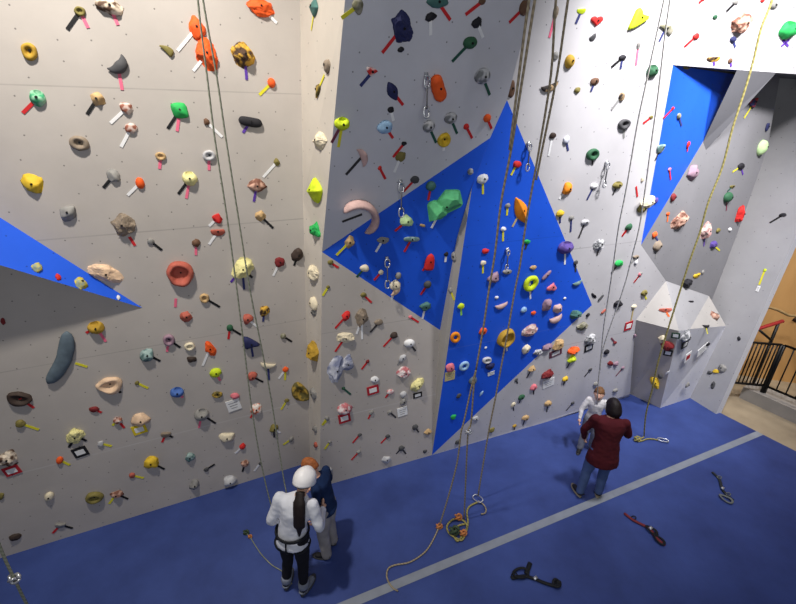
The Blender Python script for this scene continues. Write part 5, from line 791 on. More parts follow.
def hold_mesh(ty, ru, rv, rw, seed):
    rnd = random.Random(seed); smooth = True
    if ty in ('blob', 'ball', 'rock', 'jug', 'edge', 'leaf', 'shell'):
        bm = bmesh.new()
        big = max(ru, rv) > .09
        bmesh.ops.create_icosphere(bm, subdivisions=4 if big or ty in ('jug', 'shell') else 3, radius=1)
        planes = [(Vector((rnd.uniform(-1, 1), rnd.uniform(-1, 1), rnd.uniform(-.1, 1))).normalized(), rnd.uniform(.62, .86)) for _ in range(11)]
        for v in bm.verts:
            p = v.co.copy()
            if ty == 'blob':
                p *= 1 + .28 * nz(p, 1.2, seed) + .08 * nz(p, 3.2, seed)
            elif ty == 'ball':
                p *= 1 + .05 * nz(p, 1.4, seed)
            elif ty == 'rock':
                for d, o in planes:
                    k = p.dot(d) - o
                    if k > 0: p -= d * k
                p *= 1.22 * (1 + .16 * nz(p, 2.1, seed) + .10 * nz(p, 5.0, seed))
            elif ty == 'jug':
                c = Vector((.02, 1.02, .72)); r = .62
                q = p - c
                if q.length < r: p = c + q.normalized() * r if q.length > .05 else p * .6
                if (p - c).length < r * 1.001 and p.z > .95: p.z = .95
                p *= 1 + .10 * nz(p, 1.5, seed)
                # scoop: pull the rim inwards
                k = max(0, 1 - ((v.co.x / .85) ** 2 + ((v.co.y - .72) / .62) ** 2))
                if v.co.z > 0: p.z -= .75 * k * v.co.z
            elif ty == 'shell':
                k = max(0, 1 - (v.co.x / .8) ** 2 - ((v.co.y - .12) / .62) ** 2)
                p *= 1 + .16 * nz(p, 1.3, seed)
                if v.co.z > 0: p.z -= 1.0 * k * v.co.z
                p.y += .25 * abs(p.x) ** 2 - .12
            elif ty == 'edge':
                p.y = max(-1, min(p.y, .45 + .08 * p.x)) * 1.25
                p.x *= 1.06
                p.z *= .45 + .55 * (p.y + 1) / 2
                p *= 1 + .10 * nz(p, 1.7, seed)
            elif ty == 'leaf':
                p.y *= (1 - .55 * abs(p.x) ** 1.6)
                p.z *= 1 - .45 * abs(p.y)
                if p.z > 0: p.z += .12 * max(0, 1 - abs(p.y) * 6)
                p *= 1 + .06 * nz(p, 1.5, seed)
            if p.z < 0: p.z *= .08
            v.co = Vector((p.x * ru, p.y * rv, p.z * rw))
        smooth = ty != 'rock' or not big
        return bm, smooth
    if ty == 'facet':
        bm = bmesh.new()
        for cx, cy, sx, sy in ((-.42, -.22, .56, .74), (.34, .20, .66, .76)):
            r = bmesh.ops.create_icosphere(bm, subdivisions=4, radius=1)
            planes = [(Vector((rnd.uniform(-1, 1), rnd.uniform(-1, 1), rnd.uniform(.1, .7))).normalized(), rnd.uniform(.5, .68)) for _ in range(9)] + [(Vector((.1, -.3, .95)).normalized(), .62), (Vector((0, .95, .3)).normalized(), .66), (Vector((.9, 0, .4)).normalized(), .7), (Vector((-.9, 0, .4)).normalized(), .7)]
            for v in r['verts']:
                p = v.co.copy()
                for d, o in planes:
                    k = p.dot(d) - o
                    if k > 0: p -= d * k
                p *= 1.7
                if p.z < 0: p.z *= .08
                v.co = Vector(((cx + p.x * sx) * ru, (cy + p.y * sy) * rv, p.z * rw))
        return bm, False
    if ty == 'cup':
        return lathe_oval(ru, rv, rw, [(1, 0), (1.0, .35), (.94, .7), (.82, .95), (.66, 1.0), (.5, .86), (.4, .55), (.34, .3), (.15, .22)], seed), True
    if ty == 'bowl':
        return lathe_oval(ru, rv, rw, [(1, 0), (1.02, .3), (.98, .62), (.9, .9), (.8, 1.0), (.7, .92), (.6, .6), (.5, .3), (.36, .16), (.15, .12)], seed, wob=.12), True
    if ty == 'ring':
        prof = [(.68 + .32 * math.cos(2 * math.pi * k / 12), .5 + .5 * math.sin(2 * math.pi * k / 12)) for k in range(13)]
        bm = lathe_oval(ru, rv, rw, prof, seed, wob=.06)
        bm.faces.ensure_lookup_table()
        bmesh.ops.delete(bm, geom=[f for f in bm.faces if len(f.verts) > 4], context='FACES')
        bmesh.ops.remove_doubles(bm, verts=bm.verts[:], dist=1e-5)
        bmesh.ops.recalc_face_normals(bm, faces=bm.faces[:])
        return bm, True
    if ty == 'crescent': return arc_shape(ru, rv, 140, .62, True, seed, rw), True
    if ty == 'bigcrescent': return arc_shape(ru, rv, 225, .24, False, seed, rw), True
    if ty == 'banana': return arc_shape(ru, rv, 48, .68, False, seed, rw), True
    if ty == 'sausage': return arc_shape(ru, rv, 26, .9, False, seed, rw), True
    if ty in ('horn', 'cone'):
        bm = bmesh.new(); rings = []; n = 10; seg = 16
        for i in range(n + 1):
            t = i / n
            if ty == 'horn':
                r = .16 + .84 * math.sin(min(1, t * 1.12) * math.pi / 2) if t < .9 else 1 - (t - .9) * 4.5
                c = Vector((-ru + 2 * ru * t, rv * .25 * math.sin(math.pi * t), rw * (.25 + .25 * (1 - t))))
                ring = [bm.verts.new(c + Vector((0, math.cos(a) * rv * r * .8, math.sin(a) * rw * .6 * r))) for a in [2 * math.pi * k / seg for k in range(seg)]]
            else:
                r = max(.12, (1 - max(0, t - .12) ** 2.4 * 1.3) ** .5 if t < .99 else .12) * (.86 if i == 0 else 1)
                c = Vector((0, -rv + 2 * rv * t, rw * .35))
                ring = [bm.verts.new(c + Vector((math.cos(a) * ru * r, 0, math.sin(a) * rw * .65 * r))) for a in [2 * math.pi * k / seg for k in range(seg)]]
            rings.append(ring)
        for a, b in zip(rings, rings[1:]):
            for k in range(seg): bm.faces.new((a[k], a[(k + 1) % seg], b[(k + 1) % seg], b[k]))
        bm.faces.new(rings[0][::-1]); bm.faces.new(rings[-1])
        bmesh.ops.recalc_face_normals(bm, faces=bm.faces[:])
        for v in bm.verts: v.co.z = max(v.co.z, -.002)
        return bm, True
    if ty == 'heart':
        pts = []
        for k in range(40):
            a = 2 * math.pi * k / 40
            pts.append((math.sin(a) ** 3, (13 * math.cos(a) - 5 * math.cos(2 * a) - 2 * math.cos(3 * a) - math.cos(4 * a) + 2) / 15))
        return outline_shape(pts[::-1], ru, rv, rw), True
    if ty == 'tri':
        pts = [(-1, -1), (-.35, -.85), (.35, -.45), (.95, -.05), (1.0, .25), (.55, .35), (.2, .45), (.05, .8), (-.2, 1), (-.5, .8), (-.7, .1), (-.9, -.6)]
        return outline_shape(pts, ru, rv, rw), True
    if ty == 'wedge':
        pts = [(-1, .95), (-.6, 1), (0, .75), (.6, .45), (1, .2), (.95, -.02), (.5, -.25), (.1, -.6), (-.3, -1), (-.75, -.7), (-.98, .2)]
        return outline_shape(pts, ru, rv, rw, inset=.3), True
    raise ValueError(ty)

def tape_strip(parent, code, a, b, r):
    rgb, w = TAPE[code]
    m = plain(w + ' tape', rgb, var=.05, rough=.6, k=1.0)
    d = (b - a); L = d.length
    if L < 1e-4: return
    d.normalize(); s = Vector((-d.y, d.x, 0)) * .0125
    bm = bmesh.new()
    lo, hi = .003, .0055
    P = [a - s, b - s, b + s, a + s]
    bot = [bm.verts.new((p.x, p.y, lo)) for p in P]; top = [bm.verts.new((p.x, p.y, hi)) for p in P]
    bm.faces.new(top); bm.faces.new(bot[::-1])
    for i in range(4): bm.faces.new((bot[i], bot[(i + 1) % 4], top[(i + 1) % 4], top[i]))
    o = link('tape_strip', bm, m, parent, smooth=False)
    o['label'] = w + ' tape strip'

def build_holds():
    bolt_m = plain('dark steel bolt', (52, 50, 50), rough=.35, metal=.8)
    for i, (fi, u, v, ru, rv, rw, rot, ty, col, tapes, label, face) in enumerate(HOLDS):
        o, e, t, n = frame(fi)
        c = o + e * u + t * v
        rot_m = Matrix((e, t, n)).transposed().to_4x4()
        mw = Matrix.Translation(c) @ rot_m
        c1, c2 = COL[col]
        m = plain('hold ' + col, c1, var=.16, scale=16, k=1.05) if c2 is None else mottled('hold ' + col, c1, c2, scale=7 if col == 'white_navy_highlight' else 17, k=1.05)
        bm, smooth = hold_mesh(ty, ru, rv, rw, i + 1)
        rz = Matrix.Rotation(math.radians(rot), 4, 'Z')
        bmesh.ops.transform(bm, matrix=rz, verts=bm.verts[:])
        bmesh.ops.translate(bm, vec=(0, 0, .002), verts=bm.verts[:])
        bmesh.ops.recalc_face_normals(bm, faces=bm.faces[:])
        tree = BVHTree.FromBMesh(bm) if max(ru, rv) > .055 and ty not in ('ring', 'bigcrescent', 'crescent', 'banana') else None
        ob = link('climbing_hold', bm, m, smooth=smooth, mw=mw)
        tag(ob, label, 'climbing hold', 'climbing holds ' + PLACE[face] if face in PLACE else 'climbing holds')
        for code, u0, v0, u1, v1 in tapes:
            tape_strip(ob, code, Vector((u0 - u, v0 - v, 0)), Vector((u1 - u, v1 - v, 0)), rw)
        if tree:
            for off in ((.05, .1), (0, 0), (.1, -.1)):
                h = tree.ray_cast(Vector((off[0] * ru, off[1] * rv, 2)), Vector((0, 0, -1)))
                if h[0] is not None: break
            if h[0] is not None:
                bm = bmesh.new()
                bmesh.ops.create_cone(bm, cap_ends=True, segments=8, radius1=.011, radius2=.009, depth=.014)
                bmesh.ops.translate(bm, vec=h[0] + Vector((0, 0, .001)), verts=bm.verts[:])
                link('bolt', bm, bolt_m, ob, smooth=False)

# ------------------------------------------------------------------ quickdraws, route cards
def loop_pts(c, ax, ay, a, b, n=16, pw=.75):
    out = []
    for k in range(n + 1):
        th = 2 * math.pi * k / n
        x, y = math.cos(th), math.sin(th)
        out.append(c + ax * (math.copysign(abs(x) ** pw, x) * a) + ay * (math.copysign(abs(y) ** pw, y) * b))
    return out
def build_quickdraws():
    steel = plain('carabiner aluminium', (200, 202, 206), rough=.3, metal=.7)
    web = plain('grey sling webbing', (92, 92, 96))
    for top, L, n, label in QUICKDRAWS:
        n = Vector(n); nh = Vector((n.x, n.y, 0)).normalized()
        root = empty('quickdraw', top)
        T = Vector(top)
        dn = Vector((0, 0, -1)); dn = (dn - n * dn.dot(n)).normalized()
        if n.z < 0: dn = Vector((0, 0, -1))
        side = n.cross(dn).normalized()
        dn = side.cross(n).normalized() if n.z >= 0 else dn
        inv = Matrix.Translation(-T)
        w = L * .16
        def part(name, bm, m):
            bmesh.ops.transform(bm, matrix=inv, verts=bm.verts[:]); return link(name, bm, m, root)
        bm = bmesh.new()
        add_box(bm, T + n * -.012, (.035, .05, .012), Matrix((side, dn, n)).transposed().to_4x4())
        part('hanger', bm, steel)
        for k, nm in ((.12, 'upper'), (.86, 'lower')):
            bm = bmesh.new()
            add_tube(bm, loop_pts(T + dn * L * k + n * .015, side, dn, w * .5, L * .14), .0075, 6)
            part('carabiner', bm, steel)
        bm = bmesh.new()
        pts = [T + dn * L * k + n * .015 for k in (.22, .4, .6, .78)]
        add_tube(bm, pts, .012, 6, flat=(1.0, .6))
        part('sling', bm, web)
        tag(root, label, 'quickdraw', 'quickdraws on the climbing walls')

def build_cards():
    CC = {'yellow': (222, 196, 40), 'white': (232, 232, 230), 'red': (176, 40, 50), 'black': (28, 28, 30), 'tan': (206, 190, 130), 'maroon': (96, 52, 66), 'darkgreen': (52, 76, 62)}
    for fi, u, v, ru, rv, rot, col, inner, label in CARDS:
        o, e, t, n = frame(fi)
        mw = Matrix.Translation(o + e * u + t * v) @ Matrix((e, t, n)).transposed().to_4x4() @ Matrix.Rotation(math.radians(rot), 4, 'Z')
        bm = bmesh.new()
        add_box(bm, (0, 0, .006), (2 * ru, 2 * rv, .008))
        bmesh.ops.bevel(bm, geom=bm.edges[:], offset=.002, segments=1, affect='EDGES')
        ob = link('route_card', bm, plain('card ' + col, CC[col], var=.04), smooth=False, mw=mw)
        tag(ob, label, 'route card', 'route cards on the climbing walls')
        if col != inner:
            bm = bmesh.new(); add_box(bm, (0, 0, .0115), (2 * ru * .62, 2 * rv * .5, .002))
            q = link('paper_label', bm, plain('card ' + inner, CC[inner], var=.04), ob, smooth=False)
            q['label'] = inner + ' paper insert'
        else:
            bm = bmesh.new()
            for k in range(3): add_box(bm, (0, rv * (.45 - .45 * k), .0108), (2 * ru * (.7 - .12 * k), rv * .12, .001))
            q = link('printed_line', bm, plain('faint print', (150, 150, 152), var=.02), ob, smooth=False)

def build_wedge():
    a, b, c, d = [Vector(v) for v in WEDGE]
    o, e, t, n = frame(len(FACETS))
    bm = bmesh.new(); V = [bm.verts.new(v) for v in (a, b, c, d)]
    f1 = bm.faces.new((V[0], V[1], V[2])); f2 = bm.faces.new((V[0], V[2], V[3])); f3 = bm.faces.new((V[1], V[3], V[2])); f4 = bm.faces.new((V[0], V[3], V[1]))
    bmesh.ops.recalc_face_normals(bm, faces=bm.faces[:])
    uvl = bm.loops.layers.uv.new('UVMap')
    for f in bm.faces:
        for l in f.loops:
            q = l.vert.co - o; l[uvl].uv = (q.dot(e), q.dot(t))
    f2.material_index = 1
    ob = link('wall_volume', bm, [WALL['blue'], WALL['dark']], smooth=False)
    tag(ob, 'blue triangular wedge volume sticking out of the left grey wall', 'climbing volume')

# ------------------------------------------------------------------ ropes
def build_ropes():
    def rope_mat(name, a, b):
        m, nt, bs = new_mat(name, .8)
        tc = N(nt, 'ShaderNodeTexCoord'); wv = N(nt, 'ShaderNodeTexWave'); wv.inputs['Scale'].default_value = 14; wv.inputs['Distortion'].default_value = 2
        wv.bands_direction = 'DIAGONAL'
        rp = N(nt, 'ShaderNodeValToRGB'); rp.color_ramp.elements[0].color = lin(a); rp.color_ramp.elements[1].color = lin(b)
        nt.links.new(tc.outputs['Object'], wv.inputs['Vector']); nt.links.new(wv.outputs['Fac'], rp.inputs['Fac']); nt.links.new(rp.outputs['Color'], bs.inputs['Base Color'])
        return m
    
    green = rope_mat('grey green rope', (128, 132, 112), (154, 156, 136))
    tan = rope_mat('tan rope', (134, 122, 100), (168, 154, 128))
    ygreen = rope_mat('yellow green rope', (128, 120, 66), (160, 150, 92))
    thin = rope_mat('thin grey rope', (176, 174, 168), (206, 204, 196))
    orange = plain('orange knot tape', (190, 122, 72)); steel = plain('carabiner aluminium', (200, 202, 206))
    dark = plain('dark belay device', (60, 76, 56))
    def sp(k): return smooth_path(ROPES[k], 4)
    def mk(strands, m, rad, label):
        bm = bmesh.new()
        for s in strands: add_tube(bm, s, rad, 6)
        o = link('climbing_rope', bm, m); tag(o, label, 'rope', 'top ropes hanging down the climbing walls'); return o
    def knot(parent, c, m=None, r=.032, name='knot'):
        bm = bmesh.new(); c = Vector(c)
        pts = []
        for k in range(33):
            a = 2 * math.pi * k / 32 * 2
            pts.append(c + Vector((math.cos(a) * r * (1 + .5 * math.cos(1.5 * a)), math.sin(a) * r * .8, r * .8 * math.sin(1.5 * a) + r * .6)))
        add_tube(bm, pts, r * .42, 6)
        return link(name, bm, m or orange, parent)
    def biner(parent, c, ax, ay, a=.05, b=.03):
        bm = bmesh.new(); add_tube(bm, loop_pts(Vector(c), Vector(ax).normalized(), Vector(ay).normalized(), a, b), .0085, 6)
        return link('carabiner', bm, steel, parent)
    r = mk([sp('r1a'), sp('r1b'), sp('rtail')], green, .0055, 'grey green two-strand rope running down to the woman in the white helmet')
    knot(r, ROPES['rtail'][-1], dark, .022); k = knot(r, ROPES['rtail'][-2], orange, .016)
    r = mk([sp('r2a'), sp('r2'), sp('r2l'), sp('r2t'), sp('r2r')], tan, .0092, 'tan rope over the blue kite whose tail curls on the mat to the grey line')
    knot(r, ROPES['r2t'][0], orange, .026); knot(r, ROPES['r2r'][3], steel, .022)
    r = mk([sp('r3a'), sp('r3b'), sp('loop3')], tan, .0092, 'tan rope crossing the mustard bowl hold and ending at a carabiner on the mat')
    c = Vector(PT['P']) * 0 + Vector(ROPES['r3a'][-1]); c.z = .04
    biner(r, c, (.6, -.8, .2), (.8, .6, .3), .075, .04)
    r = mk([sp('pile')], ygreen, .012, 'yellow green rope end coiled in a small tangle on the mat')
    P = [Vector(p) for p in ROPES['pile']]
    knot(r, P[10] + Vector((0, 0, .02)), orange, .03); knot(r, P[13] + Vector((0, 0, .02)), orange, .028); knot(r, P[15] + Vector((0, 0, .02)), dark, .04)
    mk([sp('r4a'), sp('r4b')], thin, .0065, 'thin grey two-strand rope hanging down to the child')
    r = mk([sp('r5'), sp('r5f')], ygreen, .0105, 'thick yellow green rope at the far right with its end on the mat')
    biner(r, Vector(ROPES['r5f'][-1]) + Vector((.07, -.01, .01)), (.95, -.3, 0), (.3, .95, 0), .075, .035)
    knot(r, ROPES['r5f'][2], ygreen, .035)
    r = mk([sp('r6')], green, .011, 'grey green rope at the bottom left corner')
    knot(r, ROPES['r6'][2], steel, .03)

# ------------------------------------------------------------------ harnesses lying on the mat, specks
def strap(bm, pts, w=.02, t=.008, mi=0):
    add_tube(bm, smooth_path(pts, 3), w, 8, flat=(1.0, t / w), mi=mi)
def ellipse_pts(c, a, b, rot, n=18, z=.02, wob=.0):
    out = []
    for k in range(n + 1):
        th = 2 * math.pi * k / n
        x, y = a * math.cos(th), b * math.sin(th)
        out.append(Vector((c[0] + x * math.cos(rot) - y * math.sin(rot), c[1] + x * math.sin(rot) + y * math.cos(rot), z + wob * (1 + math.sin(2 * th)))))
    return out
def build_harnesses():
    steel = plain('carabiner aluminium', (200, 202, 206))
    def H(P, cols, label, loops, belt):
        black = plain('harness ' + cols[0], {'black': (22, 24, 28), 'red': (112, 38, 44), 'dark': (38, 42, 46)}[cols[0]])
        b2 = plain('harness ' + cols[1], {'black': (22, 24, 28), 'red': (112, 38, 44), 'grey': (110, 114, 112)}[cols[1]])
        c = P[0]
        root = empty('climbing_harness', (c[0], c[1], 0)); inv = Matrix.Translation((-c[0], -c[1], 0))
        def part(name, bm, m):
            bmesh.ops.transform(bm, matrix=inv, verts=bm.verts[:])
            for v in bm.verts: v.co.z = max(v.co.z, .0005)
            return link(name, bm, m, root)
        bm = bmesh.new(); strap(bm, [Vector(p) + Vector((0, 0, .016)) for p in belt], .019, .010); part('waist_belt', bm, black)
        for (cx, cy), a, b, rot in loops:
            bm = bmesh.new(); strap(bm, ellipse_pts((cx, cy), a, b, rot, wob=.008), .014, .009); part('leg_loop', bm, b2)
        mid = Vector(belt[len(belt) // 2]) + Vector((0, 0, .035))
        bm = bmesh.new(); add_box(bm, mid, (.045, .03, .014), Matrix.Rotation(.5, 4, 'Z')); part('buckle', bm, steel)
        for k in (1, len(belt) - 2):
            bm = bmesh.new()
            q = Vector(belt[k])
            add_tube(bm, ellipse_pts((q.x + .02, q.y + .03), .035, .022, .4, 10, .02), .006, 6)
            part('gear_loop', bm, b2)
        tag(root, label, 'harness', 'harnesses lying on the blue mat')
    h = [Vector(p) for p in PT['h1']]
    H(h, ('black', 'black'), 'black harness stretched on the mat in front of the grey line, nearest the camera',
      [((h[1].x + .03, h[1].y - .03), .085, .05, .2), ((h[9].x, h[9].y + .02), .04, .035, 1.0)], [h[0], h[5], h[6], h[7], h[8], h[9], h[10]])
    s = PT['h1s']
    bm = bmesh.new(); strap(bm, [Vector(s[0]) + Vector((0, 0, .02)), (Vector(s[0]) + Vector(s[1])) * .5 + Vector((0, 0, .022)), Vector(s[1]) + Vector((0, 0, .018))], .024, .012)
    o = [x for x in COLN.objects if x.name.startswith('climbing_harness')][0]
    bmesh.ops.transform(bm, matrix=Matrix.Translation(-o.location), verts=bm.verts[:])
    link('strap', bm, plain('harness black', (22, 24, 28)), o)
    h = [Vector(p) for p in PT['h2']]
    H(h, ('red', 'black'), 'red and black harness lying right of the grey line beyond the maroon sweater',
      [((h[3].x, h[3].y - .02), .06, .035, -1.0), ((h[4].x + .02, h[4].y - .04), .06, .035, -1.2)], h)
    h = [Vector(p) for p in PT['h3']]
    H(h, ('dark', 'grey'), 'dark harness lying on the mat at far right, farthest from the camera',
      [((h[6].x + .04, h[6].y + .03), .07, .045, -1.0)], h[:5])
    chalk = plain('white chalk crumb', (214, 214, 220))

# ------------------------------------------------------------------ people
def skin_graph(verts, edges, root, sub=2):
    """grow one continuous tapered surface around a stick figure; returns a bmesh"""
    names = list(verts); idx = {k: i for i, k in enumerate(names)}
    me = bpy.data.meshes.new('tmp')
    me.from_pydata([verts[k][0] for k in names], [(idx[a], idx[b]) for a, b in edges], [])
    ob = bpy.data.objects.new('tmp', me); COLN.objects.link(ob)
    ob.modifiers.new('s', 'SKIN')
    if not me.skin_vertices:
        bm = bmesh.new(); bm.from_mesh(me); bm.verts.layers.skin.verify(); bm.to_mesh(me); bm.free()
    sv = me.skin_vertices[0].data
    for k in names:
        r = verts[k][1]; sv[idx[k]].radius = r if isinstance(r, tuple) else (r, r)
        sv[idx[k]].use_root = (k == root)
    ob.modifiers[0].use_smooth_shade = True
    md = ob.modifiers.new('u', 'SUBSURF'); md.levels = sub; md.render_levels = sub
    dg = bpy.context.evaluated_depsgraph_get(); dg.update()
    ev = ob.evaluated_get(dg)
    m2 = bpy.data.meshes.new_from_object(ev)
    bm = bmesh.new(); bm.from_mesh(m2)
    bpy.data.objects.remove(ob); bpy.data.meshes.remove(me); bpy.data.meshes.remove(m2)
    return bm

def merge(dst, src, mi=None):
    if mi is not None:
        for f in src.faces: f.material_index = mi
    me = bpy.data.meshes.new('m'); src.to_mesh(me); dst.from_mesh(me); bpy.data.meshes.remove(me); src.free()

def V3(*a): return Vector(a)
def person(label, height, loc, yaw, J, skin_rgb, outfit):
    """J: joint positions for a 1.70 m figure facing +Y, feet at the origin"""
    k = height / 1.70
    D = dict(pelvis=(0, 0, .95), waist=(0, 0, 1.10), chest=(0, .0, 1.29), neck=(0, 0, 1.45), head=(0, .03, 1.60),
             sl=(-.17, 0, 1.40), sr=(.17, 0, 1.40), el=(-.22, -.02, 1.13), er=(.22, -.02, 1.13), wl=(-.22, .05, .88), wr=(.22, .05, .88),
             hl=(-.085, 0, .90), hr=(.085, 0, .90), kl=(-.10, .03, .49), kr=(.10, .03, .49), al=(-.11, 0, .085), ar=(.11, 0, .085),
             tl=(-.13, .15, .035), tr=(.13, .15, .035), look=(0, 1, -.1))
    D.update(J)
    P = {a: Vector(b) for a, b in D.items()}
    S = Matrix.Diagonal((k, k, k, 1))
    skin = plain('skin %d' % skin_rgb[0], skin_rgb, var=.05, rough=.55)
    eye_w = plain('eye white', (235, 232, 228), var=.02, rough=.3); eye_d = plain('iris brown', (50, 36, 28), var=.02, rough=.3); lip = plain('lips', (176, 98, 92), var=.03)
    w = outfit.get('w', 1.0)
    acr = (P['sr'] - P['sl']).normalized(); hipax = (P['hr'] - P['hl']).normalized()
    def torso_rings(g, add, hem=None, flare=0.0):
        mid = (P['sl'] + P['sr']) / 2
        rings = [(P['pelvis'] + Vector((0, 0, -.03)), .150 * w, .112, hipax), (P['pelvis'] * .5 + P['waist'] * .5, .138 * w, .104, hipax), (P['waist'], .128 * w, .097, (hipax + acr).normalized()),
                 (P['waist'] * .4 + P['chest'] * .6, .146 * w, .108, acr), (P['chest'] + Vector((0, 0, .02)), .160 * w, .112, acr), (mid + Vector((0, -.005, -.01)), .165 * w, .088, acr), (mid * .6 + P['neck'] * .4 + Vector((0, 0, .015)), .105 * w, .066, acr), (P['neck'] + Vector((0, 0, .01)), .056, .054, acr)]
        out = [(c, rx * g + add, ry * g + add, ax) for c, rx, ry, ax in rings]
        if hem is not None:
            c = P['pelvis'] + Vector((0, 0, hem - .95))
            lo = [(c, .158 * w * g + add + flare, .125 * g + add + flare, hipax), (c * .5 + P['pelvis'] * .5, .157 * w * g + add + flare * .7, .123 * g + add + flare * .6, hipax)]
            out = (lo if hem < .93 else lo[:1]) + ([r for r in out if r[0].z > c.z + .03])
        return out
    def loft(bm, rings, seg=20):
        rr = []
        for c, rx, ry, ax in rings:
            ay = Vector((0, 0, 1)).cross(ax).normalized()
            rr.append([bm.verts.new(c + ax * math.cos(2 * math.pi * q / seg) * rx + ay * math.sin(2 * math.pi * q / seg) * ry) for q in range(seg)])
        for a, b in zip(rr, rr[1:]):
            for q in range(seg): bm.faces.new((a[q], a[(q + 1) % seg], b[(q + 1) % seg], b[q]))
        bm.faces.new(rr[0][::-1]); bm.faces.new(rr[-1])
    def limb(bm, pts, rads):
        add_tube(bm, smooth_path(pts, 4), [rads[min(i // 4, len(rads) - 1)] * (1 - (i % 4) / 4) + rads[min(i // 4 + 1, len(rads) - 1)] * ((i % 4) / 4) for i in range(4 * (len(pts) - 1) + 1)], 14)
        for p, r in ((pts[0], rads[0]), (pts[-1], rads[-1])): add_ellipsoid(bm, p, (r, r, r), 2)
    def arm_pts(s): return [P['s' + s], (P['s' + s] + P['e' + s]) / 2, P['e' + s], P['e' + s] * .55 + P['w' + s] * .45, P['w' + s]]
    def leg_pts(s): return [P['h' + s] + Vector((0, 0, .02)), (P['h' + s] + P['k' + s]) / 2, P['k' + s], P['k' + s] * .68 + P['a' + s] * .32, P['a' + s]]
    AR, LR = [.050, .047, .041, .038, .027], [.092, .078, .056, .055, .037]
    def fuse(bm, voxel, it):
        bmesh.ops.recalc_face_normals(bm, faces=bm.faces[:])
        me = bpy.data.meshes.new('tmp'); bm.to_mesh(me); bm.free()
        ob = bpy.data.objects.new('tmp', me); COLN.objects.link(ob)
        r = ob.modifiers.new('r', 'REMESH'); r.mode = 'VOXEL'; r.voxel_size = voxel
        q = ob.modifiers.new('q', 'SMOOTH'); q.iterations = it; q.factor = .5
        dg = bpy.context.evaluated_depsgraph_get(); dg.update()
        m2 = bpy.data.meshes.new_from_object(ob.evaluated_get(dg))
        out = bmesh.new(); out.from_mesh(m2)
        bpy.data.objects.remove(ob); bpy.data.meshes.remove(me); bpy.data.meshes.remove(m2)
        return out
    # ---- body: one continuous surface
    bb = bmesh.new()
    loft(bb, torso_rings(.90, 0))
    for s in 'lr':
        limb(bb, arm_pts(s), [r * .88 for r in AR]); limb(bb, leg_pts(s), [r * .9 for r in LR])
        limb(bb, [P['a' + s] + Vector((0, 0, -.03)), P['a' + s] * .5 + P['t' + s] * .5 + Vector((0, 0, -.02)), P['t' + s]], [.034, .033, .026])
    limb(bb, [P['neck'] + Vector((0, 0, -.03)), P['neck'] * .5 + P['head'] * .5, P['head'] * .8 + P['neck'] * .2], [.056, .050, .050])
    body = fuse(bb, .013, 5)
    # ---- hands: palm and five fingers each
    for s in 'lr':
        d = (P['w' + s] - P['e' + s]).normalized()
        sx = -1 if s == 'l' else 1
        inward = Vector((-sx, .25, 0)); inward = (inward - d * inward.dot(d)).normalized()
        side = d.cross(inward).normalized()
        if side.y < 0: side = -side          # thumb side towards the front
        W0 = P['w' + s]
        hv = {'w': (W0, .026), 'p': (W0 + d * .045, (.036, .018)), 'q': (W0 + d * .085, (.038, .016))}
        merge(body, skin_graph(hv, [('w', 'p'), ('p', 'q')], 'w', 1))
        for j, L in enumerate((.068, .078, .072, .056)):
            b = W0 + d * .080 + side * (.027 - .018 * j)
            m1 = b + d * L * .5 + inward * .006; m2 = b + d * L * .8 + inward * (.018 + .004 * j); m3 = b + d * L * .95 + inward * .034
            merge(body, skin_graph({'a': (b, .0095), 'b': (m1, .009), 'c': (m2, .008), 'd': (m3, .007)}, [('a', 'b'), ('b', 'c'), ('c', 'd')], 'a', 1))
        b = W0 + d * .03 + side * .024
        merge(body, skin_graph({'a': (b, .012), 'b': (b + d * .03 + side * .024 + inward * .008, .011), 'c': (b + d * .058 + side * .03 + inward * .02, .009)}, [('a', 'b'), ('b', 'c')], 'a', 1))
    # ---- head
    look = Vector(D['look']).normalized(); rt = look.cross(Vector((0, 0, 1))).normalized(); upv = rt.cross(look).normalized()
    HM = Matrix.Translation(P['head']) @ Matrix((rt, look, upv)).transposed().to_4x4()
    hs = outfit.get('head', 1.0)
    hb = bmesh.new()
    bmesh.ops.create_icosphere(hb, subdivisions=4, radius=1)
    for v in hb.verts:
        p = v.co.copy(); x, y, z = p
        jaw = max(0, -z)
        p.x *= .074 * (1 - .32 * jaw ** 1.5); p.y *= .096 * (1 - .12 * jaw); p.z *= .118
        if y > 0 and z < .1: p.y += .006 * math.exp(-((x / .5) ** 2)) * jaw
        if y > 0:
            p.y += .022 * math.exp(-(x / .13) ** 2 - ((z + .18) / .16) ** 2)             # nose
            p.y += .008 * math.exp(-(x / .1) ** 2 - ((z - .05) / .25) ** 2)
            for ex in (-.42, .42): p.y -= .010 * math.exp(-((x - ex) / .17) ** 2 - ((z - .06) / .12) ** 2)   # eye sockets
            p.y += .006 * math.exp(-(x / .28) ** 2 - ((z + .52) / .09) ** 2)             # lips
            p.y += .007 * math.exp(-(x / .25) ** 2 - ((z + .86) / .14) ** 2)             # chin
        v.co = p
    for f in hb.faces:
        c = f.calc_center_median()
        if c.y > .07 and abs(c.x) < .024 and abs(c.z + .060) < .009: f.material_index = 3
    for sx in (-1, 1):
        add_ellipsoid(hb, (sx * .073, -.004, 0), (.010, .020, .032), 2)
        add_ellipsoid(hb, (sx * .031, .0795, .008), (.012, .007, .007), 2, 1)
        add_ellipsoid(hb, (sx * .031, .0845, .008), (.0065, .004, .0065), 1, 2)
    bmesh.ops.transform(hb, matrix=HM @ Matrix.Diagonal((hs, hs, hs, 1)), verts=hb.verts[:])
    merge(body, hb)
    body.normal_update()
    bmesh.ops.transform(body, matrix=S, verts=body.verts[:])
    root = link('person', body, [skin, eye_w, eye_d, lip])
    root.location = loc; root.rotation_euler = (0, 0, yaw)
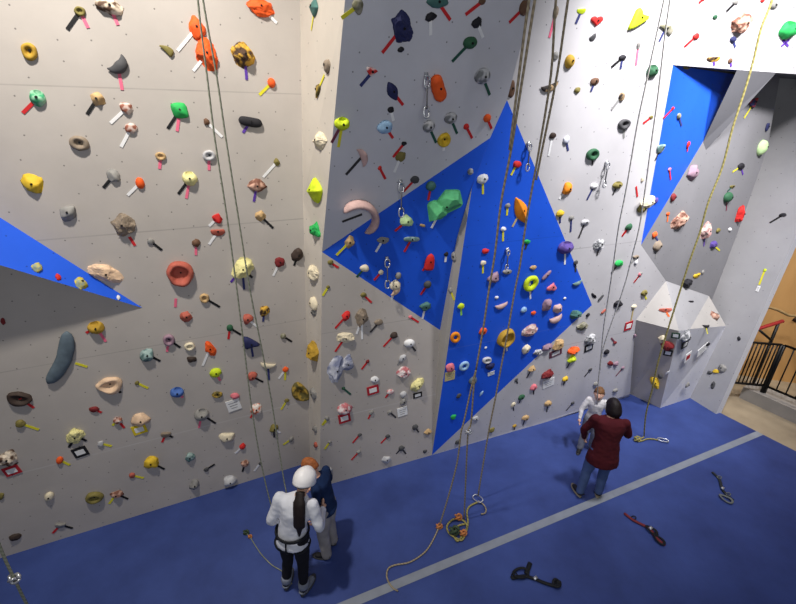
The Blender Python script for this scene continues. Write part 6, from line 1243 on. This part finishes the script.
    tag(root, label, 'person')
    def part(name, bm, m, parent=None, label=None):
        bmesh.ops.transform(bm, matrix=S, verts=bm.verts[:])
        o = link(name, bm, m, parent or root)
        if label: o['label'] = label
        return o
    # ---- clothes
    c = outfit
    sm = plain('cloth ' + c['top'][0], c['top'][1], var=.10, scale=9, rough=.9)
    hem = c.get('hem', .86)
    tb = bmesh.new(); loft(tb, torso_rings(1.02, .012, hem, c.get('hemflare', .012)))
    for s in 'lr': limb(tb, arm_pts(s)[:4] + [P['w' + s] * .97 + P['e' + s] * .03], [AR[0] + .014, AR[1] + .012, AR[2] + .012, AR[3] + .010, AR[4] + .012])
    top = fuse(tb, .014, 5)
    for v in top.verts:
        v.co += v.normal * (.007 * noise.noise(v.co * 9) + .004 * noise.noise(v.co * 24))
    part(c['top'][2], top, sm, label=c['top'][3])
    pm = plain('cloth ' + c['legs'][0], c['legs'][1], var=.14, scale=9, rough=.9)
    lb = bmesh.new(); lf = c.get('legfit', .012)
    loft(lb, [(P['pelvis'] + Vector((0, 0, -.12)), .10 * w, .09, hipax), (P['pelvis'] + Vector((0, 0, -.06)), .148 * w, .112, hipax), (P['pelvis'] + Vector((0, 0, .02)), .150 * w, .112, hipax), (P['pelvis'] * .6 + P['waist'] * .4, .136 * w, .103, hipax)])
    for s in 'lr': limb(lb, leg_pts(s), [LR[0] + .012, LR[1] + lf, LR[2] + lf, LR[3] * .96 + lf, LR[4] + lf * 1.2])
    lg = fuse(lb, .014, 5)
    for v in lg.verts: v.co += v.normal * (.006 * noise.noise(v.co * 10))
    part(c['legs'][2], lg, pm, label=c['legs'][3])
    shm = plain('shoe ' + c['shoes'][0], c['shoes'][1], var=.1, rough=.6)
    slm = plain('sole ' + c['shoes'][0], c['shoes'][2], var=.05)
    for s in 'lr':
        A_, T_ = P['a' + s], P['t' + s]; d = (T_ - A_); d.z = 0; d.normalize()
        sh = skin_graph({'an': (A_ + Vector((0, 0, .035)), .050), 'he': (Vector((A_.x, A_.y, A_.z - .04)) - d * .035, .040), 'mi': (Vector((A_.x, A_.y, A_.z - .045)) + d * .06, (.046, .038)), 'to': (Vector((T_.x, T_.y, A_.z - .052)) + d * .03, (.042, .028))},
                        [('an', 'he'), ('an', 'mi'), ('mi', 'to')], 'an', 2)
        z0 = A_.z - .082
        for v in sh.verts: v.co.z = max(v.co.z, z0 + .003)
        so = part('shoe', sh, shm)
        sb = bmesh.new(); rt2 = Vector((-d.y, d.x, 0))
        base = [Vector((A_.x, A_.y, 0)) - d * .07]
        ring = []
        for q in range(20):
            th = 2 * math.pi * q / 20
            cc = Vector((A_.x, A_.y, 0)) * .45 + Vector((T_.x, T_.y, 0)) * .55
            ring.append(cc + d * math.cos(th) * .135 + rt2 * math.sin(th) * (.048 + .006 * math.cos(th)))
        lo = [sb.verts.new((q.x, q.y, z0 - .0)) for q in ring]; hi = [sb.verts.new((q.x, q.y, z0 + .022)) for q in ring]
        sb.faces.new(hi); sb.faces.new(lo[::-1])
        for q in range(20): sb.faces.new((lo[q], lo[(q + 1) % 20], hi[(q + 1) % 20], hi[q]))
        part('sole', sb, slm, so)
    # ---- hair / helmet
    hm = plain('hair ' + c['hair'][0], c['hair'][1], var=.25, scale=40, rough=.6)
    hb = bmesh.new(); bmesh.ops.create_icosphere(hb, subdivisions=4, radius=1)
    kill = []
    low = c.get('hair_low', -.35)
    for v in hb.verts:
        x, y, z = v.co
        lim = .28 if y > .35 else low + max(0, y + .2) * .9
        g = 1 + .05 * noise.noise(v.co * 4) + .03 * noise.noise(v.co * 11)
        fl = c.get('flare', 0) * max(0, -z)
        v.co = Vector((x * .086 * g * (1 + fl), y * .108 * g * (1 + fl * .4) - .006, z * .130 * g + .006))
        if z < lim: kill.append(v)
    bmesh.ops.delete(hb, geom=kill, context='VERTS')
    bmesh.ops.transform(hb, matrix=HM @ Matrix.Diagonal((hs, hs, hs, 1)), verts=hb.verts[:])
    hair = part('hair', hb, hm)
    sol = hair.modifiers.new('thick', 'SOLIDIFY'); sol.thickness = .012 * k; sol.offset = -1
    return root, P, HM, part, HM

def build_people():
    # woman in the white helmet, seen from behind, bending her forearms towards the boy
    W = Vector(PT['woman'])
    root, P, HM, part, _ = person('woman seen from behind in white top and white helmet with long dark ponytail', 1.58, W, math.radians(-12),
        dict(el=(-.15, -.02, 1.10), er=(.37, .02, 1.09), wl=(-.07, .20, .99), wr=(.30, .27, 1.04), al=(-.11, .0, .085), ar=(.11, -.02, .085), tl=(-.14, .15, .035), tr=(.14, .13, .035),
             kl=(-.06, .03, .48), kr=(.125, .02, .48), hl=(-.025, 0, .9), hr=(.145, 0, .9), pelvis=(.06, 0, .95), waist=(.085, .01, 1.1), look=(.15, 1, -.45), head=(.20, .13, 1.57), chest=(.125, .04, 1.28), neck=(.165, .08, 1.43),
             sl=(-.05, .05, 1.385), sr=(.30, .05, 1.375)),
        (214, 170, 144), dict(top=('white knit', (216, 218, 226), 'shirt', 'white long-sleeved top'), legs=('black leggings', (22, 22, 28), 'leggings', 'black leggings'), shoes=('grey', (112, 118, 132), (70, 72, 78)),
             hair=('black brown', (34, 26, 24)), w=1.0, hem=.84, legfit=.008))
    hm = plain('hair black brown', (34, 26, 24))
    # ponytail
    pts = [P['head'] + Vector(q) for q in ((.0, -.10, -.03), (.01, -.165, -.10), (.015, -.205, -.22), (.01, -.225, -.36), (.0, -.235, -.50))]
    bm = bmesh.new(); add_tube(bm, smooth_path(pts, 4), [.048] * 4 + [.062] * 5 + [.060] * 4 + [.03, .022, .014, .006], 10, flat=(1.0, .55))
    part('ponytail', bm, hm)
    # helmet
    wm = plain('white helmet shell', (238, 236, 236), var=.03, rough=.35)
    bm = bmesh.new(); bmesh.ops.create_icosphere(bm, subdivisions=4, radius=1)
    kill = []
    for v in bm.verts:
        x, y, z = v.co
        if z < -.30: kill.append(v)
        rib = 1 + .025 * math.cos(6 * x) * max(0, z)
        v.co = Vector((x * .112 * rib, y * .135 * rib, z * .125 * rib + .03))
        if -.30 <= z < -.2: v.co.x *= 1.05; v.co.y *= 1.05
    bmesh.ops.delete(bm, geom=kill, context='VERTS'); bmesh.ops.transform(bm, matrix=HM, verts=bm.verts[:])
    he = part('helmet', bm, wm, label='white climbing helmet')
    s = he.modifiers.new('thick', 'SOLIDIFY'); s.thickness = .012
    # harness
    bk = plain('harness black', (22, 24, 28))
    bm = bmesh.new()
    add_tube(bm, [(.066 + .176 * math.cos(a), .142 * math.sin(a) + .002, 1.0 + .01 * math.sin(a)) for a in [2 * math.pi * q / 28 for q in range(29)]], .022, 8, flat=(.5, 1.0))
    hb_ = part('harness', bm, bk, label='black climbing harness')
    bm = bmesh.new(); add_tube(bm, smooth_path([(.066, -.146, 1.0), (.06, -.152, .93), (.055, -.150, .85), (.05, -.11, .78)], 3), .014, 6, flat=(1, .5)); part('strap', bm, bk, hb_)
    for sx in (-1, 1):
        bm = bmesh.new(); add_tube(bm, [(.045 + sx * .095 + .098 * math.cos(a), .100 * math.sin(a) + .01, .77 + sx * .04 * math.cos(a)) for a in [2 * math.pi * q / 20 for q in range(21)]], .018, 6, flat=(.5, 1)); part('leg_loop', bm, bk, hb_)
    # socks bunched over the ankles
    gs = plain('grey sock', (128, 134, 148))
    for s_ in 'lr':
        bm = bmesh.new(); a = P['a' + s_]; kk = P['k' + s_]
        add_tube(bm, [a + (kk - a) * t for t in (.06, .12, .2, .28)], [.056, .060, .060, .057], 12); part('sock', bm, gs)
    # boy beyond her, looking down to the left
    B = Vector(PT['boy'])
    person('red-haired boy in navy shirt and grey trousers beside the woman in the white helmet', 1.36, B + Vector((.075, .12, 0)), math.radians(74),
        dict(look=(.05, 1, -.9), head=(0, .17, 1.565), neck=(0, .09, 1.44), chest=(0, .045, 1.285), el=(-.25, -.01, 1.13), er=(.24, .05, 1.14), wl=(-.245, .07, .90), wr=(.15, .26, 1.02),
             sl=(-.165, .03, 1.39), sr=(.165, .04, 1.39)),
        (226, 176, 150), dict(top=('navy shirt', (18, 40, 78), 'shirt', 'navy long-sleeved shirt'), legs=('grey trousers', (150, 146, 146), 'trousers', 'grey trousers'), shoes=('black', (26, 26, 30), (60, 60, 62)),
             hair=('auburn', (166, 98, 54)), hair_low=-.45, legfit=.03, head=1.06))
    # adult in maroon, back to the camera
    M = Vector(PT['man'])
    person('adult seen from behind in maroon sweater and jeans reaching towards the child', 1.50, M + Vector((.02, -.05, 0)), math.radians(-14),
        dict(look=(-.2, 1, -.5), head=(.03, .16, 1.535), neck=(.01, .085, 1.44), chest=(0, .045, 1.29), waist=(0, .01, 1.1), sl=(-.19, .06, 1.40), sr=(.19, .05, 1.40), el=(-.29, .10, 1.15), er=(.28, .11, 1.16),
             wl=(-.24, .20, .93), wr=(.20, .36, 1.12), al=(-.19, -.02, .085), ar=(.08, .04, .085), tl=(-.24, .13, .035), tr=(.12, .18, .035), kl=(-.145, .04, .49), kr=(.09, .07, .49)),
        (206, 160, 136), dict(top=('maroon knit', (74, 16, 24), 'sweater', 'maroon sweater'), legs=('faded denim', (78, 98, 140), 'jeans', 'blue jeans'), shoes=('black trainer', (34, 32, 36), (150, 140, 120)),
             hair=('near black', (26, 18, 18)), hair_low=-.95, flare=.34, w=1.17, hem=.70, hemflare=.02, legfit=.016, head=1.12))
    # child by the wall, facing the adult
    C = Vector(PT['child'])
    person('small child in white top and grey trousers facing the adult in maroon', 1.10, C + Vector((.05, .02, 0)), math.radians(160),
        dict(look=(.15, 1, .12), el=(-.27, .08, 1.16), er=(.28, .06, 1.14), wl=(-.25, .28, 1.10), wr=(.30, .20, .98), head=(0, .02, 1.585), al=(-.12, -.04, .085), ar=(.14, .08, .085), tr=(.18, .22, .035), tl=(-.14, .10, .035)),
        (236, 184, 156), dict(top=('white tee', (214, 212, 214), 'shirt', 'white top'), legs=('grey joggers', (126, 130, 142), 'trousers', 'grey trousers'), shoes=('black', (26, 26, 30), (60, 60, 62)),
             hair=('light brown', (112, 78, 48)), hair_low=-.3, legfit=.03, head=1.3))

# ------------------------------------------------------------------ landing, railing and plywood wall at the right
def build_right():
    gn, ge, md = Vector(PT['gn']), Vector(PT['ge']), Vector(PT['md'])
    e = Vector((.93, .365, 0)); 
    c = Vector(PT['rail_c']); c.z = 0
    blk = plain('black railing paint', (18, 17, 18), var=.05, rough=.4)
    grey = plain('grey curb paint', (150, 146, 142), var=.1, scale=4)
    # concrete curb
    bm = bmesh.new()
    d = Vector((md.x, md.y, 0)).normalized(); s = Vector((-d.y, d.x, 0))
    if s.x < 0: s = -s
    q0 = c - s * .12 - d * .25
    for z0, z1 in ((-.12, .12),):
        L = 4.2; Wd = .42
        vs = [q0, q0 + d * L, q0 + d * L + s * Wd, q0 + s * Wd]
        lo = [bm.verts.new((v.x, v.y, z0)) for v in vs]; hi = [bm.verts.new((v.x, v.y, z1)) for v in vs]
        bm.faces.new(hi); bm.faces.new(lo[::-1])
        for i in range(4): bm.faces.new((lo[i], lo[(i + 1) % 4], hi[(i + 1) % 4], hi[i]))
    bmesh.ops.recalc_face_normals(bm, faces=bm.faces[:])
    tag(link('trim_1', bm, grey, smooth=False), kind='structure')
    # railing
    base = Vector((c.x, c.y, .12))
    def panel(label, dirv, L, h0, h1, nb):
        root = empty('railing', base + dirv * .02)
        o0 = Vector((0, 0, 0))
        for nm, hz in (('top_rail', h1), ('bottom_rail', h0)):
            bm = bmesh.new(); add_tube(bm, [o0 + Vector((0, 0, hz)), dirv * L + Vector((0, 0, hz))], .022, 8); link(nm, bm, blk, root)
        for t in (0, L):
            bm = bmesh.new(); add_tube(bm, [dirv * t, dirv * t + Vector((0, 0, h1))], .025, 8); link('post', bm, blk, root)
        for k in range(1, nb):
            p = dirv * (L * k / nb)
            bm = bmesh.new(); add_tube(bm, [p + Vector((0, 0, h0)), p + Vector((0, 0, h1))], .011, 6); link('baluster', bm, blk, root)
        tag(root, label, 'railing', 'black railings beside the end wall')
    panel('black metal railing panel running along the curb at the right edge', d, 2.4, .14, .98, 18)
    panel('black metal railing panel tucked behind the end side wall', Vector((-.98, .2, 0)), 1.3, .14, .98, 22)
    # plywood wall of the next room
    m, nt, b = new_mat('warm plywood', .6)
    tc = N(nt, 'ShaderNodeTexCoord'); nz_ = N(nt, 'ShaderNodeTexNoise'); nz_.inputs['Scale'].default_value = 3; nz_.inputs['Detail'].default_value = 6
    mp = N(nt, 'ShaderNodeMapping'); mp.inputs['Scale'].default_value = (1, 1, .25)
    rp = N(nt, 'ShaderNodeValToRGB'); rp.color_ramp.elements[0].color = lin((184, 136, 80)); rp.color_ramp.elements[1].color = lin((224, 178, 118))
    nt.links.new(tc.outputs['Object'], mp.inputs['Vector']); nt.links.new(mp.outputs['Vector'], nz_.inputs['Vector']); nt.links.new(nz_.outputs['Fac'], rp.inputs['Fac']); nt.links.new(rp.outputs['Color'], b.inputs['Base Color'])
    w0 = Vector((5.85, 7.3, 0)); w1 = w0 + Vector((.95, -.3, 0)) * 5.0
    bm = bmesh.new(); bm.faces.new([bm.verts.new(p) for p in ((w0.x, w0.y, -.12), (w1.x, w1.y, -.12), (w1.x, w1.y, 3.4), (w0.x, w0.y, 3.4))])
    tag(link('wall_plywood', bm, m, smooth=False), kind='structure')
    wd = (w1 - w0).normalized(); wn = Vector((wd.y, -wd.x, 0))
    if wn.dot(Vector((0, 0, 0)) - w0) < 0: wn = -wn
    PLY = [(.86, 1.75, .06, 'darkbrown', 'small dark hold on the plywood wall, upper right above the railing'), (.62, 1.22, .05, 'darkbrown', 'small dark hold on the plywood wall just above the railing'), (1.05, 2.35, .06, 'darkbrown', 'small dark hold high on the plywood wall at right edge')]
    for t, z, r, col, lab in PLY:
        p = w0 + wd * (t + 1.1) + Vector((0, 0, z))
        mw = Matrix.Translation(p) @ Matrix((wd, Vector((0, 0, 1)), wd.cross(Vector((0, 0, 1))))).transposed().to_4x4()
        if mw.to_3x3().col[2].dot(wn) < 0: mw = Matrix.Translation(p) @ Matrix((-wd, Vector((0, 0, 1)), (-wd).cross(Vector((0, 0, 1))))).transposed().to_4x4()
        bm, sm_ = hold_mesh('rock', r, r * .8, r * .6, int(z * 100))
        ob = link('climbing_hold', bm, plain('hold dark brown ply', (56, 36, 26)), smooth=sm_, mw=mw)
        tag(ob, lab, 'climbing hold', 'climbing holds on the plywood wall')
    # red bar with brace and curved pipe standing behind the railing
    b0, b1 = [Vector(p) for p in PT['bar']]; p0, p1 = [Vector(p) for p in PT['bpost']]
    root = empty('barrier_frame', (p1.x, p1.y, .03)); inv = Matrix.Translation((-p1.x, -p1.y, -.03))
    red = plain('red bar paint', (150, 36, 36)); tanp = plain('tan pipe paint', (150, 124, 84))
    def bar(name, pts, r, m):
        bm = bmesh.new(); add_tube(bm, pts, r, 8); bmesh.ops.transform(bm, matrix=inv, verts=bm.verts[:]); link(name, bm, m, root)
    bar('red_bar', [b0, b1], .03, red)
    bar('post', [p0, Vector((p0.x, p0.y, .03))], .024, blk)
    bar('brace', [Vector(p) for p in PT['brace']], .02, blk)
    bar('curved_pipe', smooth_path([Vector(p) for p in PT['pipe']] + [Vector(PT['pipe'][-1]) + Vector((.3, -.2, -.9))], 4), .024, tanp)
    tag(root, 'red bar with dark brace and curved tan pipe behind the black railing', 'barrier')

# ------------------------------------------------------------------ light and camera
def area(name, loc, target, size, sy, power, col):
    l = bpy.data.lights.new(name, 'AREA'); l.shape = 'RECTANGLE'; l.size = size; l.size_y = sy; l.energy = power; l.color = col
    o = bpy.data.objects.new(name, l); COLN.objects.link(o); o.location = loc
    o.rotation_euler = (Vector(target) - Vector(loc)).to_track_quat('-Z', 'Y').to_euler()
    return o
def spot(name, loc, target, cone, blend, power, col, r):
    l = bpy.data.lights.new(name, 'SPOT'); l.spot_size = math.radians(cone); l.spot_blend = blend; l.energy = power; l.color = col; l.shadow_soft_size = r
    o = bpy.data.objects.new(name, l); COLN.objects.link(o); o.location = loc
    o.rotation_euler = (Vector(target) - Vector(loc)).to_track_quat('-Z', 'Y').to_euler()
    return o
def build_light():
    spot('light_right', (4.9, 3.4, 7.3), (4.6, 5.3, 4.4), 64, 1, 1500, (1, .98, 1), .25)
    spot('light_centre', (3.1, 3.0, 7.3), (3.1, 4.9, 4.4), 84, 1, 1550, (1, .98, 1), .3)
    spot('light_left', (-1.9, 1.95, 8.0), (-2.0, 3.6, 4.2), 84, .9, 1180, (1, .94, .86), .15)
    area('light_fill', (.6, -2.5, 4.9), (.8, 4.0, 3.8), 3, 2.2, 90, (.97, .98, 1))  # unseen front fill behind the camera, added to brighten the overhang
    spot('light_far', (9.0, 4.6, 4.6), (7.8, 6.8, 1.0), 70, .6, 420, (1, .90, .76), .4)
    w = bpy.data.worlds.new('hall'); SC.world = w; w.use_nodes = True
    bg = w.node_tree.nodes['Background']; bg.inputs[0].default_value = (.62, .66, .74, 1); bg.inputs[1].default_value = .16

def build_camera():
    c = bpy.data.cameras.new('camera'); c.sensor_width = 36; c.lens = 36 * 400 / 796
    o = bpy.data.objects.new('camera', c); COLN.objects.link(o)
    o.location = (0, 0, 4.5); o.rotation_euler = (math.radians(90 - 23.3), 0, 0)
    SC.camera = o

build_walls(); build_wedge(); build_floor(); build_holds(); build_quickdraws(); build_cards(); build_ropes(); build_harnesses(); build_people(); build_right(); build_light(); build_camera()
SC.view_settings.view_transform = 'Standard'
SC.view_settings.look = 'None'
SC.view_settings.exposure = 0
